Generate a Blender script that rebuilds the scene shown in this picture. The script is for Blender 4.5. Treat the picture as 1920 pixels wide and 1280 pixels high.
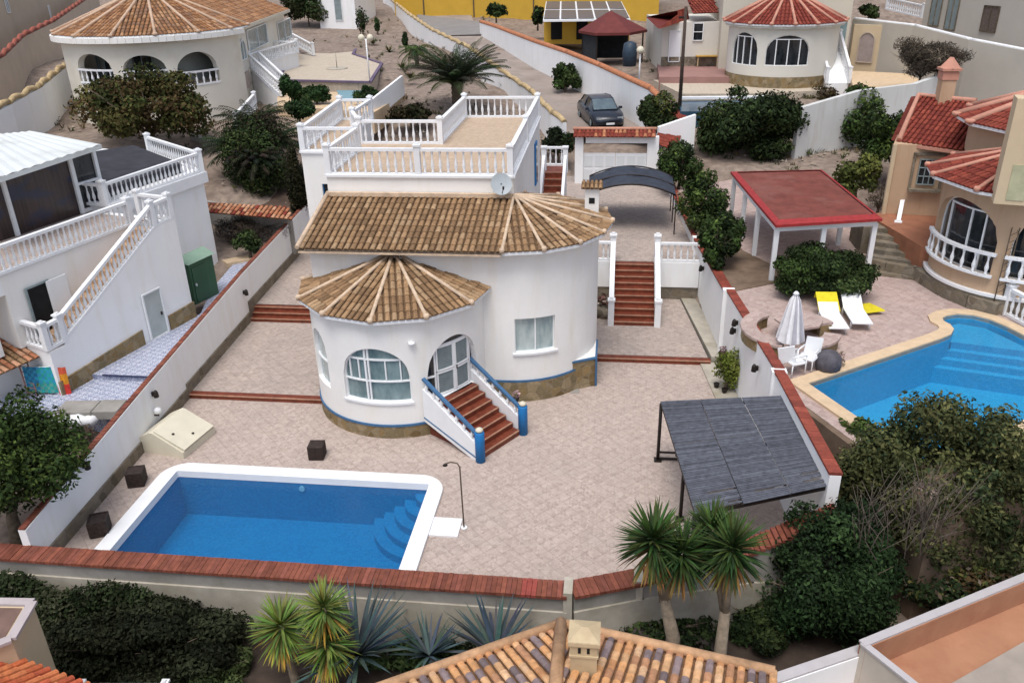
import bpy, bmesh, math, random
import numpy as np
from mathutils import Vector, Matrix
R_ = math.radians
scene = bpy.context.scene
for o in list(bpy.data.objects): bpy.data.objects.remove(o)
COL = scene.collection

# ---------------------------------------------------------------- camera
F, TH, RO, CH, YAW = 1550.0, R_(25.5), R_(-1.4), 14.0, R_(7.5)
_c, _s = math.cos(YAW), math.sin(YAW)
def _w(v): return Vector((v[0]*_c - v[1]*_s, v[0]*_s + v[1]*_c, v[2]))
_f = Vector((0, math.cos(TH), -math.sin(TH))); _u = Vector((0, math.sin(TH), math.cos(TH))); _r = Vector((1, 0, 0))
RGT = _w(_r*math.cos(RO) + _u*math.sin(RO)); UPV = _w(_u*math.cos(RO) - _r*math.sin(RO)); FWD = _w(_f)
CAMP = Vector((0, 0, CH))
cam = bpy.data.objects.new('camera', bpy.data.cameras.new('camera')); COL.objects.link(cam)
cam.data.sensor_width = 36; cam.data.lens = F/1920*36; cam.data.clip_end = 3000; cam.data.clip_start = 0.2
m = Matrix.Identity(4)
for i in range(3): m[i][0], m[i][1], m[i][2], m[i][3] = RGT[i], UPV[i], -FWD[i], CAMP[i]
cam.matrix_world = m; scene.camera = cam

# ---------------------------------------------------------------- light
W = bpy.data.worlds.new('World'); scene.world = W; W.use_nodes = True
nt = W.node_tree; bg = nt.nodes['Background']; sky = nt.nodes.new('ShaderNodeTexSky')
SUN_EL, SUN_AZ = 68, 190      # soft veiled sun behind thin cloud
sky.sky_type = 'NISHITA'; sky.sun_disc = False; sky.sun_elevation = R_(SUN_EL); sky.sun_rotation = R_(SUN_AZ)
sky.dust_density = 3.0; sky.air_density = 0.7; sky.ozone_density = 0.6
hs = nt.nodes.new('ShaderNodeHueSaturation'); hs.inputs['Saturation'].default_value = 0.6; nt.links.new(sky.outputs[0], hs.inputs['Color']); nt.links.new(hs.outputs[0], bg.inputs[0]); bg.inputs[1].default_value = 0.15
sl = bpy.data.lights.new('sun', 'SUN'); sl.energy = 1.35; sl.angle = R_(28); sl.color = (1, .97, .93)
so = bpy.data.objects.new('sun', sl); COL.objects.link(so)
az = R_(SUN_AZ); el = R_(SUN_EL)
sd = Vector((math.sin(az)*math.cos(el), math.cos(az)*math.cos(el), math.sin(el)))
so.rotation_euler = sd.to_track_quat('Z', 'Y').to_euler()
scene.view_settings.view_transform = 'Standard'; scene.view_settings.look = 'None'
scene.view_settings.exposure = 0.5; scene.view_settings.gamma = 1

# ---------------------------------------------------------------- survey helpers: where a line of sight meets the place
def ray(x, y): return FWD + RGT*((x-960)/F) + UPV*((640-y)/F)
def P(x, y, z=0.0):                       # ... a level at height z
    d = ray(x, y); t = (z-CH)/d.z; return Vector((d.x*t, d.y*t, z))
def V(x, y, A, B):                        # ... the upright plane through A and B
    d = ray(x, y); ex, ey = B[0]-A[0], B[1]-A[1]; n = (-ey, ex)
    t = (n[0]*A[0]+n[1]*A[1])/(n[0]*d.x+n[1]*d.y); return Vector((d.x*t, d.y*t, CH+d.z*t))
def Yv(x, y, Y): return V(x, y, (0, Y), (1, Y))

def Cyl(px, py, c, r):                    # ... an upright cylinder: angle (0 faces -y) and height
    d = ray(px, py); a = d.x**2+d.y**2; b = -2*(d.x*c[0]+d.y*c[1]); q = c[0]**2+c[1]**2-r*r; D = max(0, b*b-4*a*q)
    t = (-b-math.sqrt(D))/2/a; return math.degrees(math.atan2(d.x*t-c[0], c[1]-d.y*t)), CH+d.z*t

# ---------------------------------------------------------------- mesh builder
class MB:
    def __init__(s): s.v = []; s.f = []; s.c = []; s.sm = []
    def add(s, vs, fs, col=None, smooth=False):
        n = len(s.v); s.v.extend([tuple(p) for p in vs])
        for k, f in enumerate(fs):
            s.f.append([n+i for i in f]); s.c.append(col[k] if isinstance(col, list) else col); s.sm.append(smooth)
        return s
    def quad(s, a, b, c, d, col=None): return s.add([a, b, c, d], [(0, 1, 2, 3)], col)
    def box(s, c, sz, rz=0, col=None, M_=None):
        x, y, z = sz[0]/2, sz[1]/2, sz[2]/2
        vs = [Vector((i*x, j*y, k*z)) for k in (-1, 1) for j in (-1, 1) for i in (-1, 1)]
        m = Matrix.Rotation(rz, 3, 'Z') if M_ is None else M_
        vs = [m @ p + Vector(c) for p in vs]
        return s.add(vs, [(0, 2, 3, 1), (4, 5, 7, 6), (0, 1, 5, 4), (2, 6, 7, 3), (0, 4, 6, 2), (1, 3, 7, 5)], col)
    def bar(s, a, b, w, h, col=None, up=(0, 0, 1)):     # box beam from a to b
        a, b = Vector(a), Vector(b); d = b-a; L = d.length
        if L < 1e-5: return s
        d = d/L; u = Vector(up); x = d.cross(u)
        if x.length < 1e-4: x = d.cross(Vector((0, 1, 0)))
        x.normalize(); u = x.cross(d)
        m = Matrix((x, d, u)).transposed()
        return s.box((a+b)/2, (w, L, h), col=col, M_=m)
    def prism(s, poly, z0, z1, col=None, side=None):    # poly in xy (ccw or not); z1 float or list
        n = len(poly); A = sum(poly[i][0]*poly[(i+1) % n][1]-poly[(i+1) % n][0]*poly[i][1] for i in range(n))
        if A < 0: poly = poly[::-1]; z1 = z1[::-1] if isinstance(z1, list) else z1; z0 = z0[::-1] if isinstance(z0, list) else z0
        t = z1 if isinstance(z1, list) else [z1]*n; b = z0 if isinstance(z0, list) else [z0]*n
        vs = [(p[0], p[1], b[i]) for i, p in enumerate(poly)]+[(p[0], p[1], t[i]) for i, p in enumerate(poly)]
        s.add(vs, [tuple(range(n-1, -1, -1))], col); 
        k = len(s.v)-2*n
        s.f.append([k+n+i for i in range(n)]); s.c.append(col); s.sm.append(False)
        for i in range(n):
            j = (i+1) % n; s.f.append([k+i, k+j, k+n+j, k+n+i]); s.c.append(side or col); s.sm.append(False)
        return s
    def tube(s, pts, r, n=8, col=None, caps=True, smooth=True):
        pts = [Vector(p) for p in pts]; rs = r if isinstance(r, (list, tuple)) else [r]*len(pts)
        vs = []; prev = None
        for i, p in enumerate(pts):
            d = (pts[min(i+1, len(pts)-1)]-pts[max(i-1, 0)]).normalized()
            x = prev - d*prev.dot(d) if prev is not None else d.cross(Vector((0, 0, 1)) if abs(d.z) < .9 else Vector((1, 0, 0)))
            x.normalize(); prev = x; y = d.cross(x)
            for k in range(n):
                a = 2*math.pi*k/n; vs.append(p + x*math.cos(a)*rs[i] + y*math.sin(a)*rs[i])
        fs = [(i*n+k, i*n+(k+1) % n, (i+1)*n+(k+1) % n, (i+1)*n+k) for i in range(len(pts)-1) for k in range(n)]
        s.add(vs, fs, col, smooth)
        if caps: b = len(s.v)-len(vs); s.f += [[b+k for k in range(n-1, -1, -1)], [b+(len(pts)-1)*n+k for k in range(n)]]; s.c += [col]*2; s.sm += [False]*2
        return s
    def lathe(s, prof, c=(0, 0, 0), n=12, col=None, smooth=True):   # prof: (r, z) list
        vs = [(c[0]+r*math.cos(2*math.pi*k/n), c[1]+r*math.sin(2*math.pi*k/n), c[2]+z) for r, z in prof for k in range(n)]
        fs = [(i*n+k, i*n+(k+1) % n, (i+1)*n+(k+1) % n, (i+1)*n+k) for i in range(len(prof)-1) for k in range(n)]
        s.add(vs, fs, col, smooth); b = len(s.v)-len(vs)
        s.f += [[b+k for k in range(n-1, -1, -1)], [b+(len(prof)-1)*n+k for k in range(n)]]; s.c += [col]*2; s.sm += [False]*2
        return s
    def build(s, name, mat, parent=None):
        used = sorted({i for f in s.f for i in f})
        if len(used) < len(s.v): mp = {u: k for k, u in enumerate(used)}; s.v = [s.v[u] for u in used]; s.f = [[mp[i] for i in f] for f in s.f]
        me = bpy.data.meshes.new(name); me.from_pydata([tuple(v) for v in s.v], [], [list(f) for f in s.f])
        me.polygons.foreach_set('use_smooth', s.sm)
        if any(c is not None for c in s.c):
            at = me.color_attributes.new('Col', 'FLOAT_COLOR', 'CORNER')
            buf = np.ones((len(me.loops), 4), np.float32); k = 0
            for f, c in zip(s.f, s.c):
                if c is not None: buf[k:k+len(f), :3] = c[:3]
                k += len(f)
            at.data.foreach_set('color', buf.ravel())
        me.materials.append(mat); me.update()
        return link(bpy.data.objects.new(name, me), parent)
def link(o, parent=None):
    COL.objects.link(o)
    if parent is not None:
        o.parent = parent
        M0 = parent.matrix_world_local if False else None
        o.matrix_parent_inverse = Matrix.Translation(-wpos(parent)) 
    return o
def wpos(o):
    p = Vector(o.location)
    if o.parent is not None: p = p + (o.matrix_parent_inverse @ Vector((0, 0, 0))) + wpos(o.parent)
    return p
def tag(o, label=None, cat=None, group=None, kind=None):
    for k, v in (('label', label), ('category', cat), ('group', group), ('kind', kind)):
        if v: o[k] = v
    return o
def thing(name, loc, label, cat, group=None):
    o = bpy.data.objects.new(name, None); o.empty_display_size = .3; o.location = loc; COL.objects.link(o)
    return tag(o, label, cat, group)
def struct(o): o['kind'] = 'structure'; return o
def rnd(a, b): return random.uniform(a, b)
random.seed(11)

def bake_cut(o, cutters):                  # openings through a wall
    bm_ = MB()
    for c in cutters: bm_.add(*c)
    me = bpy.data.meshes.new('cut'); me.from_pydata([tuple(v) for v in bm_.v], [], bm_.f); me.update()
    co = bpy.data.objects.new('cut', me); COL.objects.link(co)
    b = bmesh.new(); b.from_mesh(me); bmesh.ops.recalc_face_normals(b, faces=b.faces); b.to_mesh(me); b.free()
    b = bmesh.new(); b.from_mesh(o.data); bmesh.ops.recalc_face_normals(b, faces=b.faces); b.to_mesh(o.data); b.free()
    md = o.modifiers.new('b', 'BOOLEAN'); md.object = co; md.operation = 'DIFFERENCE'; md.solver = 'EXACT'
    pi = o.parent
    bpy.context.view_layer.update()
    dg = bpy.context.evaluated_depsgraph_get()
    nm = bpy.data.meshes.new_from_object(o.evaluated_get(dg)); nm.name = o.data.name
    o.modifiers.clear(); mats = list(o.data.materials); o.data = nm
    if not nm.materials: [nm.materials.append(x) for x in mats]
    bpy.data.objects.remove(co)

# wall surfaces: (s along, z, d outward) -> point
def plane_surf(A, B):
    A = Vector((A[0], A[1], 0)); B = Vector((B[0], B[1], 0)); e = (B-A).normalized(); n = Vector((e.y, -e.x, 0))
    return lambda s, z, d=0: A + e*s + n*d + Vector((0, 0, z))
def cyl_surf(c, r):                        # s in metres of arc, 0 faces -y, grows to +x
    return lambda s, z, d=0: Vector((c[0]+math.sin(s/r)*(r+d), c[1]-math.cos(s/r)*(r+d), z))
def ribbon(mb, S, a, b, w, d0, d1, n=1, col=None):   # bar on a wall surface from (s,z) a to b
    a = Vector(a); b = Vector(b); e = (b-a).normalized(); p = Vector((-e.y, e.x))*w/2
    vs = []; fs = []
    for i in range(n+1):
        q = a + (b-a)*i/n
        for (k, d) in ((1, d1), (-1, d1), (-1, d0), (1, d0)): t = q+p*k; vs.append(S(t.x, t.y, d))
    for i in range(n):
        for k in range(4): fs.append((i*4+k, i*4+(k+1) % 4, (i+1)*4+(k+1) % 4, (i+1)*4+k))
    fs += [(3, 2, 1, 0), (n*4, n*4+1, n*4+2, n*4+3)]
    mb.add(vs, fs, col)
def arch_outline(s0, s1, z0, zs, zt, n=12):     # closed opening outline; round head between zs and zt
    c = (s0+s1)/2; r = (s1-s0)/2
    pts = [(s0, z0), (s1, z0)]
    if zt <= zs+.01: return pts+[(s1, zs), (s0, zs)]
    for i in range(n+1):
        a = math.pi*i/n; pts.append((c+r*math.cos(a), zs+(zt-zs)*math.sin(a)))
    return pts
def cutter(S, pts, d0=-.45, d1=.4):
    n = len(pts); vs = [S(x, z, d1) for x, z in pts]+[S(x, z, d0) for x, z in pts]
    return vs, [tuple(range(n)), tuple(range(2*n-1, n-1, -1))]+[(i, n+i, n+(i+1) % n, (i+1) % n) for i in range(n)]
def cutter_arch(S, A, d0=-.45, d1=.4, N=20):
    s0, s1, z0, zs, zt = A; vs = []; fs = []
    for i in range(N+1):
        x = s0+(s1-s0)*i/N; t = arch_z(x, s0, s1, zs, zt) if zt > zs+.01 else zs; t = max(t, z0+.02)
        vs += [S(x, z0, d1), S(x, t, d1), S(x, t, d0), S(x, z0, d0)]
    for i in range(N):
        for k in range(4): fs.append((i*4+k, i*4+(k+1) % 4, (i+1)*4+(k+1) % 4, (i+1)*4+k))
    return vs, fs+[(3, 2, 1, 0), (N*4, N*4+1, N*4+2, N*4+3)]
def arch_z(s, s0, s1, zs, zt):
    c = (s0+s1)/2; r = (s1-s0)/2; t = max(0, 1-((s-c)/r)**2); return zs+(zt-zs)*math.sqrt(t)
def window(parent, S, s0, s1, z0, zs, zt, frame_mat, glass_mat, mull=(), trans=(), inset=-.12, fw=.06, name='window', seg=3, pts=None, glass_d=None):
    """arched or rectangular window: frame with mullions at s values, transoms at z values; a pane behind"""
    pts = pts or arch_outline(s0, s1, z0, zs, zt)
    mb = MB(); n = len(pts)
    for i in range(n):
        a, b = pts[i], pts[(i+1) % n]
        if math.dist(a, b) > .01: ribbon(mb, S, a, b, fw, inset-.03, inset+.03, seg if i == 0 else 1)
    for ml in mull:
        x, za, zb = ml if isinstance(ml, tuple) else (ml, z0, None)
        if zb is None: zb = arch_z(x, s0, s1, zs, zt)
        ribbon(mb, S, (x, za), (x, zb), fw*.9, inset-.035, inset+.035)
    for t in trans:
        z, a, b = t if isinstance(t, tuple) else (t, None, None)
        if a is None:
            if z > zs and zt > zs+.01:
                h = (s1-s0)/2*math.sqrt(max(0, 1-((z-zs)/(zt-zs))**2)); a, b = (s0+s1)/2-h, (s0+s1)/2+h
            else: a, b = s0, s1
        ribbon(mb, S, (a, z), (b, z), fw*.8, inset-.04, inset+.04, seg)
    w = mb.build(name, frame_mat, parent)
    g = MB(); gd = inset-.02; k = 8 if seg > 1 else 1
    cz = (z0+zs)/2; c = (s0+s1)/2
    # pane as vertical strips following the wall
    N = 10
    xs = [s0+(s1-s0)*i/N for i in range(N+1)]
    vs = []
    for x in xs: vs += [S(x, z0, gd), S(x, arch_z(x, s0, s1, zs, zt) if zt > zs+.01 else zs, gd)]
    g.add(vs, [(2*i, 2*i+2, 2*i+3, 2*i+1) for i in range(N)])
    g.build('pane', glass_mat, w)
    return w
# ---------------------------------------------------------------- materials
def nodes(m): m.use_nodes = True; return m.node_tree.nodes, m.node_tree.links, m.node_tree.nodes['Principled BSDF']
def coords(N, L, scale=(1, 1, 1), rot=(0, 0, 0)):
    t = N.new('ShaderNodeNewGeometry'); mp = N.new('ShaderNodeMapping'); mp.inputs['Scale'].default_value = scale; mp.inputs['Rotation'].default_value = rot
    L.new(t.outputs['Position'], mp.inputs[0]); return mp.outputs[0]
def mixc(N, L, fac, a, b, typ='MIX'):
    x = N.new('ShaderNodeMix'); x.data_type = 'RGBA'; x.blend_type = typ
    for i, s in ((0, fac), (6, a), (7, b)):
        if hasattr(s, 'is_output') or hasattr(s, 'links'): L.new(s, x.inputs[i])
        else: x.inputs[i].default_value = s if i == 0 else (*s[:3], 1)
    return x.outputs[2]
def ramp(N, L, src, stops):
    r = N.new('ShaderNodeValToRGB'); e = r.color_ramp.elements
    while len(e) < len(stops): e.new(.5)
    for k, (p, c) in enumerate(stops): e[k].position = p; e[k].color = (*c[:3], 1) if len(c) > 2 else (c[0],)*3+(1,)
    L.new(src, r.inputs[0]); return r.outputs[0]
def noise(N, L, vec, scale, detail=4, rough=.6):
    n = N.new('ShaderNodeTexNoise'); n.inputs['Scale'].default_value = scale; n.inputs['Detail'].default_value = detail; n.inputs['Roughness'].default_value = rough
    L.new(vec, n.inputs['Vector']); return n.outputs[0]
def bump(N, L, B, h, st=.3, dist=.02):
    b = N.new('ShaderNodeBump'); b.inputs['Strength'].default_value = st; b.inputs['Distance'].default_value = dist
    L.new(h, b.inputs['Height']); L.new(b.outputs[0], B.inputs['Normal'])
def plain(name, c, rough=.7, var=.12, sc=3.0, metal=0, bmp=.15, dirt=None, dsc=.6, attr=False, spec=.3, streak=False):
    m = bpy.data.materials.new(name); N, L, B = nodes(m); v = coords(N, L)
    n1 = noise(N, L, v, sc, 5)
    lo = tuple(x*(1-var) for x in c); hi = tuple(min(1, x*(1+var)) for x in c)
    base = ramp(N, L, n1, [(.3, lo), (.7, hi)])
    if attr:
        at = N.new('ShaderNodeVertexColor'); at.layer_name = 'Col'
        base = mixc(N, L, 1.0, ramp(N, L, n1, [(.3, (1-var,)*3), (.7, (1+var,)*3)]), at.outputs[0], 'MULTIPLY')
    if dirt:
        vv = coords(N, L, (1, 1, .15)) if streak else v
        n2 = noise(N, L, vv, dsc if not streak else 2.2, 6, .65)
        base = mixc(N, L, ramp(N, L, n2, [(.5, (0,)*3), (.72, (1,)*3)]), base, dirt)
    L.new(base, B.inputs['Base Color']); B.inputs['Roughness'].default_value = rough; B.inputs['Metallic'].default_value = metal
    B.inputs['Specular IOR Level'].default_value = spec
    if bmp: bump(N, L, B, noise(N, L, v, sc*8, 3), bmp, .01)
    return m
def stone(name, cols, sc=3.0, mortar=(.3, .26, .2), stretch=(1, 1, 1)):
    m = bpy.data.materials.new(name); N, L, B = nodes(m); v = coords(N, L, stretch)
    vo = N.new('ShaderNodeTexVoronoi'); vo.inputs['Scale'].default_value = sc; L.new(v, vo.inputs['Vector'])
    sep = N.new('ShaderNodeSeparateColor'); L.new(vo.outputs['Color'], sep.inputs[0])
    k = len(cols); base = ramp(N, L, sep.outputs[0], [(i/(k-1) if k > 1 else 0, c) for i, c in enumerate(cols)])
    ve = N.new('ShaderNodeTexVoronoi'); ve.feature = 'DISTANCE_TO_EDGE'; ve.inputs['Scale'].default_value = sc; L.new(v, ve.inputs['Vector'])
    e = ramp(N, L, ve.outputs['Distance'], [(0, (0,)*3), (.06, (1,)*3)])
    base = mixc(N, L, e, mortar, base); base = mixc(N, L, .35, base, ramp(N, L, noise(N, L, v, sc*3, 6), [(.3, (.3, .3, .3)), (.7, (1, 1, 1))]), 'MULTIPLY')
    L.new(base, B.inputs['Base Color']); B.inputs['Roughness'].default_value = .85; B.inputs['Specular IOR Level'].default_value = .2
    bump(N, L, B, e, .5, .02); return m
def paving(name, cols, sc=7, joint=(.5, .44, .4), blot=(.42, .38, .35), mul=1.0):   # small irregular printed paving
    m = bpy.data.materials.new(name); N, L, B = nodes(m); v = coords(N, L)
    nz = N.new('ShaderNodeTexNoise'); nz.inputs['Scale'].default_value = 2.2; L.new(v, nz.inputs['Vector'])
    vo = N.new('ShaderNodeTexVoronoi'); vo.inputs['Scale'].default_value = sc; vo.distance = 'MANHATTAN'; L.new(v, vo.inputs['Vector'])
    sep = N.new('ShaderNodeSeparateColor'); L.new(vo.outputs['Color'], sep.inputs[0])
    k = len(cols); base = ramp(N, L, sep.outputs[0], [(i/(k-1), c) for i, c in enumerate(cols)])
    ve = N.new('ShaderNodeTexVoronoi'); ve.feature = 'DISTANCE_TO_EDGE'; ve.inputs['Scale'].default_value = sc; L.new(v, ve.inputs['Vector'])
    base = mixc(N, L, ramp(N, L, ve.outputs['Distance'], [(0, (.75,)*3), (.05, (0,)*3)]), base, joint)
    base = mixc(N, L, ramp(N, L, noise(N, L, v, .45, 6, .7), [(.42, (0,)*3), (.75, (.55,)*3)]), base, blot)
    base = mixc(N, L, .5, base, ramp(N, L, noise(N, L, v, 30, 2), [(.3, (.75,)*3), (.7, (1.1,)*3)]), 'MULTIPLY')
    bt = N.new('ShaderNodeTexBrick'); bt.inputs['Scale'].default_value = 1; bt.inputs['Brick Width'].default_value = .33; bt.inputs['Row Height'].default_value = .33; bt.inputs['Mortar Size'].default_value = .014; bt.offset = 0
    bt.inputs['Color1'].default_value = (1, 1, 1, 1); bt.inputs['Color2'].default_value = (.95, .945, .94, 1); bt.inputs['Mortar'].default_value = (.83, .82, .81, 1); L.new(coords(N, L, (1, 1, 1), (0, 0, .785)), bt.inputs[0])
    base = mixc(N, L, 1.0, base, bt.outputs[0], 'MULTIPLY')
    L.new(base, B.inputs['Base Color']); B.inputs['Roughness'].default_value = .75; B.inputs['Specular IOR Level'].default_value = .25
    return m
def bricks(name, c1, c2, mortar, w=.3, h=.15, rot=0, msize=.02, vertical=False, off=.5, rough=.7):
    m = bpy.data.materials.new(name); N, L, B = nodes(m)
    v = coords(N, L, (1, 1, 1), (R_(90) if vertical else 0, 0, rot))
    b = N.new('ShaderNodeTexBrick'); b.inputs['Scale'].default_value = 1; b.inputs['Brick Width'].default_value = w; b.inputs['Row Height'].default_value = h
    b.inputs['Mortar Size'].default_value = msize; b.inputs['Color1'].default_value = (*c1, 1); b.inputs['Color2'].default_value = (*c2, 1); b.inputs['Mortar'].default_value = (*mortar, 1); b.offset = off
    L.new(v, b.inputs[0])
    base = mixc(N, L, .6, b.outputs[0], ramp(N, L, noise(N, L, v, 5, 5), [(.3, (.7,)*3), (.7, (1.15,)*3)]), 'MULTIPLY')
    L.new(base, B.inputs['Base Color']); B.inputs['Roughness'].default_value = rough; B.inputs['Specular IOR Level'].default_value = .25
    return m
def glass_dark(name, c=(.02, .025, .03), rough=.08, c2=None):
    m = bpy.data.materials.new(name); N, L, B = nodes(m); v = coords(N, L, (1, 1, .4))
    base = ramp(N, L, noise(N, L, v, 2.5, 3), [(.35, c), (.65, c2 or tuple(x*1.6 for x in c))])
    L.new(base, B.inputs['Base Color']); B.inputs['Roughness'].default_value = rough; B.inputs['Specular IOR Level'].default_value = .6
    return m
def water_mat(name, tint):
    m = bpy.data.materials.new(name); m.use_nodes = True; N = m.node_tree.nodes; L = m.node_tree.links; N.remove(N['Principled BSDF'])
    t = N.new('ShaderNodeBsdfTransparent'); t.inputs[0].default_value = (*tint, 1); g = N.new('ShaderNodeBsdfGlossy'); g.inputs['Roughness'].default_value = .04
    fr = N.new('ShaderNodeFresnel'); fr.inputs[0].default_value = 1.33; mx = N.new('ShaderNodeMixShader'); df = N.new('ShaderNodeBsdfDiffuse'); df.inputs[0].default_value = (tint[0]*.10, tint[1]*.27, tint[2]*.46, 1); m2 = N.new('ShaderNodeMixShader'); m2.inputs[0].default_value = .14
    v = coords(N, L); b = N.new('ShaderNodeBump'); b.inputs['Strength'].default_value = .5; b.inputs['Distance'].default_value = .04
    L.new(noise(N, L, v, 4.0, 4), b.inputs['Height']); L.new(b.outputs[0], g.inputs['Normal']); L.new(b.outputs[0], fr.inputs['Normal'])
    L.new(fr.outputs[0], mx.inputs[0]); L.new(t.outputs[0], m2.inputs[1]); L.new(df.outputs[0], m2.inputs[2]); L.new(m2.outputs[0], mx.inputs[1]); L.new(g.outputs[0], mx.inputs[2]); L.new(mx.outputs[0], N['Material Output'].inputs[0])
    return m
def pool_tile(name, c1, c2, grout):
    m = bpy.data.materials.new(name); N, L, B = nodes(m)
    v = coords(N, L); b = N.new('ShaderNodeTexVoronoi'); b.inputs['Scale'].default_value = 14; L.new(v, b.inputs['Vector']); b.distance = 'CHEBYCHEV'; b.inputs['Randomness'].default_value = .15
    sep = N.new('ShaderNodeSeparateColor'); L.new(b.outputs['Color'], sep.inputs[0])
    base = ramp(N, L, sep.outputs[0], [(0, c1), (1, c2)])
    base = mixc(N, L, ramp(N, L, noise(N, L, v, 1.2, 4), [(.35, (0,)*3), (.8, (.5,)*3)]), base, grout)
    L.new(base, B.inputs['Base Color']); B.inputs['Roughness'].default_value = .5; return m
def attrmat(name, rough=.6, var=.2, sc=6, spec=.25, trans=0, bmp=.1): return plain(name, (1, 1, 1), rough, var, sc, attr=True, spec=spec, bmp=bmp)

MT = {}
MT['white'] = plain('white_render', (.80, .79, .765), .85, .04, .8, dirt=(.765, .74, .68), dsc=.5, streak=True)
MT['whiteclean'] = plain('white_wall_paint', (.83, .84, .845), .85, .03, .7, dirt=(.78, .775, .75), dsc=.4, streak=True)
MT['paint'] = plain('white_gloss_paint', (.76, .775, .79), .55, .04, 2, bmp=.05)
MT['frame'] = plain('white_frame', (.78, .8, .81), .4, .03, 3, bmp=0)
MT['blue'] = plain('blue_paint', (.05, .13, .25), .6, .15, 4)
MT['bluebright'] = plain('bright_blue_paint', (.015, .16, .42), .5, .1, 4)
MT['stone'] = stone('golden_stone', [(.16, .11, .05), (.30, .21, .10), (.2, .16, .09), (.36, .28, .17)], 3.6, (.28, .23, .16))
MT['stonegrey'] = stone('grey_brown_stone', [(.13, .11, .08), (.24, .2, .14), (.17, .15, .12), (.28, .24, .18)], 3.0, (.24, .2, .16))
MT['patio'] = paving('pink_paving', [(.425, .345, .30), (.51, .42, .37), (.36, .29, .255), (.47, .385, .34)], 10.5, (.50, .43, .38), (.39, .335, .30))
MT['patio2'] = paving('pink_paving_old', [(.41, .335, .29), (.48, .40, .35), (.34, .28, .245), (.44, .37, .325)], 9, (.42, .37, .34), (.29, .26, .245))
MT['terrfloor'] = bricks('terrace_tile', (.50, .385, .28), (.46, .35, .25), (.42, .33, .24), .33, .33, 0, .008, off=0)
MT['redtile'] = plain('red_step_tile', (.155, .038, .02), .5, .35, 5)
MT['rednose'] = plain('step_nosing', (.36, .20, .13), .7, .25, 5)
MT['coping'] = attrmat('brick_coping', .65, .25, 6)
MT['rooftile'] = attrmat('clay_roof_tile', .8, .25, 9)
MT['hipcap'] = plain('mortared_hip_cap', (.56, .43, .31), .85, .2, 4)
MT['concrete'] = plain('grey_concrete', (.30, .285, .26), .85, .18, 1.2, dirt=(.2, .19, .16), dsc=.7)
MT['strip'] = plain('pale_concrete', (.40, .37, .31), .85, .2, 1.5, dirt=(.30, .27, .2), dsc=.8)
MT['darkmetal'] = plain('dark_metal', (.018, .013, .011), .5, .2, 5)
MT['water'] = water_mat('pool_water', (.50, .80, .93))
MT['water2'] = water_mat('pool_water_light', (.55, .92, .98))
MT['pooltile'] = pool_tile('blue_pool_tile', (.012, .205, .42), (.02, .265, .50), (.03, .30, .52))
MT['pooltile2'] = pool_tile('azure_pool_tile', (.05, .34, .58), (.07, .42, .68), (.09, .45, .70))
MT['glass'] = glass_dark('window_glass', (.10, .16, .17), .12, (.22, .30, .31))
MT['glassdark'] = glass_dark('dark_window_glass', (.008, .01, .012), .1, (.03, .035, .04))
MT['shutter'] = plain('grey_shutter', (.22, .27, .28), .5, .15, 3)
MT['curtain'] = glass_dark('curtained_glass', (.25, .33, .34), .2, (.48, .54, .53))
MT['black'] = plain('dark_void', (.012, .012, .013), .9, .3, 3)
MT['planter'] = plain('dark_wicker', (.035, .024, .02), .7, .5, 14)
MT['cream'] = plain('cream_plastic', (.62, .58, .46), .6, .06, 2)
MT['leaf'] = attrmat('leaves', .75, .3, 2.0, spec=.08, bmp=0)
MT['bark'] = plain('bark', (.11, .085, .06), .9, .4, 8)
MT['barklight'] = plain('pale_bark', (.26, .21, .155), .9, .3, 8)
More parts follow.
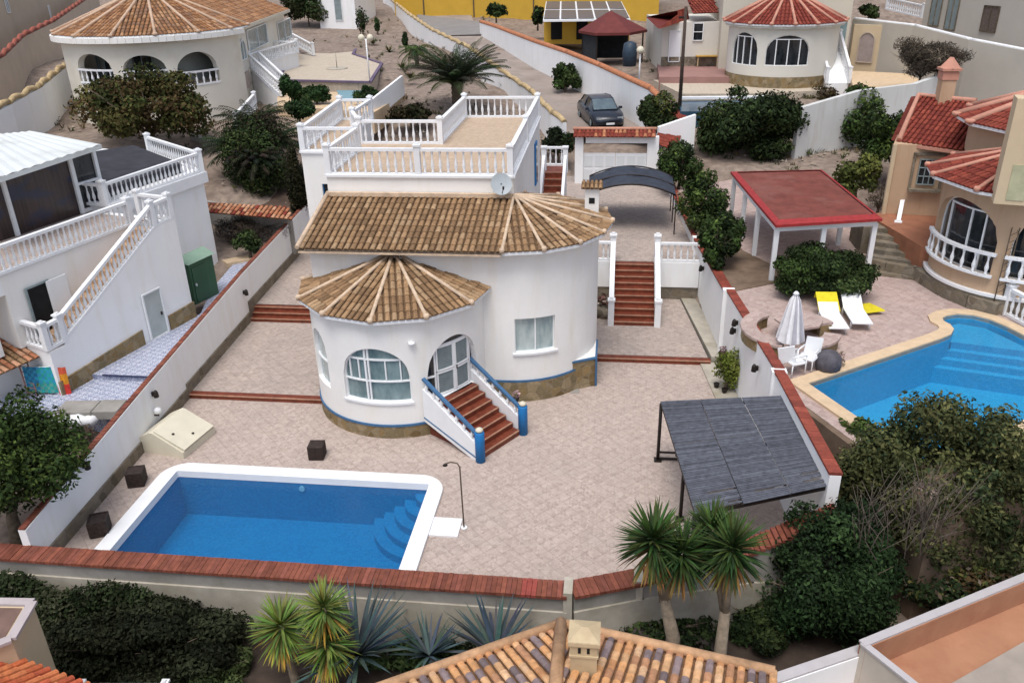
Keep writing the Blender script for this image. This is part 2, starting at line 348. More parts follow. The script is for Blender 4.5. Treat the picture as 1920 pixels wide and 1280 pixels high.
# ---------------------------------------------------------------- roofs of barrel tiles
BROWN = [(.24, .145, .075), (.29, .18, .095), (.19, .115, .06), (.33, .22, .125), (.255, .155, .08)]
REDT = [(.20, .040, .025), (.18, .034, .022), (.23, .05, .03), (.16, .03, .02)]
DULLRED = [(.17, .05, .035), (.15, .045, .034), (.19, .06, .042), (.135, .043, .033)]
TERRA = [(.38, .16, .08), (.42, .20, .11), (.33, .13, .065), (.46, .25, .15)]
def tile_panel(mb, poly, w=.21, L=.36, pal=BROWN, under=(.13, .078, .042), patch=None, seg=4, h=.05):
    """barrel tiles over a planar polygon whose first edge is the eave"""
    A, B = Vector(poly[0]), Vector(poly[1]); pts = [Vector(p) for p in poly]
    e = (B-A).normalized(); n = (B-A).cross(pts[2]-A).normalized()
    if n.z < 0: n = -n
    up = n.cross(e); up = up if up.z > 0 else -up
    q = [((p-A).dot(e), (p-A).dot(up)) for p in pts]
    mb.add([p-n*.03 for p in pts], [tuple(range(len(pts)))], under)
    u0 = min(x for x, _ in q); u1 = max(x for x, _ in q); k = max(1, round((u1-u0)/w)); w = (u1-u0)/k
    vs = []; fs = []; cs = []
    for i in range(k):
        u = u0+(i+.5)*w; hits = []
        for j in range(len(q)):
            a, b = q[j], q[(j+1) % len(q)]
            if (a[0]-u)*(b[0]-u) < 0: t = (u-a[0])/(b[0]-a[0]); hits.append(a[1]+t*(b[1]-a[1]))
        if len(hits) < 2: continue
        v0, v1 = min(hits), max(hits); r = w*.40; v = v0-.03
        while v < v1-.05:
            ve = min(v+L+.05, v1); col = random.choice(pal); f = rnd(.88, 1.14); col = tuple(c*f for c in col)
            if patch: col = patch(i, v, col)
            b0 = len(vs)
            for (vv, lift, rr) in ((v, .022, r), (ve, 0.0, r*.86)):
                for s in range(seg+1):
                    a = math.pi*s/seg; vs.append(A+e*(u-math.cos(a)*rr)+up*vv+n*(math.sin(a)*h+lift))
            for s in range(seg): fs.append((b0+s, b0+s+1, b0+seg+2+s, b0+seg+1+s)); cs.append(col)
            fs.append(tuple(b0+s for s in range(seg, -1, -1))); cs.append(tuple(c*.7 for c in col))
            v += L
    mb.add(vs, fs, cs)
def fan_roof(c, ze, za, r, angs, parent, w=.21, pal=BROWN, name='roof', capmat=None, apex=None, capr=.075, L=.36, capname='hip_cap', under=(.13, .078, .042), uprad=None):
    """faceted conical roof; angles in degrees, 0 faces -y; caps over every hip"""
    ap = Vector(apex or (c[0], c[1], za)); mb = MB(); pts = [Vector((c[0]+math.sin(R_(a))*r, c[1]-math.cos(R_(a))*r, ze)) for a in angs]
    for i in range(len(pts)-1): tile_panel(mb, [pts[i], pts[i+1], ap], w, pal=pal, L=L, under=under)
    roof = mb.build(name, MT['rooftile'], parent)
    for p in pts:
        cb = MB(); cb.tube([p+(p-ap).normalized()*.06+Vector((0, 0, .05)), ap+Vector((0, 0, .07))], capr, 7)
        q = p+Vector((0, 0, .04)); cb.lathe([(capr*1.5, -.06), (capr*1.6, .06), (capr*1.1, .10)], q, 8)
        cb.build(capname, capmat or MT['hipcap'], roof)
    # soffit and eave board
    sb = MB(); n = len(pts)
    sb.add([p-Vector((0, 0, .05)) for p in pts]+[Vector((ap.x, ap.y, ze-.05))], [(i, n, i+1) for i in range(n-1)])
    sb.add([p-Vector((0, 0, .01)) for p in pts]+[p-Vector((0, 0, .11)) for p in pts], [(i, i+1, n+i+1, n+i) for i in range(n-1)])
    sb.build('soffit', MT['paint'], roof)
    return roof

# ---------------------------------------------------------------- balustrades
BAL_PROF = [(.5, 0), (.5, .08), (.3, .12), (.62, .30), (.66, .38), (.34, .62), (.26, .74), (.34, .80), (.26, .84), (.5, .92), (.5, 1)]
_bal = {}
def bal_mesh(h, r=.062):
    k = (round(h, 2), r)
    if k not in _bal:
        b = MB().lathe([(a*r/.66, z*h) for a, z in BAL_PROF], n=8); o = b.build('baluster', MT['paint']); _bal[k] = o.data; bpy.data.objects.remove(o)
    return _bal[k]
class Rails:
    """collects the balustrades of one thing; the nearest 100 balusters are parts, the rest one part"""
    def __init__(s, root, mat=None): s.root = root; s.bal = []; s.mat = mat or MT['paint']
    def run(s, pts, h=.95, sp=.27, posts=True, pw=.2, rw=.16, curb=.1, name='balustrade', cap=True, ends=(True, True), r=.062, ballz=True):
        """pts: 3D points at floor level"""
        pts = [Vector(p) for p in pts]; mb = MB(); cb_ = MB(); Z = Vector((0, 0, 1))
        for a, b in zip(pts[:-1], pts[1:]):
            cb_.bar(a+Z*curb/2, b+Z*curb/2, rw, curb); mb.bar(a+Z*(h-.05), b+Z*(h-.05), rw, .1)
        rail = mb.build(name, s.mat, s.root); cb_.build('base_rail', s.mat, rail)
        for a, b in zip(pts[:-1], pts[1:]):
            d = b-a; L = d.length; n = max(1, int((L-pw)/sp))
            for i in range(n):
                t = (pw/2+(L-pw)*(i+.5)/n)/L; s.bal.append((a+d*t+Z*curb, h-.1-curb, rail, r))
        if posts:
            for i, p in enumerate(pts):
                if (i == 0 and not ends[0]) or (i == len(pts)-1 and not ends[1]): continue
                d = (pts[min(i+1, len(pts)-1)]-pts[max(i-1, 0)]); rz = math.atan2(d.y, d.x)
                if 0 < i < len(pts)-1: d = pts[i+1]-p; rz = math.atan2(d.y, d.x)
                pb = MB(); pb.box(p+Z*(h+.08)/2, (pw, pw, h+.08), rz); pb.box(p+Z*(h+.10), (pw+.06, pw+.06, .06), rz)
                if cap: pb.box(p+Z*(h+.15), (pw*.6, pw*.6, .05), rz)
                pb.build('post', s.mat, rail)
        return rail
    def done(s, lim=98):
        s.bal.sort(key=lambda b: (b[0]-CAMP).length)
        for p, h, rail, r in s.bal[:lim]:
            o = bpy.data.objects.new('baluster', bal_mesh(h, r)); o.location = p; link(o, rail)
        rest = s.bal[lim:]
        if rest:
            mb = MB()
            for p, h, rail, r in rest: mb.lathe([(a*r/.66, z*h) for a, z in BAL_PROF], p, 6)
            o = mb.build('balusters', s.mat, s.root); o['kind'] = 'stuff'

# ---------------------------------------------------------------- foliage
rng = np.random.default_rng(5)
def leaf_cloud(name, parent, lumps, n, size, pal, aspect=.5, flat=.35, mat=None, squash=None, shell=.55):
    """n leaf faces spread over lumps [(x,y,z,rx,ry,rz)]; every lump has its own tone"""
    lumps = np.array(lumps, float); k = len(lumps); vol = (lumps[:, 3]*lumps[:, 4]*lumps[:, 5])**.67; pr = vol/vol.sum()
    idx = rng.choice(k, n, p=pr); d = rng.normal(size=(n, 3)); d /= np.linalg.norm(d, axis=1)[:, None]
    rad = rng.uniform(shell**2, 1, n)**.5; rad *= rng.normal(1, .07, n)
    c = lumps[idx, :3]+d*rad[:, None]*lumps[idx, 3:]
    nor = d*1.0+rng.normal(size=(n, 3))*.7+np.array([0, 0, flat]); nor /= np.linalg.norm(nor, axis=1)[:, None]
    t = np.cross(nor, rng.normal(size=(n, 3))); t /= np.linalg.norm(t, axis=1)[:, None]; b = np.cross(nor, t)
    s = size*rng.uniform(.6, 1.3, n)[:, None]; w = s*aspect
    v = np.stack([c-t*s, c+b*w-t*s*.1, c+t*s, c-b*w-t*s*.1], 1).reshape(-1, 3)
    pal = np.array(pal); lt = rng.integers(0, len(pal), k); own = rng.integers(0, len(pal), n)
    pick = np.where(rng.random(n) < .6, lt[idx], own); tone = rng.uniform(.6, 1.4, k)[idx]*rng.uniform(.7, 1.35, n)
    col = pal[pick]*tone[:, None]
    me = bpy.data.meshes.new(name); me.vertices.add(4*n); me.vertices.foreach_set('co', v.astype(np.float32).ravel())
    me.loops.add(4*n); me.loops.foreach_set('vertex_index', np.arange(4*n, dtype=np.int32)); me.polygons.add(n)
    me.polygons.foreach_set('loop_start', np.arange(0, 4*n, 4, dtype=np.int32)); me.polygons.foreach_set('loop_total', np.full(n, 4, np.int32))
    me.update(calc_edges=True)
    at = me.color_attributes.new('Col', 'FLOAT_COLOR', 'CORNER'); buf = np.ones((n, 4, 4), np.float32); buf[:, :, :3] = col[:, None, :]; at.data.foreach_set('color', buf.ravel())
    me.materials.append(mat or MT['leaf']); o = bpy.data.objects.new(name, me); return link(o, parent)
def lumpy(c, r, k, lr=.38, seed=0, low=-.5, squash=1.0):
    """k lumps over an ellipsoid with centre c and radii r, plus a core"""
    g = np.random.default_rng(seed); out = [(c[0], c[1], c[2], r[0]*.62, r[1]*.62, r[2]*.62)]
    for i in range(k):
        while True:
            d = g.normal(size=3); d /= np.linalg.norm(d)
            if d[2] > low: break
        q = g.uniform(.5, .84); s = lr*g.uniform(.6, 1.25)
        out.append((c[0]+d[0]*r[0]*q, c[1]+d[1]*r[1]*q, c[2]+d[2]*r[2]*q, r[0]*s, r[1]*s, r[2]*s))
    return out
DARK = [(.020, .034, .012), (.030, .048, .016), (.013, .022, .009), (.042, .060, .020)]
MID = [(.040, .070, .018), (.062, .092, .022), (.026, .048, .014)]
FIG = [(.055, .062, .018), (.034, .044, .014), (.080, .074, .024), (.060, .040, .018)]
OLIVE = [(.060, .066, .024), (.085, .086, .034), (.038, .046, .018)]
LIME = [(.14, .17, .03), (.22, .25, .06), (.09, .12, .02)]
YG = [(.09, .11, .03), (.12, .13, .035), (.06, .08, .025)]
TWIG = [(.08, .06, .045), (.06, .048, .036), (.10, .08, .06)]
def limbs(parent, base, top, spread, n, r, mat=None, seed=0, name='trunk'):
    g = random.Random(seed); mb = MB(); base = Vector(base); top = Vector(top); fork = base.lerp(top, .45)
    mb.tube([base-Vector((0, 0, .3)), base, base.lerp(fork, .6)+Vector((g.uniform(-.05, .05), 0, 0)), fork], [r*1.5, r*1.25, r, r*.85], 8)
    for i in range(n):
        a = 2*math.pi*i/n+g.uniform(-.3, .3); e = top+Vector((math.cos(a)*spread[0]*g.uniform(.4, .8), math.sin(a)*spread[1]*g.uniform(.4, .8), g.uniform(-.1, .35)*spread[2]))
        mid = fork.lerp(e, .5)+Vector((0, 0, .15)); mb.tube([fork-Vector((0, 0, .1)), mid, e], [r*.6, r*.4, r*.15], 6)
        for j in range(2):
            f = e+Vector((g.uniform(-.5, .5)*spread[0]*.5, g.uniform(-.5, .5)*spread[1]*.5, g.uniform(0, .4)*spread[2])); mb.tube([mid, mid.lerp(f, .6), f], [r*.3, r*.2, r*.06], 5)
    return mb.build(name, mat or MT['bark'], parent)
def tree(name, label, cat, base, c, r, n, leaf, pal, k=14, lr=.4, low=-.5, seed=1, group=None, trunk=True, tr=.12, shell=.5, aspect=.5, nl=5):
    t = thing(name, base, label, cat, group)
    if trunk: limbs(t, base, c, r, nl, tr, seed=seed)
    leaf_cloud('crown' if trunk else 'foliage', t, lumpy(c, r, k, lr, seed, low), n, leaf, pal, aspect, shell=shell)
    return t
def px_bush(name, label, cat, x, yb, z, w, h, n=None, leaf=.09, pal=DARK, depth=None, trunk=False, seed=1, k=14, lr=.4, group=None, shell=.5, low=-.85, over=.3, aspect=.5, lift=False):
    """bush standing at picture point (x, yb) on level z, w wide and h tall in picture units at its distance"""
    b = P(x, yb, z); D = (b-CAMP).dot(FWD); rx = w/2*D/F; hh = h/2*D/F
    el = math.atan2(CH-z, math.hypot(b.x, b.y)); ry = depth or min(rx*.85, hh*1.1)
    rz = math.sqrt(max(.3*hh*hh, hh*hh-(ry*math.sin(el))**2))/math.cos(el); c = P(x, yb-h/2, z+rz*(.92 if not lift else 1.35))
    if lift: rz *= .75
    rx *= .97
    n = n or int(900*max(.4, rx*ry*rz)**.67/leaf*.2)
    base = Vector((c.x, c.y, z-.1))
    return tree(name, label, cat, base, c, (rx, ry, rz), n, leaf, pal, k, lr, low, seed, group, True, shell=shell, aspect=aspect, tr=.07)
def blade(mb, base, d, L, w, droop, col, n=4, fold=.0):
    d = Vector(d).normalized(); side = d.cross(Vector((0, 0, 1)))
    if side.length < .05: side = Vector((1, 0, 0))
    side.normalize(); p = Vector(base); vs = []; prof = [.6, 1, .85, .5, .02] if n == 4 else None
    for i in range(n+1):
        t = i/n; ww = w/2*(prof[i] if prof else (1-t)**.6); up = side.cross(d)
        vs += [p-side*ww, p+side*ww]
        p = p+d*(L/n); d = (d-Vector((0, 0, droop/n))).normalized()
    mb.add(vs, [(2*i, 2*i+1, 2*i+3, 2*i+2) for i in range(n)], [tuple(x*f for x in col) for f in [rnd(.8, 1.2)]]*n)
def yucca_head(mb, c, r, n=150, seed=0, g=((.07, .12, .03), (.10, .16, .04)), old=(.30, .22, .05), low=-.9):
    q = random.Random(seed)
    for i in range(n):
        a = q.uniform(0, 2*math.pi); z = q.uniform(low, 1)
        d = Vector((math.cos(a)*math.sqrt(1-z*z*.98), math.sin(a)*math.sqrt(1-z*z*.98), z))
        col = old if z < -.45+q.uniform(-.15, .2) else (g[1] if z > .3 else g[0]); col = tuple(x*q.uniform(.75, 1.25) for x in col)
        blade(mb, Vector(c)+d*.08+Vector((0, 0, z*r*.25)), d, r*q.uniform(.85, 1.1), r*.085, .25+.3*(z < 0), col)
def yucca(label, base, heads, cat='yucca', group=None, g=None, old=(.30, .22, .05), tr=.11, nb=150):
    t = thing('yucca_tree', base, label, cat, group); base = Vector(base); mb = MB()
    fork = base.lerp(Vector(heads[0][0]), .45) if len(heads) > 1 else None
    for i, (c, r) in enumerate(heads):
        c = Vector(c)
        if fork is None: mb.tube([base-Vector((0, 0, .3)), base, base.lerp(c, .5), c], [tr*1.4, tr*1.2, tr, tr*.8], 8)
        else:
            if i == 0: mb.tube([base-Vector((0, 0, .3)), base, fork], [tr*1.5, tr*1.3, tr], 8)
            mb.tube([fork-Vector((0, 0, .1)), fork.lerp(c, .5)+Vector((0, 0, -.05)), c], [tr*.9, tr*.8, tr*.6], 7)
    mb.build('trunk', MT['barklight'], t)
    for i, (c, r) in enumerate(heads):
        hb = MB(); yucca_head(hb, c, r, nb, i+len(label), **({'g': g} if g else {}), old=old); hb.build('crown', MT['leaf'], t)
    return t
def agave(label, base, r, n=38, seed=0, cols=((.06, .085, .085), (.045, .065, .068)), group=None, name='agave_plant', cat='agave', w=.13):
    t = thing(name, base, label, cat, group); mb = MB(); q = random.Random(seed)
    for i in range(n):
        a = i*2.399+q.uniform(-.2, .2); z = .05+.95*(1-i/n)**.8 if False else q.uniform(.02, 1)
        d = Vector((math.cos(a), math.sin(a), z*1.6+.05)); col = tuple(x*q.uniform(.8, 1.3) for x in cols[i % 2])
        blade(mb, Vector(base)+Vector((0, 0, .1)), d, r*q.uniform(.8, 1.05), w, .25, col)
    mb.build('leaves', MT['leaf'], t); return t
def palm(label, base, c, r, n=44, seed=0, name='palm_tree', cat='palm', col=((.045, .06, .03), (.035, .05, .026)), tr=.25, leaflet=.32, group=None, ln=26, wd=.05, sag=.17, z0=1.15):
    t = thing(name, base, label, cat, group); base = Vector(base); c = Vector(c); q = random.Random(seed)
    mb = MB(); N = 10; mb.tube([base-Vector((0, 0, .3))]+[base.lerp(c, i/N) for i in range(N+1)], [tr*1.2]+[tr*(1.1 if i % 2 else .95) for i in range(N+1)], 10); mb.build('trunk', MT['bark'], t)
    for i in range(n):
        fb = MB(); a = i*2.399+q.uniform(-.15, .15); z = z0-1.45*(i/n)+q.uniform(-.1, .1); d = Vector((math.cos(a), math.sin(a), z)).normalized()
        p = c.copy(); pts = [p.copy()]; L = r*q.uniform(.9, 1.1); K = 9; dirs = []
        for k in range(K): p = p+d*(L/K); pts.append(p.copy()); d = (d-Vector((0, 0, sag))).normalized(); dirs.append(d.copy())
        cc = tuple(x*q.uniform(.8, 1.3) for x in col[i % 2]); fb.tube(pts, [.03]*3+[.015]*(K-2), 4, tuple(x*1.5 for x in cc))
        for k in range(ln):
            tt = (k+1)/ln*(K-.01); j = min(K-1, int(tt)); pp = pts[j].lerp(pts[j+1], tt-j); dd = dirs[j]; sd = dd.cross(Vector((0, 0, 1))).normalized(); lw = leaflet*r/3*math.sin(math.pi*(.12+.85*(k+1)/ln))**.6
            for sg in (1, -1):
                e = (sd*sg+dd*.7+Vector((0, 0, -.15))).normalized(); w = dd*wd*.5
                fb.add([pp-w, pp+w, pp+e*lw*.6+w*.8-Vector((0, 0, .02)), pp+e*lw-Vector((0, 0, .08)), pp+e*lw*.6-w*.8-Vector((0, 0, .02))], [(0, 1, 2, 3, 4)], tuple(x*q.uniform(.85, 1.15) for x in cc))
        fb.build('frond', MT['leaf'], t)
    return t
# ================================================================ OUR PLOT : ground
patio = MB()
def slab(name, poly, z, th, mat, kind='structure'):
    o = MB().prism([tuple(p[:2]) for p in poly], z-th, z).build(name, mat)
    if kind: o['kind'] = kind
    return o
def wx(y): return -14.17-.055*(y-16)          # inner face of the left boundary wall
def ex(y): return 3.5+(35.2-y)*.083           # inner face of the right boundary wall
POOL = (-12.75, -5.02, 15.3, 19.28)           # x0,x1,y0,y1
# patio floor with the pool left out
def rect(x0, y0, x1, y1): return [(x0, y0), (x1, y0), (x1, y1), (x0, y1)]
mb = MB()
x0, x1, y0, y1 = POOL
mb.prism([(wx(14.4), 14.4), (x0, 14.4), (x0, 23.75), (wx(23.75), 23.75)], -.5, 0)
mb.prism(rect(x0, 14.4, x1, y0), -.5, 0); mb.prism(rect(x0, y1, x1, 23.75), -.5, 0)
mb.prism([(x1, 14.4), (-.7, 14.4), (.8, 14.9), (5.6, 17.6), (5.1, 23.75), (x1, 23.75)], -.5, 0)
mb.prism([(-9.9, 23.75), (ex(23.75), 23.75), (ex(27.72), 27.72), (-9.9, 27.72)], -.5, 0)
o = mb.build('patio', MT['patio']); struct(o)
mb = MB(); mb.prism([(wx(23.8), 23.95), (-9.6, 23.95), (-9.6, 30.05), (wx(30), 30.05)], -.5, .15); struct(mb.build('side_terrace', MT['patio2']))
mb = MB(); mb.prism([(-4, 27.9), (3.6, 27.9), (2.85, 34.0), (-4, 34.0)], -.5, .18); struct(mb.build('back_terrace', MT['patio2']))
# planting strip by the right wall
mb = MB(); mb.prism([(3.72, 27.86), (ex(27.86), 27.86), (ex(33.9), 33.9), (2.9, 33.9)], -.4, .24)
struct(mb.build('planting_strip', MT['strip']))
mb = MB(); mb.prism([(3.75, 23.9), (ex(23), 23.9), (ex(27.75), 27.75), (3.3, 27.75)], -.4, .06); struct(mb.build('planting_strip', MT['strip']))
def step_band(y, xa, xb, z, n=1, rise=.15, go=.32, name='step'):
    """n red tiled steps climbing towards +y; nosings lighter"""
    mb = MB(); nb = MB()
    for i in range(n):
        mb.box(((xa+xb)/2, y+go*i+go/2, z+rise*(i+.5)-.2), (xb-xa, go, rise+.4))
        nb.box(((xa+xb)/2, y+go*i+.005, z+rise*(i+1)-.012), (xb-xa, .05, .03))
    o = mb.build(name, MT['redtile']); return o, nb
for (y, xa, xb, z, n, lb) in ((23.68, -14.55, -9.75, 0, 1, 'long low red tiled step crossing the paving left of the round room'), (27.62, -.5, 3.68, 0, 1, 'long low red tiled step crossing the paving right of the house'), (29.9, -14.9, -9.7, .15, 3, 'short flight of three red tiled steps between left wall and house')):
    o, nb = step_band(y, xa, xb, z, n, .16 if n == 1 else .15, .27); tag(o, lb, 'steps'); nb.build('nosing', MT['rednose'], o)
mb = MB(); mb.prism([(wx(30.6)-.1, 30.65), (-9.8, 30.65), (-12.1, 31), (-11.9, 45), (-16.4, 45)], -.3, .6); struct(mb.build('side_path', MT['patio2']))

# ---------------------------------------------------------------- swimming pool
def rounded(x0, y0, x1, y1, r, n=6):
    out = []
    for cx, cy, a0 in ((x1-r, y0+r, -90), (x1-r, y1-r, 0), (x0+r, y1-r, 90), (x0+r, y0+r, 180)):
        for i in range(n+1): a = R_(a0+90*i/n); out.append((cx+r*math.cos(a), cy+r*math.sin(a)))
    return out
pool = thing('swimming_pool', ((x0+x1)/2, (y0+y1)/2, 0), 'rectangular blue swimming pool with white edging in the paved patio of the central house', 'swimming pool')
mb = MB(); D = -1.5
mb.quad((x0, y0, D), (x1, y0, D), (x1, y1, D), (x0, y1, D)); 
for a, b in (((x0, y0), (x1, y0)), ((x1, y0), (x1, y1)), ((x1, y1), (x0, y1)), ((x0, y1), (x0, y0))): mb.quad((*a, D), (*b, D), (*b, .06), (*a, .06))
mb.v = [((x0+x1)/2+(v[0]-(x0+x1)/2)*.9985, (y0+y1)/2+(v[1]-(y0+y1)/2)*.997, v[2]) for v in mb.v]; basin = mb.build('basin', MT['pooltile'], pool)
mb = MB()
ou = rounded(x0-.42, y0-.42, x1+.42, y1+.42, .75, 8); inn = rounded(x0+.02, y0+.02, x1-.02, y1-.02, .06, 8); n = len(ou)
for z, fl in ((.10, 0),):
    mb.add([(p[0], p[1], z) for p in ou]+[(p[0], p[1], z) for p in inn], [(i, (i+1) % n, n+(i+1) % n, n+i) for i in range(n)])
    mb.add([(p[0], p[1], z) for p in ou]+[(p[0], p[1], -.05) for p in ou], [(i, n+i, n+(i+1) % n, (i+1) % n) for i in range(n)])
    mb.add([(p[0], p[1], z) for p in inn]+[(p[0], p[1], -.12) for p in inn], [(i, (i+1) % n, n+(i+1) % n, n+i) for i in range(n)])
mb.build('coping', MT['paint'], pool)
mb = MB(); mb.quad((x0+.01, y0+.01, -.13), (x1-.01, y0+.01, -.13), (x1-.01, y1-.01, -.13), (x0+.01, y1-.01, -.13)); mb.build('water', MT['water'], pool)
for i, r in enumerate((1.75, 1.42, 1.1, .78, .45)):
    mb = MB(); pts = [(x1, y1)]+[(x1-r*math.cos(a), y1-r*math.sin(a)) for a in [R_(90*k/12) for k in range(13)]]
    zt = -.28-.24*(4-i); mb.prism(pts, D, zt); mb.build('step', MT['pooltile'], basin)
for lx in (-8.9,):
    mb = MB(); mb.tube([(lx, y1-.02, -.3), (lx, y1-.06, -.3)], .09, 12); mb.build('lamp', MT['paint'], basin)
sh = thing('poolside_shower', (-3.72, 17.55, 0), 'thin bent pipe of a poolside shower standing at the end of the small white slab', 'shower')
mb = MB(); mb.tube([(-3.72, 17.5, 0), (-3.74, 17.5, 1.95), (-3.80, 17.5, 2.06), (-3.98, 17.5, 2.09), (-4.12, 17.5, 2.02)], .02, 8); mb.build('pipe', MT['bark'], sh)
mb = MB(); mb.lathe([(.02, .05), (.07, 0)], (-4.12, 17.5, 1.98), 10); mb.build('shower_head', MT['darkmetal'], sh)
mb = MB(); mb.lathe([(.09, 0), (.09, .04)], (-3.72, 17.5, 0), 10); mb.build('base', MT['paint'], sh)
o = MB().prism(rect(-4.6, 17.08, -3.82, 17.84), -.1, .05).build('shower_slab', MT['paint']); tag(o, 'small white slab joined to the right edge of the main pool under the shower', 'slab')

# ---------------------------------------------------------------- boundary walls of our plot
def wall_run(name, label, pts, base_z, mat, th=.2, cope=None, cat='wall', plinth=None, cope_over=.06, cope_h=.07, pitch=.13, ncope=None, side=1):
    """pts: (x, y, ztop) along the inner face; wall stands on the outer side (side=+1: to the right of travel)"""
    t = thing(name, (pts[0][0], pts[0][1], base_z), label, cat); mb = MB(); cb = MB(); pb = MB()
    for a, b in zip(pts[:-1], pts[1:]):
        A, B = Vector((a[0], a[1], 0)), Vector((b[0], b[1], 0)); e = (B-A).normalized(); n = Vector((e.y, -e.x, 0))*side
        mb.prism([A[:2], B[:2], (B+n*th)[:2], (A+n*th)[:2]], base_z, [a[2], b[2], b[2], a[2]])
        if plinth: q = -n*.05; mb2 = pb; mb2.prism([(A+q)[:2], (B+q)[:2], (B+n*.02)[:2], (A+n*.02)[:2]], base_z, [max(plinth, 0)+a[3] if len(a) > 3 else plinth]*1+[plinth+b[3] if len(b) > 3 else plinth]*2+[plinth+a[3] if len(a) > 3 else plinth])
        if cope:
            L = (B-A).length; k = max(1, int(L/pitch))
            for i in range(k):
                s0 = A+(B-A)*(i/k)+e*.004; s1 = A+(B-A)*((i+1)/k)-e*.004; z0 = a[2]+(b[2]-a[2])*(i+.5)/k
                c = random.choice(cope); f = rnd(.8, 1.2); c = tuple(x*f for x in c); o_ = n*cope_over
                jz = rnd(-.006, .006)
                cb.prism([(s0-o_)[:2], (s1-o_)[:2], (s1+n*th+o_)[:2], (s0+n*th+o_)[:2]], z0, z0+cope_h+jz, c)
    mb.build('wall_body', mat, t)
    if pb.v: pb.build('plinth', MT['stone'], t)
    if cb.v: cb.build('coping', MT['coping'], t)
    return t
BRICK = [(.19, .062, .038), (.215, .07, .042), (.17, .054, .034), (.20, .066, .045)]
BRICKR = [(.22, .05, .032), (.25, .06, .038), (.19, .045, .03)]
def wz(y): return np.interp(y, [14.5, 21, 30, 38, 44], [1.32, 1.75, 2.25, 2.45, 2.6])
ys = [14.74, 18, 21, 25, 30, 35, 38, 44]
lw = wall_run('boundary_wall', 'long white garden wall with a stone foot running up the left of the patio', [(wx(y), y, float(wz(y))) for y in ys], -2.5, MT['whiteclean'], .2, BRICK, side=-1, pitch=.16, cope_over=-.02, cope_h=.05)
mb = MB()
for ya, yb, z in ((14.3, 23.7, .38), (23.7, 30.0, .55), (30.0, 44, 1.0)):
    mb.prism([(wx(ya), ya), (wx(yb), yb), (wx(yb)+.06, yb), (wx(ya)+.06, ya)], -.2, z)
mb.build('plinth', MT['stonegrey'], lw)
FW = [(-15.0, 14.45, .86), (-.7, 14.45, .84), (.85, 15.2, .84), (5.75, 16.35, .95)]
def fwall():
    t = thing('boundary_wall', (-7, 14.2, -1), 'low front garden wall with a broad red brick coping before the pool', 'wall'); mb = MB(); cb = MB()
    P0 = [Vector((a, b, c)) for a, b, c in ((-15.1, 14.72, 0), (-.78, 14.72, 0), (.8, 15.3, 0), (3.4, 16.1, .45), (5.25, 16.35, 1.4))]; th = .52
    lf = MB()
    for j, (A, B) in enumerate(zip(P0[:-1], P0[1:])):
        za, zb = A.z, B.z; A = Vector((A.x, A.y, 0)); B = Vector((B.x, B.y, 0)); e = (B-A).normalized(); n = Vector((e.y, -e.x, 0))
        mb.prism([A[:2], B[:2], (B+n*.45)[:2], (A+n*.45)[:2]], .40, [.80+za, .80+zb, .80+zb, .80+za]); lf.prism([(A+n*.02)[:2], (B+n*.02)[:2], (B+n*.50)[:2], (A+n*.50)[:2]], -3, .40)
        L = (B-A).length; k = int(L/.115)
        for i in range(k):
            s0 = A+e*(L*i/k+.004); s1 = A+e*(L*(i+1)/k-.004); f = rnd(.82, 1.18); c = tuple(x*f for x in random.choice(BRICK)); jz = rnd(-.008, .008)
            if abs(s0.x+1.7) < .18 and j == 0: c = (.27, .06, .045)
            cb.prism([(s0-n*.03)[:2], (s1-n*.03)[:2], (s1+n*th)[:2], (s0+n*th)[:2]], .80+za+(zb-za)*(i+.5)/k, .88+za+(zb-za)*(i+.5)/k+jz, c)
    mb.build('wall_body', MT['concrete'], t); cb.build('coping', MT['coping'], t); lf.build('footing', MT['strip'], t)
    for x_, y_, z_ in ((-.76, 14.5, .97), (.82, 15.08, .93)): pb = MB(); pb.box((x_, y_, (z_-3)/2), (.2, .54, z_+3)); pb.build('pillar', MT['strip'], t)
    return t
fwall()
rys = [35.2, 31, 28.4, 25, 22.2, 20.1]; rz_ = lambda y: float(np.interp(y, [16.5, 21, 28.5, 35, 45], [2.95, 2.95, 2.58, 2.32, 2.5]))
rw = wall_run('boundary_wall', 'tall white garden wall with red coping stepping down the right of the patio', [(ex(y), y, rz_(y)) for y in (44.5, 40, 35.2, 31, 28.45)], -1, MT['whiteclean'], .26, BRICKR, side=-1, pitch=.3, cope_over=.05)
mb = MB(); cb = MB()
for ya, yb, off in ((28.4, 21.6, .05), (21.5, 16.4, .0)):
    mb.prism([(ex(ya)+off, ya), (ex(yb)+off, yb), (ex(yb)+off+.26, yb), (ex(ya)+off+.26, ya)], -2.5, [rz_(ya)+.06, rz_(yb)+.03, rz_(yb)+.03, rz_(ya)+.06])
    k = int((ya-yb)/.3)
    for i in range(k):
        a = ya+(yb-ya)*i/k-.006; b = ya+(yb-ya)*(i+1)/k+.006; f = rnd(.85, 1.15); c = tuple(x*f for x in random.choice(BRICKR)); z = rz_((a+b)/2)+.045
        cb.prism([(ex(a)+off-.02, a), (ex(b)+off-.02, b), (ex(b)+off+.28, b), (ex(a)+off+.28, a)], z, z+.07, c)
mb.build('wall_body', MT['whiteclean'], rw); cb.build('coping', MT['coping'], rw)
pb = MB()
for y in (35.2, 28.45, 21.5): pb.box((ex(y)+.14, y, (rz_(y)+.2)/2-.1), (.42, .3, rz_(y)+.2))
pb.build('pillar', MT['whiteclean'], rw)
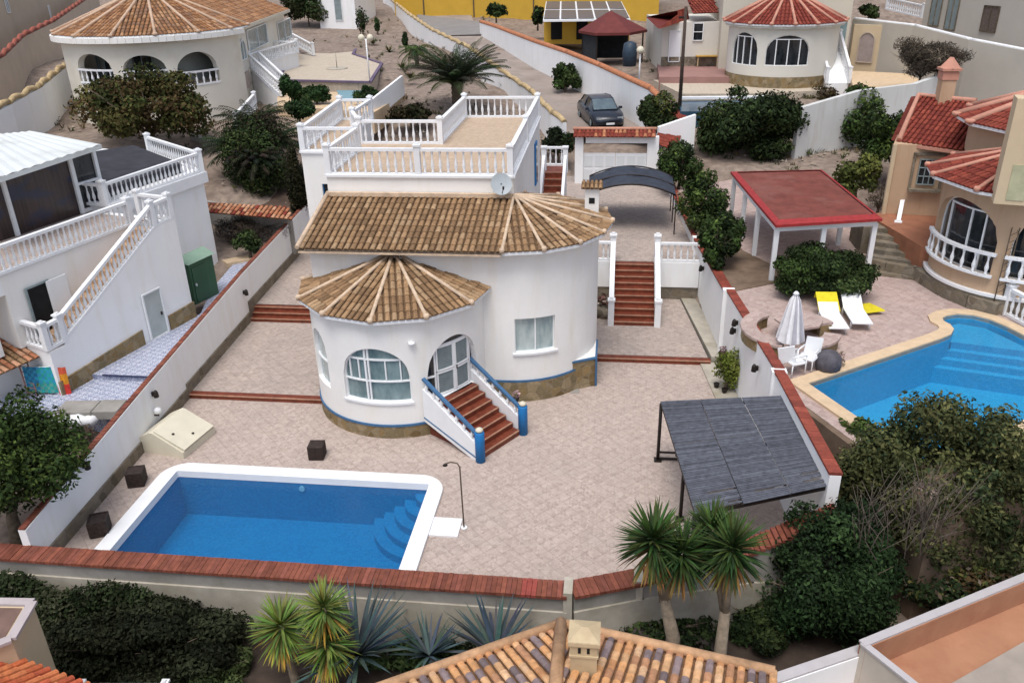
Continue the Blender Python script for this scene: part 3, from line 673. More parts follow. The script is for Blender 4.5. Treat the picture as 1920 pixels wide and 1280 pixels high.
# lamps on the walls
def wall_lamp(p, side, label):
    t = thing('wall_lamp', p, label, 'wall lamp', 'dark lamps fixed on the boundary walls'); p = Vector(p); mb = MB()
    mb.lathe([(.05, 0), (.085, .02), (.07, .2), (.03, .26)], p+Vector((side*.13, 0, -.13)), 8); mb.build('lantern', MT['darkmetal'], t)
    MB().box(p+Vector((side*.03, 0, 0)), (.06, .09, .14)).build('bracket', MT['darkmetal'], t)
for x, y, lb in ((456, 548, 'dark lantern highest up the left wall beside the three red steps'), (285, 738, 'dark lantern on the left wall just above the cream pump box'), (155, 872, 'small dark lantern on the left wall above the two near planters')):
    q = V(x, y, (wx(16), 16), (wx(30), 30)); wall_lamp(q, 1, lb)
for x, y, lb in ((1320, 503, 'small dark lamp highest up the right wall near the parking balustrade'), (1384, 605, 'small dark lamp on the right wall at the middle, upper of a close pair'), (1380, 620, 'small dark lamp on the right wall at the middle, lower of a close pair'), (1422, 690, 'square dark lamp on the right wall beside the lime bush')):
    q = V(x, y, (ex(35), 35), (ex(20), 20)); wall_lamp(q, -1, lb)

# ================================================================ MAIN HOUSE
house = thing('villa', (-6, 27, 0), 'white villa with brown tiled roofs, round glazed room and roof terrace behind the pool', 'house')
TC = (-7.0, 24.6); TR = 2.87; CC = (-3.4, 27.3); CR = 2.9
def shell(c, r, th, z0, z1, a0, a1, n=72, z0f=None):
    mb = MB(); vs = []
    for i in range(n+1):
        a = R_(a0+(a1-a0)*i/n); s, k = math.sin(a), math.cos(a); zz = z0f(a) if z0f else z0
        vs += [(c[0]+s*r, c[1]-k*r, zz), (c[0]+s*r, c[1]-k*r, z1), (c[0]+s*(r-th), c[1]-k*(r-th), z1), (c[0]+s*(r-th), c[1]-k*(r-th), zz)]
    fs = [(i*4+k, (i+1)*4+k, (i+1)*4+(k+1) % 4, i*4+(k+1) % 4) for i in range(n) for k in range(4)]+[(0, 1, 2, 3), (n*4+3, n*4+2, n*4+1, n*4)]
    mb.add(vs, fs, None, False); return mb
S = cyl_surf(TC, TR)
tur = shell(TC, TR, .3, .46, 4.18, -118, 96, 80).build('turret_wall', MT['white'], house)
deg = lambda a, r=TR: R_(a)*r
WA = (deg(-25), deg(19.3), 1.28, 2.12, 3.14)      # big arched window
WB = (deg(-62), deg(-40), 1.35, 2.5, 3.25)        # side window
WD = (deg(29.5), deg(70.5), 1.22, 1.95, 3.2)      # entrance arch
bake_cut(tur, [cutter_arch(S, WA), cutter_arch(S, WB), cutter_arch(S, WD, -.5)])
window(house, S, *WA, MT['frame'], MT['glass'], mull=(deg(-7),), trans=((1.98, deg(-25), deg(19.3)), 2.72), seg=8)
w = [o for o in house.children if o.name.startswith('window')][-1]
for a in (-20.5, -14, 4, 13.5): mb = MB(); ribbon(mb, S, (deg(a), 1.98), (deg(a), 2.72), .04, -.15, -.09); mb.build('glazing_bar', MT['frame'], w)
mb = MB(); ribbon(mb, S, (deg(-9), 1.28), (deg(-9), 3.1), .06, -.16, -.07); mb.build('glazing_bar', MT['frame'], w)
mb = MB(); ribbon(mb, S, (WA[0]-.05, 1.25), (WA[1]+.05, 1.25), .07, -.1, .05, 12); mb.build('sill', MT['paint'], w)
mb = MB()
for i in range(9): ribbon(mb, S, (deg(-24), 1.32+i*.075), (deg(-10), 1.32+i*.075), .06, -.20, -.18, 3); ribbon(mb, S, (deg(-6), 1.32+i*.075), (deg(18.5), 1.32+i*.075), .06, -.20, -.18, 5)
window(house, S, *WB, MT['frame'], MT['curtain'], trans=(2.2,), seg=4)
door = window(house, S, *WD, MT['frame'], MT['glassdark'], mull=((deg(36), 1.22, 2.95), (deg(65.5), 1.22, 2.95)), trans=((2.95, deg(35), deg(66.5)), (1.95, deg(29.5), deg(36))), seg=4, name='entrance_door', inset=-.14)
lv = MB()
lb = MB()
for (a, b) in ((37.5, 50), (52, 64)):
    for z0, z1 in ((1.28, 2.02), (2.1, 2.9)):
        ribbon(lb, S, (deg(a), z0), (deg(b), z0), .05, -.17, -.10, 3); ribbon(lb, S, (deg(a), z1), (deg(b), z1), .05, -.17, -.10, 3)
        ribbon(lb, S, (deg(a), z0), (deg(a), z1), .05, -.17, -.10); ribbon(lb, S, (deg(b), z0), (deg(b), z1), .05, -.17, -.10)
        n = int((z1-z0)/.06)
        for i in range(n): ribbon(lv, S, (deg(a)+.03, z0+(i+.5)*.06), (deg(b)-.03, z0+(i+.5)*.06), .045, -.155, -.13, 3)
ribbon(lb, S, (deg(51), 1.24), (deg(51), 2.95), .07, -.17, -.09)
lb.build('door_leaf', MT['frame'], door); lv.build('louvres', MT['shutter'], door)
MB().lathe([(.02, 0), (.02, .12)], S(deg(51)+.05, 2.0, -.06), 6).build('handle', MT['darkmetal'], door)
# plinth and blue line of the round room
shell(TC, TR+.02, .3, -.3, .43, -118, 60, 60).build('plinth', MT['stone'], house)
shell(TC, TR+.045, .3, .43, .50, -118, 40, 60).build('blue_line', MT['blue'], house)
fan_roof(TC, 4.16, 5.2, 3.18, [-90, -60, -30, 0, 30, 60, 90, 118], house, name='turret_roof', capr=.06)
lp = thing('wall_lamp', S(deg(21.4), 3.3, .03), 'round white lamp on the white wall between the arched window and the entrance', 'wall lamp')
mb = MB(); mb.lathe([(.02, -.06), (.1, -.03), (.12, 0), (.1, .04), (.02, .07)], S(deg(21.4), 3.32, .08), 12); mb.build('globe', MT['paint'], lp)

# body with half-round end
def body_poly(r=CR, yf=24.4, xl=-9.75):
    pts = [(xl, 30.9), (xl, yf)]
    for i in range(33): a = R_(180*i/32); pts.append((CC[0]+math.sin(a)*r, CC[1]-math.cos(a)*r))
    return pts
bm = MB(); bp = body_poly(); bm.prism(bp, .78, 5.53); body = bm.build('body_wall', MT['white'], house)
S2 = cyl_surf(CC, CR)
WW = (deg(5.6, CR), deg(33, CR), 1.83, 3.06, 3.06)
bake_cut(body, [cutter_arch(S2, WW, -.25)])
w = window(house, S2, *WW, MT['frame'], MT['curtain'], mull=(deg(19.5, CR),), seg=6, fw=.05)
mb = MB(); ribbon(mb, S2, (WW[0]-.08, 1.79), (WW[1]+.08, 1.79), .07, -.1, .07, 8); mb.build('sill', MT['paint'], w)
mb = MB(); mb.prism([(x+(0.02 if i > 1 else 0), y-(.02 if i > 1 else .02)) for i, (x, y) in enumerate(body_poly(CR+.02, 24.38, -9.77))], -.4, .74); mb.build('plinth', MT['stone'], house)
mb = MB(); mb.prism(body_poly(CR+.045, 24.355, -9.795), .74, .81); mb.build('blue_line', MT['blue'], house)
# raised plinth corner at the right end
mb = MB(); mb.prism([(-1.25, 25.35), (-.45, 25.75), (-.45, 27.2), (-1.6, 27.2)], -.3, 1.05); mb.build('plinth', MT['stone'], house)
mb = MB(); mb.prism([(-1.27, 25.32), (-.43, 25.73), (-.43, 27.2), (-1.6, 27.2)], 1.05, 1.11); mb.prism([(-.49, 25.69), (-.42, 25.73), (-.42, 25.8), (-.49, 25.76)], 0, 1.05); mb.build('blue_line', MT['blue'], house)
MB().prism([(-1.2, 25.42), (-.5, 25.8), (-.5, 27.1), (-1.5, 27.1)], 1.1, 1.125).build('ledge', MT['white'], house)
# lean-to roof and fan
rb = MB(); tile_panel(rb, [(-9.95, 23.95, 5.50), (-3.4, 23.95, 5.50), (-3.4, 27.3, 6.32), (-9.95, 27.3, 6.32)], .21)
rf = rb.build('main_roof', MT['rooftile'], house)
cb = MB(); cb.tube([(-9.95, 23.9, 5.56), (-9.95, 27.3, 6.40)], .075, 7); cb.build('verge', MT['hipcap'], rf)
cb = MB(); cb.box((-6.7, 24.0, 5.385), (6.5, .12, .06)); cb.box((-6.7, 27.22, 6.38), (6.5, .16, .14)); cb.build('eave_board', MT['hipcap'], rf)
fan_roof(CC, 5.50, 6.32, 3.35, [0, 22.5, 45, 67.5, 90, 112.5, 135, 157.5, 180], house, name='fan_roof', capr=.055)
# upper block with terrace
TFL = (-9.95, 27.35); Z7 = 6.98
blk = [(-9.95, 27.35), (-3.43, 27.35), (-3.5, 38.1), (-7.0, 38.1), (-7.0, 32.5), (-10.3, 32.5), (-11.1, 34.6), (-11.2, 37.5), (-12.65, 37.5), (-12.15, 30.9), (-9.95, 30.9)]
mb = MB(); mb.prism(blk, 0.0, Z7); up = mb.build('upper_wall', MT['white'], house)
fl = [(-9.85, 27.45), (-3.53, 27.45), (-3.6, 38.0), (-6.9, 38.0), (-6.9, 32.4), (-10.25, 32.4), (-11.2, 34.6), (-11.3, 37.4), (-12.55, 37.4), (-12.05, 31.0), (-9.85, 31.0)]
MB().prism(fl, Z7+.002, Z7+.02).build('terrace_floor', MT['terrfloor'], house)
rl = Rails(house)
z = Z7
rl.run([(-9.87, 27.43, z), (-6.7, 27.43, z), (-3.52, 27.43, z), (-3.55, 32.7, z), (-3.58, 38.02, z), (-6.92, 38.02, z), (-6.92, 32.42, z), (-10.2, 32.42, z)], sp=.27)
rl.run([(-9.87, 27.43, z), (-9.87, 31.0, z)], ends=(False, True)); rl.run([(-9.95, 30.98, z), (-12.08, 30.98, z), (-12.58, 37.42, z)], ends=(False, True))
rl.run([(-10.2, 32.42, z), (-11.1, 34.5, z), (-11.15, 37.42, z)], ends=(False, True), sp=.4)
rl.run([(-11.15, 37.42, z), (-12.58, 37.42, z)], ends=(False, False))
# lip under the balustrade
mb = MB()
for a, b in zip(blk, blk[1:]+blk[:1]): mb.bar((a[0], a[1], Z7+.01), (b[0], b[1], Z7+.01), .14, .08)
mb.build('ledge', MT['paint'], house)
# small window of the left block, chimney, blue door
S3 = plane_surf((-12.15, 30.9), (-9.95, 30.9))
q = V(612, 345, (-12, 30.9), (-9, 30.9)); q2 = V(612, 372, (-12, 30.9), (-9, 30.9)); s0 = V(604, 350, (-12, 30.9), (-9, 30.9)).x+12.15; 
bake_cut(up, [cutter(S3, arch_outline(s0, s0+.75, q2.z-.5, q.z, q.z), -.3)])
window(house, S3, s0, s0+.75, q2.z-.5, q.z, q.z, MT['bluebright'], MT['glassdark'], mull=(s0+.37,), seg=1)
mb = MB(); mb.box((-.78, 28.15, 3.2), (.48, .5, 6.5)); ch = mb.build('chimney', MT['white'], house)
cb = MB(); tile_panel(cb, [(-1.15, 27.8, 6.5), (-.42, 27.8, 6.5), (-.42, 28.2, 6.66), (-1.15, 28.2, 6.66)], .15, .25); tile_panel(cb, [(-.42, 28.55, 6.5), (-1.15, 28.55, 6.5), (-1.15, 28.2, 6.66), (-.42, 28.2, 6.66)], .15, .25); cb.build('cap', MT['rooftile'], ch)
MB().box((-.78, 27.895, 6.05), (.2, .02, .2)).build('vent', MT['black'], ch)
# right side wall behind the fan, doors in blue
def side_door(y0, y1, z0, z1):
    d = MB(); d.box((-3.44, (y0+y1)/2, (z0+z1)/2), (.06, y1-y0, z1-z0)); o = d.build('blue_door', MT['bluebright'], house); 
    MB().box((-3.42, (y0+y1)/2, (z0+z1)/2), (.05, (y1-y0)*.7, (z1-z0)*.85)).build('pane', MT['glass'], o)
side_door(35.2, 36.0, 4.6, 6.4)
# front stairs
A = Vector((-3.73, 20.82, 0)); B = Vector((-2.75, 22.28, 0)); e = (B-A).normalized(); dn = Vector((e.y, -e.x, 0)); up_ = -dn; wd = (B-A).length
mb = MB(); nb = MB(); n = 7; rise = 1.22/n; go = .29
for i in range(n):
    a = A+up_*go*i; b = B+up_*go*i; c = B+up_*(go*(i+1)+.02); d = A+up_*(go*(i+1)+.02)
    if i == n-1: c = B+up_*(go*n+.9); d = A+up_*(go*n+.9)
    mb.prism([a[:2], b[:2], c[:2], d[:2]], -.1, rise*(i+1)); nb.bar(a+Vector((0, 0, rise*(i+1)-.01))+up_*.015, b+Vector((0, 0, rise*(i+1)-.01))+up_*.015, .045, .03)
stair = mb.build('front_stairs', MT['redtile'], house); nb.build('nosing', MT['rednose'], stair)
mb = MB(); a = A+up_*(go*n); b = B+up_*(go*n); mb.prism([a[:2], b[:2], (b+up_*.9)[:2], (a+up_*.9)[:2]], 1.0, 1.235); mb.build('threshold', MT['paint'], stair)
for sgn, base in ((-1, A), (1, B)):
    off = e*sgn*.12; Ls = go*n+.25
    lo = base+off+up_*.1; hi = base+off+up_*Ls
    f = lambda p, zz: Vector((p.x, p.y, zz))
    mb = MB(); t_ = e*.07
    # sloping solid parapet
    for (za, zb, z0a, z0b) in ((.60, 1.72, -.05, .55),):
        vs = [f(lo-t_, z0a), f(hi-t_, z0b), f(hi-t_, zb), f(lo-t_, za), f(lo+t_, z0a), f(hi+t_, z0b), f(hi+t_, zb), f(lo+t_, za)]
        mb.add(vs, [(0, 1, 2, 3), (7, 6, 5, 4), (0, 4, 5, 1), (1, 5, 6, 2), (2, 6, 7, 3), (3, 7, 4, 0)])
    par = mb.build('stair_parapet', MT['paint'], stair)
    rb_ = MB(); rb_.bar(f(lo, .93), f(hi, 2.05), .12, .07); rb_.bar(f(lo, .12), f(hi, .70), .17, .04) if sgn < 0 else None; rb_.build('handrail', MT['blue'], stair)
    for i in range(7):
        t = (i+.6)/7; p = lo.lerp(hi, t); z0 = .60+(1.72-.60)*t; z1 = .93+(2.05-.93)*t-.02
        o = bpy.data.objects.new('baluster', bal_mesh(z1-z0, .055)); o.location = (p.x, p.y, z0); link(o, stair)
    pb = MB(); pb.lathe([(.15, 0), (.15, 1.0), (.13, 1.03)], f(base+off-up_*.03, 0), 14); po = pb.build('newel_post', MT['bluebright'], stair)
    tb = MB(); tb.lathe([(.07, 0), (.12, .04), (.11, .1), (.04, .14)], f(base+off-up_*.03, 1.03), 10); tb.build('finial', MT['cream'], po)
rl.done()
# satellite dish
ds = thing('satellite_dish', (-4.0, 27.2, 6.5), 'round grey satellite dish fixed below the roof terrace railing', 'satellite dish')
q = V(940, 345, (-9, 27.0), (0, 27.0)); mb = MB(); nn = Vector((.25, -.85, .45)).normalized(); x = nn.cross(Vector((0, 0, 1))).normalized(); y = x.cross(nn)
vs = [q-nn*.06]; 
for ring, rr in ((1, .18), (2, .36)):
    for k in range(20): a = 2*math.pi*k/20; vs.append(q+(x*math.cos(a)+y*math.sin(a)*1.05)*rr+nn*(-.06+.07*(rr/.36)**2))
fs = [(0, 1+k, 1+(k+1) % 20) for k in range(20)]+[(1+k, 21+k, 21+(k+1) % 20, 1+(k+1) % 20) for k in range(20)]
mb.add(vs, fs, None, True); mb.build('dish', plain('dish_grey', (.36, .40, .42), .5, .08), ds)
mb = MB(); mb.tube([q-y*.3, q+nn*.35-y*.25], .015, 6); mb.box(q+nn*.37-y*.22, (.06, .06, .1)); mb.build('arm', MT['darkmetal'], ds)
mb = MB(); mb.tube([q-nn*.05, q-nn*.05+Vector((0, .25, 0)), ], .025, 6); mb.tube([q-nn*.05+Vector((0, .22, -.5)), q-nn*.05+Vector((0, .22, .1))], .025, 6); mb.build('bracket', MT['darkmetal'], ds)
# ================================================================ OUR PLOT : parking, gate, pergola, small things
YS, ZP = 33.6, 1.82
park = [(-3.4, YS), (ex(YS), YS), (ex(45), 45.0), (ex(45)-.1, 46.5), (-3.4, 46.5)]
mb = MB(); mb.prism(park, -.3, [ZP, ZP, 2.15, 2.2, 2.2]); struct(mb.build('parking_floor', MT['patio2']))
mb = MB(); 
t = thing('retaining_wall', (1, YS, 0), 'white retaining wall with stone foot and balustrade holding up the parking level', 'retaining wall')
mb.prism([(-.65, YS-.22), (.02, YS-.22), (.02, YS), (-.65, YS)], .7, 1.86); mb.prism([(1.80, YS-.22), (ex(YS), YS-.22), (ex(YS), YS), (1.80, YS)], .75, 1.86); mb.build('wall_body', MT['whiteclean'], t)
mb = MB(); mb.prism([(-.65, YS-.17), (ex(YS), YS-.17), (ex(YS), YS+.05), (-.65, YS+.05)], -.1, .75); mb.build('plinth', MT['stonegrey'], t)
r = Rails(t); r.run([(-.6, YS-.12, 1.86), (.0, YS-.12, 1.86)], h=.85, ends=(False, False), sp=.2, name='balustrade'); r.run([(1.8, YS-.12, 1.86), (ex(YS)-.02, YS-.12, 1.86)], h=.85, ends=(False, False), sp=.25); r.done()
st = thing('garden_stairs', (.9, 32, .18), 'red tiled stairs between white side walls climbing to the parking level right of the house', 'stairs')
mb = MB(); nb = MB(); n = 10; go = (YS-.1-30.55)/n; ri = (ZP-.18)/n
for i in range(n):
    y = 30.55+go*i; mb.box((.92, y+go/2, .18+ri*(i+1)/2-.05), (1.62, go+.002, ri*(i+1)+.1)); nb.box((.92, y+.01, .18+ri*(i+1)-.015), (1.62, .05, .034))
mb.build('steps', MT['redtile'], st); nb.build('nosing', MT['rednose'], st)
for sx in (.0, 1.84):
    pb = MB(); w = .1; y0, y1 = 30.6, YS
    vs = [(sx-w, y0, 0), (sx-w, y1, 0), (sx-w, y1, ZP+.35), (sx-w, y0, .55), (sx+w, y0, 0), (sx+w, y1, 0), (sx+w, y1, ZP+.35), (sx+w, y0, .55)]
    pb.add(vs, [(0, 3, 2, 1), (4, 5, 6, 7), (0, 4, 7, 3), (3, 7, 6, 2), (2, 6, 5, 1), (0, 1, 5, 4)]); so_ = pb.build('side_wall', MT['paint'], st)
    pb = MB(); pb.bar((sx, y0, 1.1), (sx, y1, ZP+.95), .2, .09); pb.build('handrail', MT['paint'], so_)
    for i in range(9):
        tt = (i+.7)/10; y = y0+(y1-y0)*tt; z0 = .55+(ZP-.2)*tt; z1 = 1.1+(ZP-.15)*tt-.03
        o = bpy.data.objects.new('baluster', bal_mesh(z1-z0, .06)); o.location = (sx, y, z0); link(o, so_)
    for yy, zb, zt in ((30.55, .1, 1.25), (YS-.05, ZP, 2.95)):
        pb = MB(); pb.box((sx, yy, (zb+zt)/2), (.24, .24, zt-zb)); pb.box((sx, yy, zt+.03), (.3, .3, .07)); pb.box((sx, yy, zt+.1), (.14, .14, .08)); pb.build('post', MT['paint'], so_)
# steps behind the house
st = thing('back_stairs', (-2.95, 38.5, 2.2), 'narrow red steps with white rails behind the house by the blue door', 'stairs')
mb = MB(); nb = MB(); n = 8; y0, y1, z0, z1 = 37.2, 40.2, 2.15, 4.05
for i in range(n): yy = y0+(y1-y0)*i/n; zz = z0+(z1-z0)*(i+1)/n; mb.box((-3.0, yy+(y1-y0)/n/2, (zz+1.9)/2), (.95, (y1-y0)/n, zz-1.9)); nb.box((-3.0, yy+.01, zz-.015), (.95, .05, .033))
mb.box((-3.0, 40.7, 3.0), (.95, 1.0, 2.1)); mb.build('steps', MT['redtile'], st); nb.build('nosing', MT['rednose'], st)
for sx in (-3.5, -2.45):
    pb = MB(); w = .07; vs = [(sx-w, y0, 2), (sx-w, y1, 2), (sx-w, y1, z1+.8), (sx-w, y0, z0+.8), (sx+w, y0, 2), (sx+w, y1, 2), (sx+w, y1, z1+.8), (sx+w, y0, z0+.8)]
    pb.add(vs, [(0, 3, 2, 1), (4, 5, 6, 7), (0, 4, 7, 3), (3, 7, 6, 2), (2, 6, 5, 1), (0, 1, 5, 4)]); o_ = pb.build('side_wall', MT['paint'], st)
    pb = MB(); pb.box((sx, y1+.05, z1+.5), (.24, .24, 1.2)); pb.box((sx, y1+.05, z1+1.13), (.3, .3, .08)); pb.build('post', MT['paint'], o_)
    pb = MB(); pb.box((sx, y0-.1, z0+.45), (.2, .2, 1.0)); pb.build('post', MT['paint'], o_)
r = Rails(st); r.run([(-3.5, 41.15, 4.05), (-2.45, 41.15, 4.05)], sp=.22, ends=(False, False)); r.done()
# carport
cp = thing('carport', (1, 37.5, 1.8), 'arched carport with dark netting roof over the parking space by the right wall', 'carport')
xa, xb, yn, yf = -1.25, 2.75, 37.0, 40.4; zsr, rise = 3.72, .5; N = 14
mb = MB(); vs = []
for j, y in enumerate(np.linspace(yn, yf, 6)):
    for i in range(N+1): tt = i/N; vs.append((xa+(xb-xa)*tt, y, zsr+rise*(1-(2*tt-1)**2)-.04*math.sin(math.pi*tt*4)*(j % 2)))
mb.add(vs, [(j*(N+1)+i, j*(N+1)+i+1, (j+1)*(N+1)+i+1, (j+1)*(N+1)+i) for j in range(5) for i in range(N)], None, True)
mb.add([(a, b, c-.03) for a, b, c in vs], [(j*(N+1)+i, (j+1)*(N+1)+i, (j+1)*(N+1)+i+1, j*(N+1)+i+1) for j in range(5) for i in range(N)], None, True)
mb.build('roof_netting', plain('dark_blue_netting', (.035, .042, .06), .7, .35, 3), cp)
for y in (yn, (yn+yf)/2, yf):
    mb = MB(); mb.tube([(xa+(xb-xa)*i/N, y, zsr+.02+rise*(1-(2*i/N-1)**2)) for i in range(N+1)], .035, 6); mb.build('arch_rib', MT['darkmetal'], cp)
for x in (xa, xb):
    for y in (yn, (yn+yf)/2, yf): mb = MB(); mb.tube([(x, y, ZP), (x, y, zsr+.03)], .03, 6); mb.build('post', MT['darkmetal'], cp)
# gate and gate portal
g = thing('gate_portal', (0, 45.1, 2.1), 'white gateway with red tiled top behind the carport', 'gateway')
mb = MB(); mb.box((-2.0, 45.15, 3.3), (.45, .4, 2.8)); mb.box((1.95, 45.15, 3.3), (.6, .4, 2.8)); mb.box((0, 45.15, 4.53), (3.3, .36, .34)); mb.build('portal_wall', MT['whiteclean'], g)
mb = MB(); tile_panel(mb, [(-2.3, 44.7, 4.75), (2.05, 44.7, 4.75), (2.05, 45.2, 5.05), (-2.3, 45.2, 5.05)], .22, .28, TERRA[:1]+REDT, (.2, .05, .03)); tile_panel(mb, [(2.05, 45.7, 4.75), (-2.3, 45.7, 4.75), (-2.3, 45.2, 5.05), (2.05, 45.2, 5.05)], .22, .28, TERRA[:1]+REDT, (.2, .05, .03)); pr = mb.build('tile_coping', MT['rooftile'], g)
mb = MB(); mb.tube([(-2.35, 45.2, 5.09), (2.1, 45.2, 5.09)], .09, 7); mb.build('ridge', plain('pale_ridge', (.5, .25, .17), .8, .15), pr)
gt = thing('driveway_gate', (0, 45, 2.1), 'white panelled driveway gate closed under the red tiled gateway', 'gate')
for k, (a, b) in enumerate(((-1.77, -.05), (-.03, 1.64))):
    mb = MB(); mb.box(((a+b)/2, 45.1, 3.0), (b-a, .05, 1.6)); lf = mb.build('gate_leaf', MT['paint'], gt)
    mb = MB()
    for i in range(3):
        for j in range(2): mb.box((a+(b-a)*(i+.5)/3, 45.07, 2.62+j*.75), ((b-a)/3-.14, .03, .58))
    mb.build('panel', plain('gate_panel', (.66, .69, .70), .6, .04), lf)
cw = wall_run('garden_wall', 'wide sloping wall with red tile top running back from the gateway to the bend', [(2.15, 45.3, 3.9), (3.0, 52, 4.6)], 1.5, MT['whiteclean'], .3, None, side=1)
mb = MB(); tile_panel(mb, [(3.2, 45.0, 4.0), (4.15, 51.9, 4.7), (2.95, 52.1, 5.0), (2.0, 45.2, 4.3)], .22, .3, REDT, (.2, .04, .03)); mb.build('tile_coping', MT['rooftile'], cw)

# pergola by the right wall
pg = thing('pergola', (3, 18.5, 0), 'open shelter with a grey slatted sloping roof on dark posts beside the right wall', 'pergola')
c0, c1, c2, c3 = P(1238, 752, 2.02), P(1470, 741, 2.72), P(1577, 905, 2.72), P(1303, 963, 2.02)
MT['slat'] = attrmat('weathered_slats', .75, .3, 7)
NS = 74
for k in range(3):
    mb = MB(); ca_, cb_ = k/3+.003, (k+1)/3-.003
    for i in range(NS):
        t0 = (i+.06)/NS; t1 = (i+.88)/NS; f = lambda u, v: (c0.lerp(c1, u)).lerp(c3.lerp(c2, u), v)
        gaps = (i > NS*.84 and random.random() < (.35 if k == 2 else .15))
        pieces = [(ca_, cb_)] if not gaps else [(ca_, ca_+(cb_-ca_)*rnd(.2, .8))]
        for u0, u1 in pieces:
            z = Vector((0, 0, .015)); jz = Vector((0, 0, rnd(-.006, .006))); c = rnd(.75, 1.25); col = (.085*c, .092*c, .112*c)
            a, b, cc, d = f(u0, t0)+jz, f(u1, t0)+jz, f(u1, t1)+jz, f(u0, t1)+jz
            mb.add([a, b, cc, d, a-z, b-z, cc-z, d-z], [(3, 2, 1, 0), (0, 1, 5, 4), (1, 2, 6, 5), (2, 3, 7, 6), (3, 0, 4, 7), (4, 5, 6, 7)], col)
    mb.build('roof_panel', MT['slat'], pg)
dz = Vector((0, 0, .06))
for u in (.01, .33, .66, .99): mb = MB(); mb.bar(c0.lerp(c1, u)-dz, c3.lerp(c2, u)-dz, .05, .07); mb.build('rafter', MT['darkmetal'], pg)
for v in (.02, .5, .98): mb = MB(); mb.bar(c0.lerp(c3, v)-dz*2, c1.lerp(c2, v)-dz*2, .06, .08); mb.build('beam', MT['darkmetal'], pg)
for (x, y, zt) in ((1.53, 21.2, 1.95), (2.02, 18.39, 1.95), (2.1, 16.1, 1.95)):
    mb = MB(); mb.tube([(x, y, .02), (x, y, zt)], .05, 8); mb.box((x, y, .03), (.22, .22, .04)); mb.build('post', MT['darkmetal'], pg)
mb = MB(); mb.bar((1.53, 21.2, .3), (4.6, 21.2, .3), .05, .05); mb.bar((1.53, 21.2, .08), (4.6, 21.2, .08), .06, .06); mb.build('floor_rail', MT['darkmetal'], pg)

# planters: three dark wicker cubes
def planter(c, s=.45, rz=0):
    t = thing('planter', (c[0], c[1], 0), 'x', 'planter', 'dark square planters around the pool'); c = Vector((c[0], c[1], 0)); s_ = s/2
    mb = MB(); m = Matrix.Rotation(rz, 3, 'Z'); w = .03
    for dx, dy, sx, sy in ((0, -s_+w/2, s, w), (0, s_-w/2, s, w), (-s_+w/2, 0, w, s-2*w), (s_-w/2, 0, w, s-2*w)): mb.box(c+m @ Vector((dx, dy, s*.55)), (sx, sy, s*.98), rz)
    mb.box(c+Vector((0, 0, .03)), (s*.9, s*.9, .05), rz); mb.build('pot', MT['planter'], t)
    mb = MB(); mb.box(c+Vector((0, 0, s*.7)), (s-.07, s-.07, .04), rz); mb.build('soil', MT['black'], t)
    rb_ = MB()
    for k in range(8): zz = .07+k*.055; rb_.box(c+Vector((0, 0, zz)), (s+.012, s+.012, .018), rz)
    rb_.build('weave', MT['planter'], t)
    return t
planter(P(596, 856), .45, .1)['label'] = 'dark square planter behind the pool, before the round room'
planter(P(259, 906), .46, .3)['label'] = 'dark square planter by the left wall nearest the cream pump box'
planter(P(190, 998), .48, .4)['label'] = 'dark square planter by the left wall nearest the front wall'
# cream pump house
pt = thing('pump_box', (-13.7, 20.3, 0), 'cream plastic pump box with sloping lids against the left wall', 'pump box')
x0_, x1_, ya, yb = -14.35, -12.75, 20.15, 21.75
prof = [(x0_, 0), (x1_, 0), (x1_, .28), (x0_+.75, .62), (x0_, .66)]
mb = MB(); rotm = Matrix.Rotation(-.18, 3, 'Z'); cen = Vector((-13.6, 20.9, 0))
def rp(x, y, z): return rotm @ (Vector((x, y, z))-cen)+cen
prof2 = [(x0_, 0), (x1_, 0), (x1_, .22), (x0_+.62, .74), (x0_+.5, .76), (x0_, .5)]
vs = [rp(x, ya, z) for x, z in prof2]+[rp(x, yb, z) for x, z in prof2]; n = len(prof2)
mb.add(vs, [tuple(range(n)), tuple(range(2*n-1, n-1, -1))]+[(i, n+i, n+(i+1) % n, (i+1) % n) for i in range(n)]); mb.build('cabinet', MT['cream'], pt)
mb = MB()
sl = lambda u, v: rp(x0_+.60+u*(x1_-x0_-.58), ya+.06+(yb-ya-.12)*v, .765-.50*u)
h4 = Vector((.012, 0, .035)); mb.add([sl(0, 0), sl(1, 0), sl(1, 1), sl(0, 1)]+[sl(0, 0)+h4, sl(1, 0)+h4, sl(1, 1)+h4, sl(0, 1)+h4], [(0, 3, 2, 1), (4, 5, 6, 7), (0, 1, 5, 4), (1, 2, 6, 5), (2, 3, 7, 6), (3, 0, 4, 7)]); lid = mb.build('lid', MT['cream'], pt)
for u, v in ((.45, .2), (.8, .5)): mb = MB(); mb.box(sl(u, v)+Vector((0, 0, .06)), (.06, .06, .04)); mb.build('lock', MT['darkmetal'], lid)
# round white light on wall top near the pump box
wl = thing('globe_lamp', (-14.3, 22.3, 1), 'white globe lamp on a short arm on the left wall above the cream box', 'wall lamp')
q = V(288, 772, (wx(16), 16), (wx(30), 30)); mb = MB(); mb.lathe([(.02, -.12), (.1, -.07), (.13, 0), (.1, .08), (.02, .12)], q+Vector((.15, 0, .05)), 10); mb.build('globe', MT['paint'], wl)
mb = MB(); mb.tube([q+Vector((0, 0, -.12)), q+Vector((.15, 0, -.12)), q+Vector((.15, 0, -.05))], .025, 6); mb.build('arm', MT['darkmetal'], wl)
# floor drain
o = MB().box((-1.16, 25.28, .006), (.32, .32, .012)).build('drain_cover', MT['concrete']); tag(o, 'small square drain cover in the paving before the raised stone corner', 'drain cover')
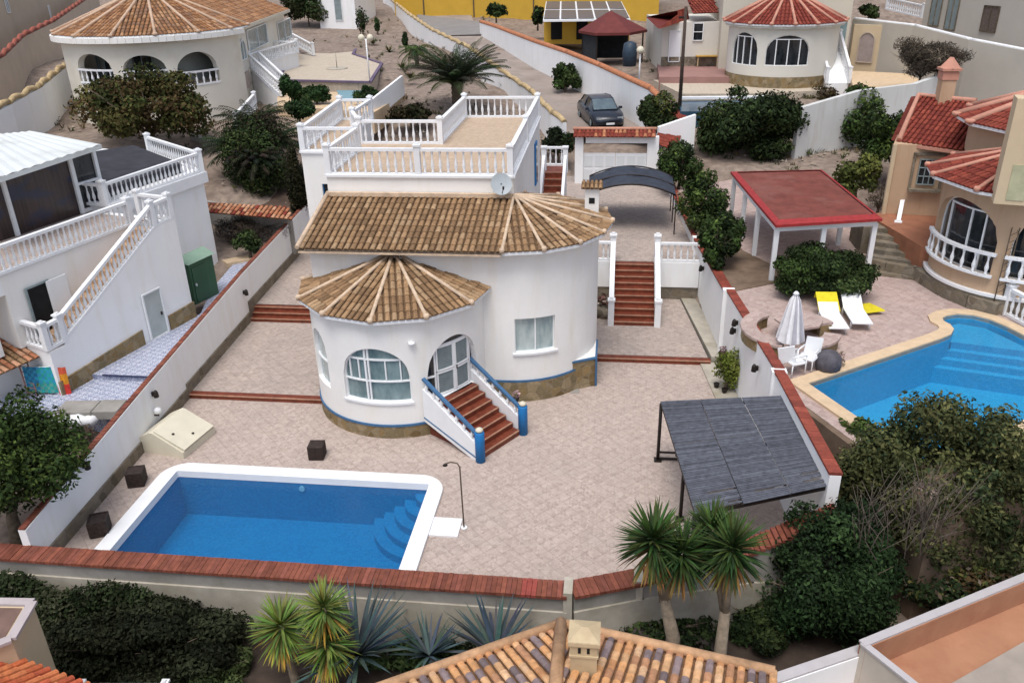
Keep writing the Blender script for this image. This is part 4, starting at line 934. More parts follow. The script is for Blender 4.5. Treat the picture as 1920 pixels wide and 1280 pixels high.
# pots and the lime bush
def pot(x, y, z, r, h, label, mat='darkmetal', plant=None, s=1):
    b = P(x, y, z); t = thing('flower_pot', b, label, 'flower pot'); mb = MB(); mb.lathe([(r*.7, 0), (r, h), (r*1.08, h+.02), (r*.85, h)], b, 10); mb.build('pot', MT[mat], t)
    if plant: leaf_cloud('foliage', t, [(b.x, b.y, b.z+h+.12, r*1.3, r*1.3, .16)], 60, .06, plant)
    return t
pot(1355, 676, .24, .17, .3, 'small pot with faded flowers on the concrete strip above the lime bush', 'planter', [(.25, .12, .14), (.12, .1, .06)])
pot(1343, 726, .06, .10, .14, 'upper of two small dark pots on the strip left of the lime bush')
pot(1358, 736, .06, .10, .14, 'lower of two small dark pots on the strip left of the lime bush')
pot(968, 752, .95, .10, .12, 'small dark pot standing behind the right blue stair post', 'planter', [(.3, .2, .2), (.12, .1, .06)])
px_bush('lime_bush', 'bright yellow green shrub growing against the right wall by the shelter', 'shrub', 1366, 735, .06, 78, 88, 2200, .06, LIME, .45, True, 3, 16, .36)
# stone ring bed near stairs
bb = thing('planting_bed', (-.3, 31.8, .2), 'small raised curved bed with a palm stump beside the garden stairs', 'planting bed')
mb = MB(); mb.lathe([(.42, 0), (.42, .35), (.34, .36)], (-.32, 31.5, .18), 14); mb.build('kerb', MT['stonegrey'], bb)
leaf_cloud('foliage', bb, [(-.32, 31.7, .8, .3, .3, .25)], 80, .1, [(.12, .06, .05), (.06, .05, .03)])
# ================================================================ RIGHT NEIGHBOUR
ZN = 2.5
MT['ochre'] = plain('ochre_render', (.50, .35, .23), .85, .06, .8, dirt=(.44, .29, .18), dsc=.6, streak=True)
MT['creamr'] = plain('cream_render', (.56, .45, .30), .85, .06, .9)
MT['peach'] = plain('peach_render', (.47, .33, .22), .85, .06, .9)
MT['redcap'] = plain('pink_ridge', (.50, .25, .18), .8, .12)
MT['sand'] = plain('sandstone_coping', (.58, .44, .29), .75, .12, 3)
MT['earth'] = plain('dry_earth', (.17, .12, .085), .95, .35, 1.2, dirt=(.11, .075, .05), dsc=.8)
MT['orange'] = plain('orange_floor', (.30, .13, .075), .7, .2, 2)
pool2 = [P(1515, 722, ZN), P(1787, 627, ZN), P(1766, 601, ZN), P(1800, 592, ZN), P(1850, 600, ZN), P(1920, 632, ZN), P(2080, 710, ZN), P(1742, 878, ZN)]
pc = sum(pool2, Vector())/len(pool2); pk = pool2
pool2 = [P(1515, 722, ZN), P(1765, 637, ZN), P(1783, 629, ZN), P(1788, 620, ZN), P(1781, 611, ZN), P(1769, 605, ZN), P(1766, 599, ZN), P(1776, 594, ZN), P(1796, 591, ZN), P(1824, 593, ZN), P(1855, 601, ZN), P(1890, 616, ZN), P(1920, 632, ZN), P(2080, 710, ZN), P(1742, 878, ZN)]
# paving around the pool (real hole): ring between an outer outline and the pool
outer = [(5.02, 20.5), (4.35, 28.0), (3.75, 35.0), (6.5, 38.5), (13.5, 38.5), (19.5, 34.0), (21, 20), (8.6, 15.8)]
outer = [(4.98, 21.2), (4.1, 28.6), (3.8, 35.0), (3.2, 42.5), (6.5, 45.0), (9.5, 41.5), (14.0, 38.5), (19.5, 32.0), (19.5, 19.0), (7.4, 16.3)]
def ring_sheet(inner, outer, z, name, mat, th=0):
    b = bmesh.new(); vo = [b.verts.new((p[0], p[1], z)) for p in outer]; vi = [b.verts.new((p[0], p[1], z)) for p in inner]
    es = [b.edges.new((vo[i], vo[(i+1) % len(vo)])) for i in range(len(vo))]+[b.edges.new((vi[i], vi[(i+1) % len(vi)])) for i in range(len(vi))]
    bmesh.ops.triangle_fill(b, edges=es, use_beauty=True); bmesh.ops.recalc_face_normals(b, faces=b.faces)
    for f in b.faces:
        if f.normal.z < 0: f.normal_flip()
    me = bpy.data.meshes.new(name); b.to_mesh(me); b.free(); me.materials.append(mat); return link(bpy.data.objects.new(name, me))
MT['patio3'] = paving('pink_paving_neighbour', [(.43, .32, .28), (.50, .39, .35), (.38, .28, .25), (.46, .35, .32)], 5.5, (.52, .44, .4), (.38, .30, .28))
struct(ring_sheet([p[:2] for p in pool2], outer, ZN, 'neighbour_patio', MT['patio3']))
sp = thing('swimming_pool', pc, 'azure swimming pool with cream stone edging in the right neighbour garden', 'swimming pool')
mb = MB(); n = len(pool2); D2 = ZN-1.5
mb.add([(p.x, p.y, D2) for p in pool2], [tuple(range(n))]); mb.add([(p.x, p.y, D2) for p in pool2]+[(p.x, p.y, ZN+.02) for p in pool2], [(i, (i+1) % n, n+(i+1) % n, n+i) for i in range(n)])
bs = mb.build('basin', MT['pooltile2'], sp)
mb = MB(); mb.add([(p.x, p.y, ZN-.12) for p in pool2], [tuple(range(n-1, -1, -1))]); mb.build('water', MT['water2'], sp)
def offset(poly, d):
    out = []; n = len(poly); A = sum(poly[i][0]*poly[(i+1) % n][1]-poly[(i+1) % n][0]*poly[i][1] for i in range(n)); sg = 1 if A > 0 else -1
    for i in range(n):
        p, q, r = Vector(poly[i-1][:2]), Vector(poly[i][:2]), Vector(poly[(i+1) % n][:2]); a = (q-p).normalized(); b = (r-q).normalized()
        na = Vector((a.y, -a.x))*sg; nb_ = Vector((b.y, -b.x))*sg; m_ = (na+nb_).normalized(); k = d/max(.45, m_.dot(na)); out.append(q+m_*k)
    return out
oo = offset(pool2, .42); mb = MB(); n = len(pool2); zt = ZN+.07
mb.add([(p.x, p.y, zt) for p in pool2]+[(p.x, p.y, zt) for p in oo], [(i, n+i, n+(i+1) % n, (i+1) % n) for i in range(n)])
mb.add([(p.x, p.y, zt) for p in oo]+[(p.x, p.y, ZN-.02) for p in oo], [(i, n+i, n+(i+1) % n, (i+1) % n) for i in range(n)])
mb.add([(p.x, p.y, zt) for p in pool2]+[(p.x, p.y, ZN-.1) for p in pool2], [(i, (i+1) % n, n+(i+1) % n, n+i) for i in range(n)]); mb.build('coping', MT['sand'], sp)
# corner steps under water
a_, b_, c_ = pk[3], pk[5], pk[1]
dirn = (pk[0]-pk[1]).normalized(); mid = (pk[2]+pk[3])/2
e5 = (pk[6]-pk[5]).normalized()
for k in range(4):
    w = .3*(4-k)
    base0 = pk[1]+ (pk[0]-pk[1]).normalized()*w*.35 if k < 2 else pk[1]
    L0 = pk[1].lerp(pk[2], 0) ; pA = pk[1]+dirn*(w-.4); pB = pk[5]+e5*(.25+w)
    mb = MB(); mb.prism([tuple(pA[:2]), tuple(pB[:2])]+[tuple(pk[i][:2]) for i in (5, 4, 3, 2, 1)], D2, ZN-.25-.24*(3-k) if False else ZN-.22-.22*(4-k-1 if False else (3-(3-k))) ) if False else mb.prism([tuple(pA[:2]), tuple(pB[:2])]+[tuple(pk[i][:2]) for i in (5, 4, 3, 2, 1)], D2, ZN-.95+.22*k)
    mb.build('step', MT['pooltile2'], bs)
# retaining side of the pool terrace to the front (hidden by trees) 
mb = MB(); mb.prism([(4.98, 21.2), (7.4, 16.3), (19.5, 19.0), (19.5, 18.7), (7.3, 16.0), (4.9, 21.0)], -2.5, ZN-.01); o = mb.build('terrace_wall', MT['earth']); tag(o, 'earth brown retaining wall carrying the neighbour pool terrace above the trees', 'retaining wall')

# pavilion
pv = thing('pavilion', (7.5, 34, ZN), 'open white pavilion with a flat dark red roof edged in bright red', 'pavilion')
ZR = 4.75; A_, B_, C_, D_ = P(1370, 322, ZR), P(1541, 318, ZR), P(1655, 410, ZR), P(1455, 422, ZR)
mb = MB(); pa = [A_, B_, C_, D_]
MT['corr'] = plain('red_corrugated', (.155, .045, .035), .75, .22, 2.0, dirt=(.20, .085, .07), dsc=.7)
cen = (A_+B_+C_+D_)/4; innr = [p.lerp(cen, .10) for p in pa]
NR = 46
for k in range(NR):
    u0, u1 = k/NR, (k+1)/NR; f = lambda u, v: innr[0].lerp(innr[1], v).lerp(innr[3].lerp(innr[2], v), u)
    h = Vector((0, 0, .05)); mb.add([f(u0, 0), f(u0, 1), f((u0+u1)/2, 1)+h, f((u0+u1)/2, 0)+h, f(u1, 0), f(u1, 1)], [(3, 2, 1, 0), (4, 5, 2, 3)])
roof = mb.build('roof', MT['corr'], pv)
mb = MB(); 
for i in range(4):
    a, b, c, d = pa[i], pa[(i+1) % 4], innr[(i+1) % 4], innr[i]; up_v = Vector((0, 0, .08)); 
    mb.add([a, b, c+up_v, d+up_v, a-Vector((0, 0, .1)), b-Vector((0, 0, .1))], [(3, 2, 1, 0), (0, 1, 5, 4)])
mb.build('edge_tiles', plain('red_edge_tile', (.30, .03, .03), .6, .2, 6), roof)
mb = MB(); mb.add([p-Vector((0, 0, .1)) for p in pa], [(0, 1, 2, 3)]); mb.build('ceiling', MT['paint'], roof)
inb = [p.lerp(cen, .07)-Vector((0, 0, .22)) for p in pa]
mb = MB()
for i in range(4): mb.bar(inb[i], inb[(i+1) % 4], .14, .2)
mb.build('beam', MT['paint'], pv)
for u, v in ((1, 0), (1, .48), (1, 1), (.62, 0), (.3, 0), (0, 0), (.5, 1), (0, 1)):
    p = inb[0].lerp(inb[1], v).lerp(inb[3].lerp(inb[2], v), u); mb = MB(); mb.box((p.x, p.y, (ZN+p.z)/2), (.17, .17, p.z-ZN)); mb.build('post', MT['paint'], pv)

# round ochre house
oh = thing('ochre_house', (14.5, 31, ZN), 'ochre house with red tiled cone roofs, arched windows and white balcony railing at right', 'house')
OC = (14.18, 29.72); OR = 2.72
SO = cyl_surf(OC, OR); og = lambda a: R_(a)*OR
ow = shell(OC, OR, .3, 3.1, 6.65, -150, 60, 90).build('round_wall', MT['ochre'], oh)
W1 = (og(-101), og(-38), 3.72, 4.9, 6.03); W2 = (og(-29), og(25), 3.72, 4.9, 6.03)
bake_cut(ow, [cutter_arch(SO, W1), cutter_arch(SO, W2)])
for Wn, ms in ((W1, (-86, -62, -50)), (W2, (-18, 0, 12))):
    window(oh, SO, *Wn, MT['frame'], MT['glassdark'], mull=tuple((og(a), 3.72, 5.75) for a in ms), trans=((5.75, og(ms[0]), og(ms[2])),), seg=8, inset=-.2)
# sill rail with balusters in front of the windows
rr = Rails(oh)
for lo, hi in ((-104, -36), (-31, 27)):
    pts = [tuple(SO(og(a), 3.70, .12)) for a in np.linspace(lo, hi, 9)]; rr.run(pts, h=.85, sp=.2, posts=False, rw=.14, curb=.08, r=.07)
rr.done()
shell(OC, OR+.12, .4, 1.5, 3.05, -150, 60, 60).build('plinth', MT['stonegrey'], oh)
shell(OC, OR+.15, .3, 3.05, 3.15, -150, 60, 60).build('white_line', MT['paint'], oh)
fan_roof(OC, 6.6, 7.58, 3.35, [-150, -112, -88, -52, -28, 8, 40], oh, name='lower_roof', pal=REDT, capmat=MT['redcap'], capr=.07, under=(.13, .02, .015))
ub = MB(); ub.prism([(11.0, 34.8), (16, 34.0), (18, 44), (14.4, 44)], 2.5, 6.55); mb = ub.build('wing_wall', MT['ochre'], oh)
pa1, pa2 = P(1685, 266, 6.55), P(1815, 284, 6.55)
rt1, rt2 = P(1722, 181, 7.9), P(1830, 192, 7.9)
mb = MB(); tile_panel(mb, [tuple(pa1), tuple(pa2), tuple(rt2), tuple(rt1)], .2, .33, REDT, (.13, .02, .015), h=.05); tile_panel(mb, [tuple(P(1674, 262, 6.0)), tuple(pa1), tuple(rt1), tuple(P(1716, 184, 7.4))], .2, .33, REDT, (.13, .02, .015)); wr = mb.build('wing_roof', MT['rooftile'], oh)
mb = MB(); mb.tube([pa1+Vector((0, 0, .06)), rt1+Vector((0, 0, .06)), rt2+Vector((0, 0, .06))], .11, 7); mb.bar(pa1-Vector((0, 0, .08)), pa2-Vector((0, 0, .08)), .18, .12); mb.build('ridge', MT['redcap'], wr)
cm = rt1.lerp(rt2, .45); mb = MB(); mb.box((cm.x, cm.y, 8.1), (.55, .55, 1.9)); ch = mb.build('chimney', MT['ochre'], oh)
mb = MB(); mb.box((cm.x, cm.y, 9.1), (.75, .75, .1)); mb.lathe([(.42, 0), (.2, .25), (.08, .4)], (cm.x, cm.y, 9.15), 4, smooth=False); mb.box((cm.x, cm.y, 8.85), (.62, .62, .3)); mb.build('cap', MT['redcap'], ch)
S4 = plane_surf((11.0, 34.8), (16, 34.0)); q = V(1738, 322, (11.0, 34.8), (16, 34.0)); s_ = (Vector((q.x, q.y))-Vector((11.0, 34.8))).length
bw = window(oh, S4, s_-.32, s_+.32, q.z-.5, q.z+.5, q.z+.5, MT['shutter'], MT['glassdark'], mull=(s_-.1, s_+.1), trans=(q.z-.17, q.z+.17), seg=1, inset=.08, fw=.035)
mb = MB(); ribbon(mb, S4, (s_-.6, q.z-.72), (s_+.6, q.z-.72), .1, .02, .3); ribbon(mb, S4, (s_-.6, q.z+.72), (s_+.6, q.z+.72), .1, .02, .1); ribbon(mb, S4, (s_-.55, q.z-.72), (s_-.55, q.z+.72), .1, .02, .1); ribbon(mb, S4, (s_+.55, q.z-.72), (s_+.55, q.z+.72), .1, .02, .1); mb.build('surround', MT['stonegrey'], bw)
mb = MB(); mb.box((11.05, 34.75, 4.5), (.14, .14, 4.1)); mb.build('corner_pipe', MT['creamr'], oh)
# upper round storey
UC = (16.2, 33.0); shell(UC, 3.0, .3, 5.5, 7.85, -180, 60, 60).build('upper_wall', MT['peach'], oh)
fan_roof(UC, 7.85, 9.1, 3.5, [-175, -140, -105, -80, -50, -20, 20], oh, name='upper_roof', pal=REDT, capmat=MT['redcap'], capr=.12, under=(.13, .02, .015))
bq = V(1882, 352, (11, 26.9), (14, 26.5)); mb = MB(); mb.box((bq.x+.4, bq.y+.35, 8.0), (.95, .75, 3.2), -.25); tc = mb.build('chimney', MT['creamr'], oh)
mb = MB(); mb.box((bq.x+.38, bq.y-.04, 7.1), (.5, .03, 1.1), -.25); mb.build('green_panel', plain('green_plaster', (.42, .42, .27), .8, .15), tc)
# raised orange floor and steps by the house
mb = MB(); mb.prism([(10.4, 34.6), (11.3, 30.6), (12.0, 30.4), (13.5, 32), (16, 34.2), (11, 34.9)], 1.5, 3.7); struct(mb.build('raised_court', MT['orange']))
stp = thing('garden_steps', (10.7, 32, ZN), 'stone garden steps between white posts left of the ochre house', 'steps')
mb = MB()
for i in range(7): mb.prism([(9.75+.28*i*.25, 30.7+i*.42), (11.25, 30.2+i*.42), (11.3, 30.7+i*.42), (9.85+.28*i*.25, 31.2+i*.42)], 2, 2.62+.16*i)
mb.prism([(9.9, 33.2), (11.3, 32.9), (11.1, 34.9), (9.9, 34.9)], 2, 3.6)
mb.build('steps', MT['stonegrey'], stp)
r = Rails(stp); r.run([tuple(P(1675, 465, 2.6)), tuple(P(1688, 400, 3.6))], h=1.0, sp=.3, pw=.22); r.done()
# curved stone kerb wall round the plinth
kb = [P(1610, 500, ZN), P(1660, 512, ZN), P(1715, 522, ZN), P(1760, 550, ZN), P(1815, 575, ZN), P(1868, 592, ZN)]; kt = MB()
for a, b in zip(kb[:-1], kb[1:]): kt.bar(a+Vector((0, 0, .2)), b+Vector((0, 0, .2)), .3, .5)
o = kt.build('kerb_wall', MT['stonegrey']); tag(o, 'low curved stone kerb between the pink paving and the ochre house', 'kerb')
# lattice mast
lm = thing('lattice_mast', P(1865, 590, ZN), 'thin metal lattice mast standing in front of the ochre house', 'mast'); b = P(1865, 588, ZN); mb = MB()
for dx, dy in ((-.12, 0), (.12, 0), (0, .2)): mb.tube([b+Vector((dx, dy, 0)), b+Vector((dx, dy, 3.0))], .02, 5)
for i in range(12): z = i*.25; mb.tube([b+Vector((-.12, 0, z)), b+Vector((.12, 0, z+.12)), b+Vector((0, .2, z+.2)), b+Vector((-.12, 0, z+.25))], .012, 4)
mb.build('lattice', MT['bark'], lm)
# balustrade at the right edge
bt = thing('balustrade', P(1885, 590, ZN), 'white balustrade with ball finial at the right edge above the azure pool', 'balustrade')
r = Rails(bt); a = P(1883, 588, ZN+.02); b = P(1935, 618, ZN+.02); r.run([a, b], h=.95, sp=.26, pw=.26); r.done()
# loungers
def lounger(x, y, x2, y2, label, towel=False):
    a = P(x, y, ZN+.3); b = P(x2, y2, ZN+.3); t = thing('sun_lounger', (b.x, b.y, ZN), label, 'sun lounger', 'sun loungers by the azure pool'); d = (b-a); d.z = 0; L = d.length; d.normalize(); s = Vector((d.y, -d.x, 0)); Z = Vector((0, 0, 1))
    w = .32; m_ = a+d*L*.38; hd = a+Z*.42
    mb = MB()
    def pl(p, q, ww, th=.04): mb.add([p-s*ww, q-s*ww, q+s*ww, p+s*ww, p-s*ww-Z*th, q-s*ww-Z*th, q+s*ww-Z*th, p+s*ww-Z*th], [(0, 1, 2, 3), (7, 6, 5, 4), (0, 4, 5, 1), (1, 5, 6, 2), (2, 6, 7, 3), (3, 7, 4, 0)])
    pl(hd, m_, w); mb.build('backrest', MT['paint'], t); mb = MB(); pl(m_, b, w); mb.build('seat', MT['paint'], t)
    for p in (a+d*L*.3, b-d*.25):
        for k in (-1, 1): mb = MB(); mb.tube([p+s*k*w*.9-Z*.02, p+s*k*w*.9-Z*.3], .03, 6); mb.build('leg', MT['paint'], t)
    return t, (hd, m_, s, w, Z, d)
_, q = lounger(1545, 570, 1574, 615, 'white sun lounger with a yellow towel over its backrest', True)
hd, m_, s, w, Z, d = q
tb = MB(); tb.add([hd-s*w*1.1+Z*.03, m_-s*w*1.15+Z*.03-d*.1, m_+s*w*1.05+Z*.03-d*.1, hd+s*w*1.05+Z*.03, hd-s*w*1.2-Z*.25-d*.05, hd+s*w*1.1-Z*.2-d*.05, m_-s*w*1.5-Z*.2-d*.25], [(0, 1, 2, 3), (0, 3, 5, 4), (0, 4, 6, 1)])
MT['yellow'] = plain('yellow_cloth', (.62, .52, .02), .8, .12, 5)
o = tb.build('towel', MT['yellow']); tag(o, 'yellow towel draped over the backrest of the left lounger', 'towel')
lounger(1590, 562, 1618, 606, 'white sun lounger standing bare to the right of the towel one')
b = P(1622, 580, ZN+.1); mb = MB(); mb.add([b+Vector((-.55, .2, 0)), b+Vector((-.1, -.35, 0)), b+Vector((.6, -.2, .04)), b+Vector((.25, .38, .05)), b+Vector((-.5, .2, .07)), b+Vector((-.1, -.3, .07)), b+Vector((.55, -.18, .1)), b+Vector((.22, .33, .11))], [(3, 2, 1, 0), (4, 5, 6, 7), (0, 1, 5, 4), (1, 2, 6, 5), (2, 3, 7, 6), (3, 0, 4, 7)])
o = mb.build('cushion', MT['yellow']); tag(o, 'flat yellow cushion lying on the paving right of the loungers', 'cushion')
# closed parasol
b = P(1477, 668, ZN); um = thing('closed_parasol', b, 'closed white and grey parasol standing by the curved stone bench', 'parasol')
mb = MB(); mb.tube([b, b+Vector((0, 0, 2.0))], .025, 8); mb.build('pole', MT['paint'], um)
mb = MB(); vs = []; fs = []; cs = []; n = 24
prof = [(.06, 2.05), (.16, 1.88), (.25, 1.5), (.36, .95), (.43, .6)]
for r0, z0 in prof:
    for k in range(n): a = 2*math.pi*k/n; rr_ = r0*(1 if k % 3 else .55); vs.append((b.x+rr_*math.cos(a), b.y+rr_*math.sin(a), b.z+z0-(.12 if (k % 3 == 0 and z0 < 1) else 0)))
for i in range(4):
    for k in range(n): fs.append((i*n+k, i*n+(k+1) % n, (i+1)*n+(k+1) % n, (i+1)*n+k)); cs.append((.74, .74, .76) if k % 3 else (.45, .45, .5))
mb.add(vs, fs, cs, True); mb.build('canopy', attrmat('parasol_cloth', .8, .1), um)
mb = MB(); mb.lathe([(.03, 0), (.1, .05), (.04, .12)], b+Vector((0, 0, 2.02)), 8); mb.build('finial', MT['paint'], um)
mb = MB(); mb.box(b+Vector((0, 0, .04)), (.55, .5, .09), .3); mb.build('base', MT['darkmetal'], um)
# stone benches round the table, chair, covered grill, plant
def arc_bench(label, c, r0, r1, a0, a1, h=.45):
    t = thing('stone_bench', c, label, 'bench', 'curved stone benches round the parasol'); mb = MB(); top = MB(); n = 10
    pts = lambda r: [(c[0]+math.sin(R_(a0+(a1-a0)*i/n))*r, c[1]-math.cos(R_(a0+(a1-a0)*i/n))*r) for i in range(n+1)]
    mb.prism(pts(r0+.05)+pts(r1-.05)[::-1], ZN, ZN+h-.08); mb.build('base', MT['stone'], t); top.prism(pts(r0)+pts(r1)[::-1], ZN+h-.08, ZN+h); top.build('seat', MT['patio3'], t)
bc = P(1482, 622, ZN+.3)
arc_bench('curved stone bench on the wall side of the parasol', bc, 1.05, 1.55, -150, -20); arc_bench('short stone bench on the pool side of the parasol', bc, 1.0, 1.5, 25, 75)
arc_bench('stone bench behind the parasol towards the round bush', bc, 1.0, 1.5, 110, 165)
tt = thing('stone_table', bc, 'low stone table top in the middle of the curved benches', 'table'); mb = MB(); mb.lathe([(.2, -.3), (.2, .28)], bc+Vector((.25, .2, 0)), 10); mb.build('pedestal', MT['stone'], tt); mb = MB(); mb.lathe([(.72, .28), (.75, .31), (.75, .37), (.7, .38)], bc+Vector((.25, .2, 0)), 8, smooth=False); mb.build('table_top', MT['patio3'], tt)
def garden_chair(x, y, label, mat, rz=0, z=ZN):
    b = P(x, y, z); t = thing('garden_chair', b, label, 'chair'); m = Matrix.Rotation(rz, 3, 'Z'); g = lambda a, c, d: b+m @ Vector((a, c, d))
    mb = MB(); mb.box(g(0, 0, .42), (.5, .48, .04), rz); mb.build('seat', MT[mat], t)
    mb = MB(); mb.bar(g(0, .24, .42), g(0, .36, .92), .48, .04, up=(0, 1, 0)); mb.build('backrest', MT[mat], t)
    for dx in (-.23, .23):
        mb = MB(); mb.tube([g(dx, -.22, .66), g(dx, .28, .66)], .025, 5); mb.build('armrest', MT[mat], t)
        for dy in (-.22, .22): mb = MB(); mb.tube([g(dx, dy, 0), g(dx, dy, .66 if dy < 0 else .42)], .022, 5); mb.build('leg', MT[mat], t)
    return t
garden_chair(1487, 700, 'white plastic garden chair at the wall, left of its twin', 'paint', 2.0); garden_chair(1512, 692, 'white plastic garden chair nearest the covered grill', 'paint', -.6)
b = P(1551, 694, ZN); gr = thing('covered_grill', b, 'dark grey covered round grill at the left end of the azure pool', 'grill'); mb = MB(); mb.lathe([(.32, 0), (.38, .2), (.36, .42), (.24, .58), (.05, .64)], b, 12); mb.build('cover', plain('grey_cover', (.09, .085, .10), .9, .3, 6), gr)
px_bush('dry_plant', 'small dry pinkish plant beside the covered grill', 'plant', 1568, 690, ZN, 34, 34, 160, .05, [(.22, .17, .12), (.3, .2, .2)], .3, True, 2)
px_bush('round_bush', 'big round dark green bush in front of the red roofed pavilion', 'bush', 1540, 565, ZN, 205, 118, 20000, .07, DARK+MID[:1], 1.7, True, 7, 34, .3)
px_bush('yellow_bush', 'yellow green round bush behind the pavilion', 'bush', 1610, 372, 3.2, 92, 85, 3500, .1, YG, 1.2, True, 8, 16)
px_bush('bare_shrub', 'grey leafless shrub under the yellow green bush', 'shrub', 1650, 402, 3.0, 70, 60, 900, .1, TWIG, .9, True, 9, aspect=.12)
px_bush('leafy_tree', 'dark green tree against the white wall behind the pavilion, left of a pair', 'tree', 1615, 270, 3.5, 105, 105, 5000, .11, DARK+MID, 1.5, True, 12, 18)
px_bush('leafy_tree', 'dark green tree between the white wall and the ochre house, right of a pair', 'tree', 1655, 325, 3.5, 95, 125, 5000, .11, MID+DARK, 1.4, True, 13, 18)
px_bush('dark_hedge', 'large dark hedge mass before the round white villa with red cone roof', 'hedge', 1408, 300, 3.0, 210, 140, 22000, .12, DARK, 2.4, True, 14, 36, .34)
px_bush('dark_hedge', 'dry brownish end of the hedge trailing over the white wall', 'hedge', 1530, 218, 3.6, 90, 60, 2600, .1, FIG+TWIG, 1.2, True, 15)
for k, (x, yb, z, w, h, lb) in enumerate(((1275, 352, 2.6, 100, 92, 'dark bush nearest the gateway in the row along the right wall'), (1325, 432, 2.5, 100, 112, 'tall dark bush in the middle of the row along the right wall'), (1350, 505, 2.5, 90, 112, 'dark bush nearest the camera in the row along the right wall'))):
    px_bush('dark_bush', lb, 'bush', x, yb, z, w, h, 6500, .09, DARK+MID, 1.1, True, 20+k, 22, .34, 'bushes along the right wall')
# rock bed along the wall
mb = MB(); mb.prism([(4.22, 28.7), (4.3, 28.6), (6.7, 30.0), (6.4, 31.2), (5.3, 33.2), (4.8, 37.5), (3.9, 42), (3.12, 42), (3.66, 35)], 1.5, ZN+.03); struct(mb.build('planting_bed', MT['earth']))
# ================================================================ LEFT NEIGHBOUR
LA = Vector((-17.51, 21.79, 0)); LD = Vector((.261, .9653, 0)); LN = Vector((-.9653, .261, 0))      # along the stair wall, and inwards
def lf(s, d, z=0): return LA+LD*s+LN*d+Vector((0, 0, z))
def l2(s, d): p = lf(s, d); return (p.x, p.y)
def bluetile(name):
    m = bpy.data.materials.new(name); N, L, B = nodes(m); v = coords(N, L, (1, 1, 1), (0, 0, .27))
    vo = N.new('ShaderNodeTexVoronoi'); vo.inputs['Scale'].default_value = 4.2; vo.inputs['Randomness'].default_value = 0; vo.distance = 'CHEBYCHEV'; L.new(v, vo.inputs['Vector'])
    w = N.new('ShaderNodeTexVoronoi'); w.inputs['Scale'].default_value = 17; w.feature = 'DISTANCE_TO_EDGE'; L.new(v, w.inputs['Vector'])
    a = ramp(N, L, w.outputs['Distance'], [(.06, (.26, .29, .42)), (.24, (.68, .69, .72))]); b = ramp(N, L, vo.outputs['Distance'], [(.38, (1, 1, 1)), (.49, (.45, .5, .62))])
    base = mixc(N, L, 1.0, a, b, 'MULTIPLY'); L.new(base, B.inputs['Base Color']); B.inputs['Roughness'].default_value = .5; return m
MT['bluetile'] = bluetile('blue_white_tile')
mb = MB(); mb.prism([l2(.9, -.02), l2(6.3, .02), l2(8.4, 1.3), l2(12, 2.8), (-15.9, 34.2), (wx(30)-.22, 30), (wx(23)-.22, 22.6)], .2, 1.38)
struct(mb.build('neighbour_side_path', MT['bluetile']))
mb = MB(); mb.prism([l2(.9, 1), l2(-2.5, 2.4), (-19.3, 20.7), (-14.75, 20.4), (wx(23)-.22, 22.58)], .2, 1.2); struct(mb.build('neighbour_lower_path', MT['bluetile']))
mb = MB(); mb.prism([l2(11, 2.6), (-15.9, 34.1), (wx(40)-.2, 37), (-17.5, 38), (-19, 35)], .2, 1.5); struct(mb.build('gravel_yard', MT['sand']))
FL = (-21.6, 23.0); FLv = Vector((*FL, 0)); lh = thing('white_house', (-19, 25, 1.2), 'white two storey house with outside stairs, balustrades and a glazed roof room at left', 'house')
# lower storeys
mb = MB(); mb.prism([l2(-.3, 0), l2(5.95, 0), l2(5.95, 3.2), l2(5.95, 9), FL], .8, 2.75); 
# stair wall rising
mb.build('lower_wall', MT['whiteclean'], lh)
def raked(s0, s1, d0, d1, za0, za1, zb0, zb1): # block between s0,s1: bottom za, top zb
    vs = [lf(s0, d0, za0), lf(s1, d0, za1), lf(s1, d1, za1), lf(s0, d1, za0), lf(s0, d0, zb0), lf(s1, d0, zb1), lf(s1, d1, zb1), lf(s0, d1, zb0)]
    return vs, [(0, 3, 2, 1), (4, 5, 6, 7), (0, 1, 5, 4), (1, 2, 6, 5), (2, 3, 7, 6), (3, 0, 4, 7)]
mb = MB(); mb.add(*raked(.3, 5.0, 0.002, .16, 2.75, 2.75, 2.95, 5.25)); mb.add(*raked(5.0, 5.95, 0.002, .16, 2.75, 2.75, 5.25, 5.3)); mb.add(*raked(5.7, 5.95, .16, 3.2, 2.75, 2.75, 5.25, 5.25)); swl = mb.build('stair_wall', MT['whiteclean'], lh)
LS = plane_surf(tuple(LA[:2]), tuple((LA+LD*6)[:2]))
mb = MB(); n = 13
for i in range(n):
    s0 = .45+i*(4.6/n); z = 2.75+2.45*(i+1)/n; mb.add(*raked(s0, s0+4.6/n, .16, 1.1, 2.6, 2.6, z, z))
mb.build('outer_stairs', plain('sand_tread', (.40, .27, .17), .8, .3, 6), lh)
mb = MB(); mb.prism([l2(-.28, .02), l2(.45, .02), l2(.45, 1.1), l2(.3, 6), (FL[0]+.02, FL[1]+.02)], 2.75, 2.78); mb.build('landing_floor', MT['patio2'], lh)
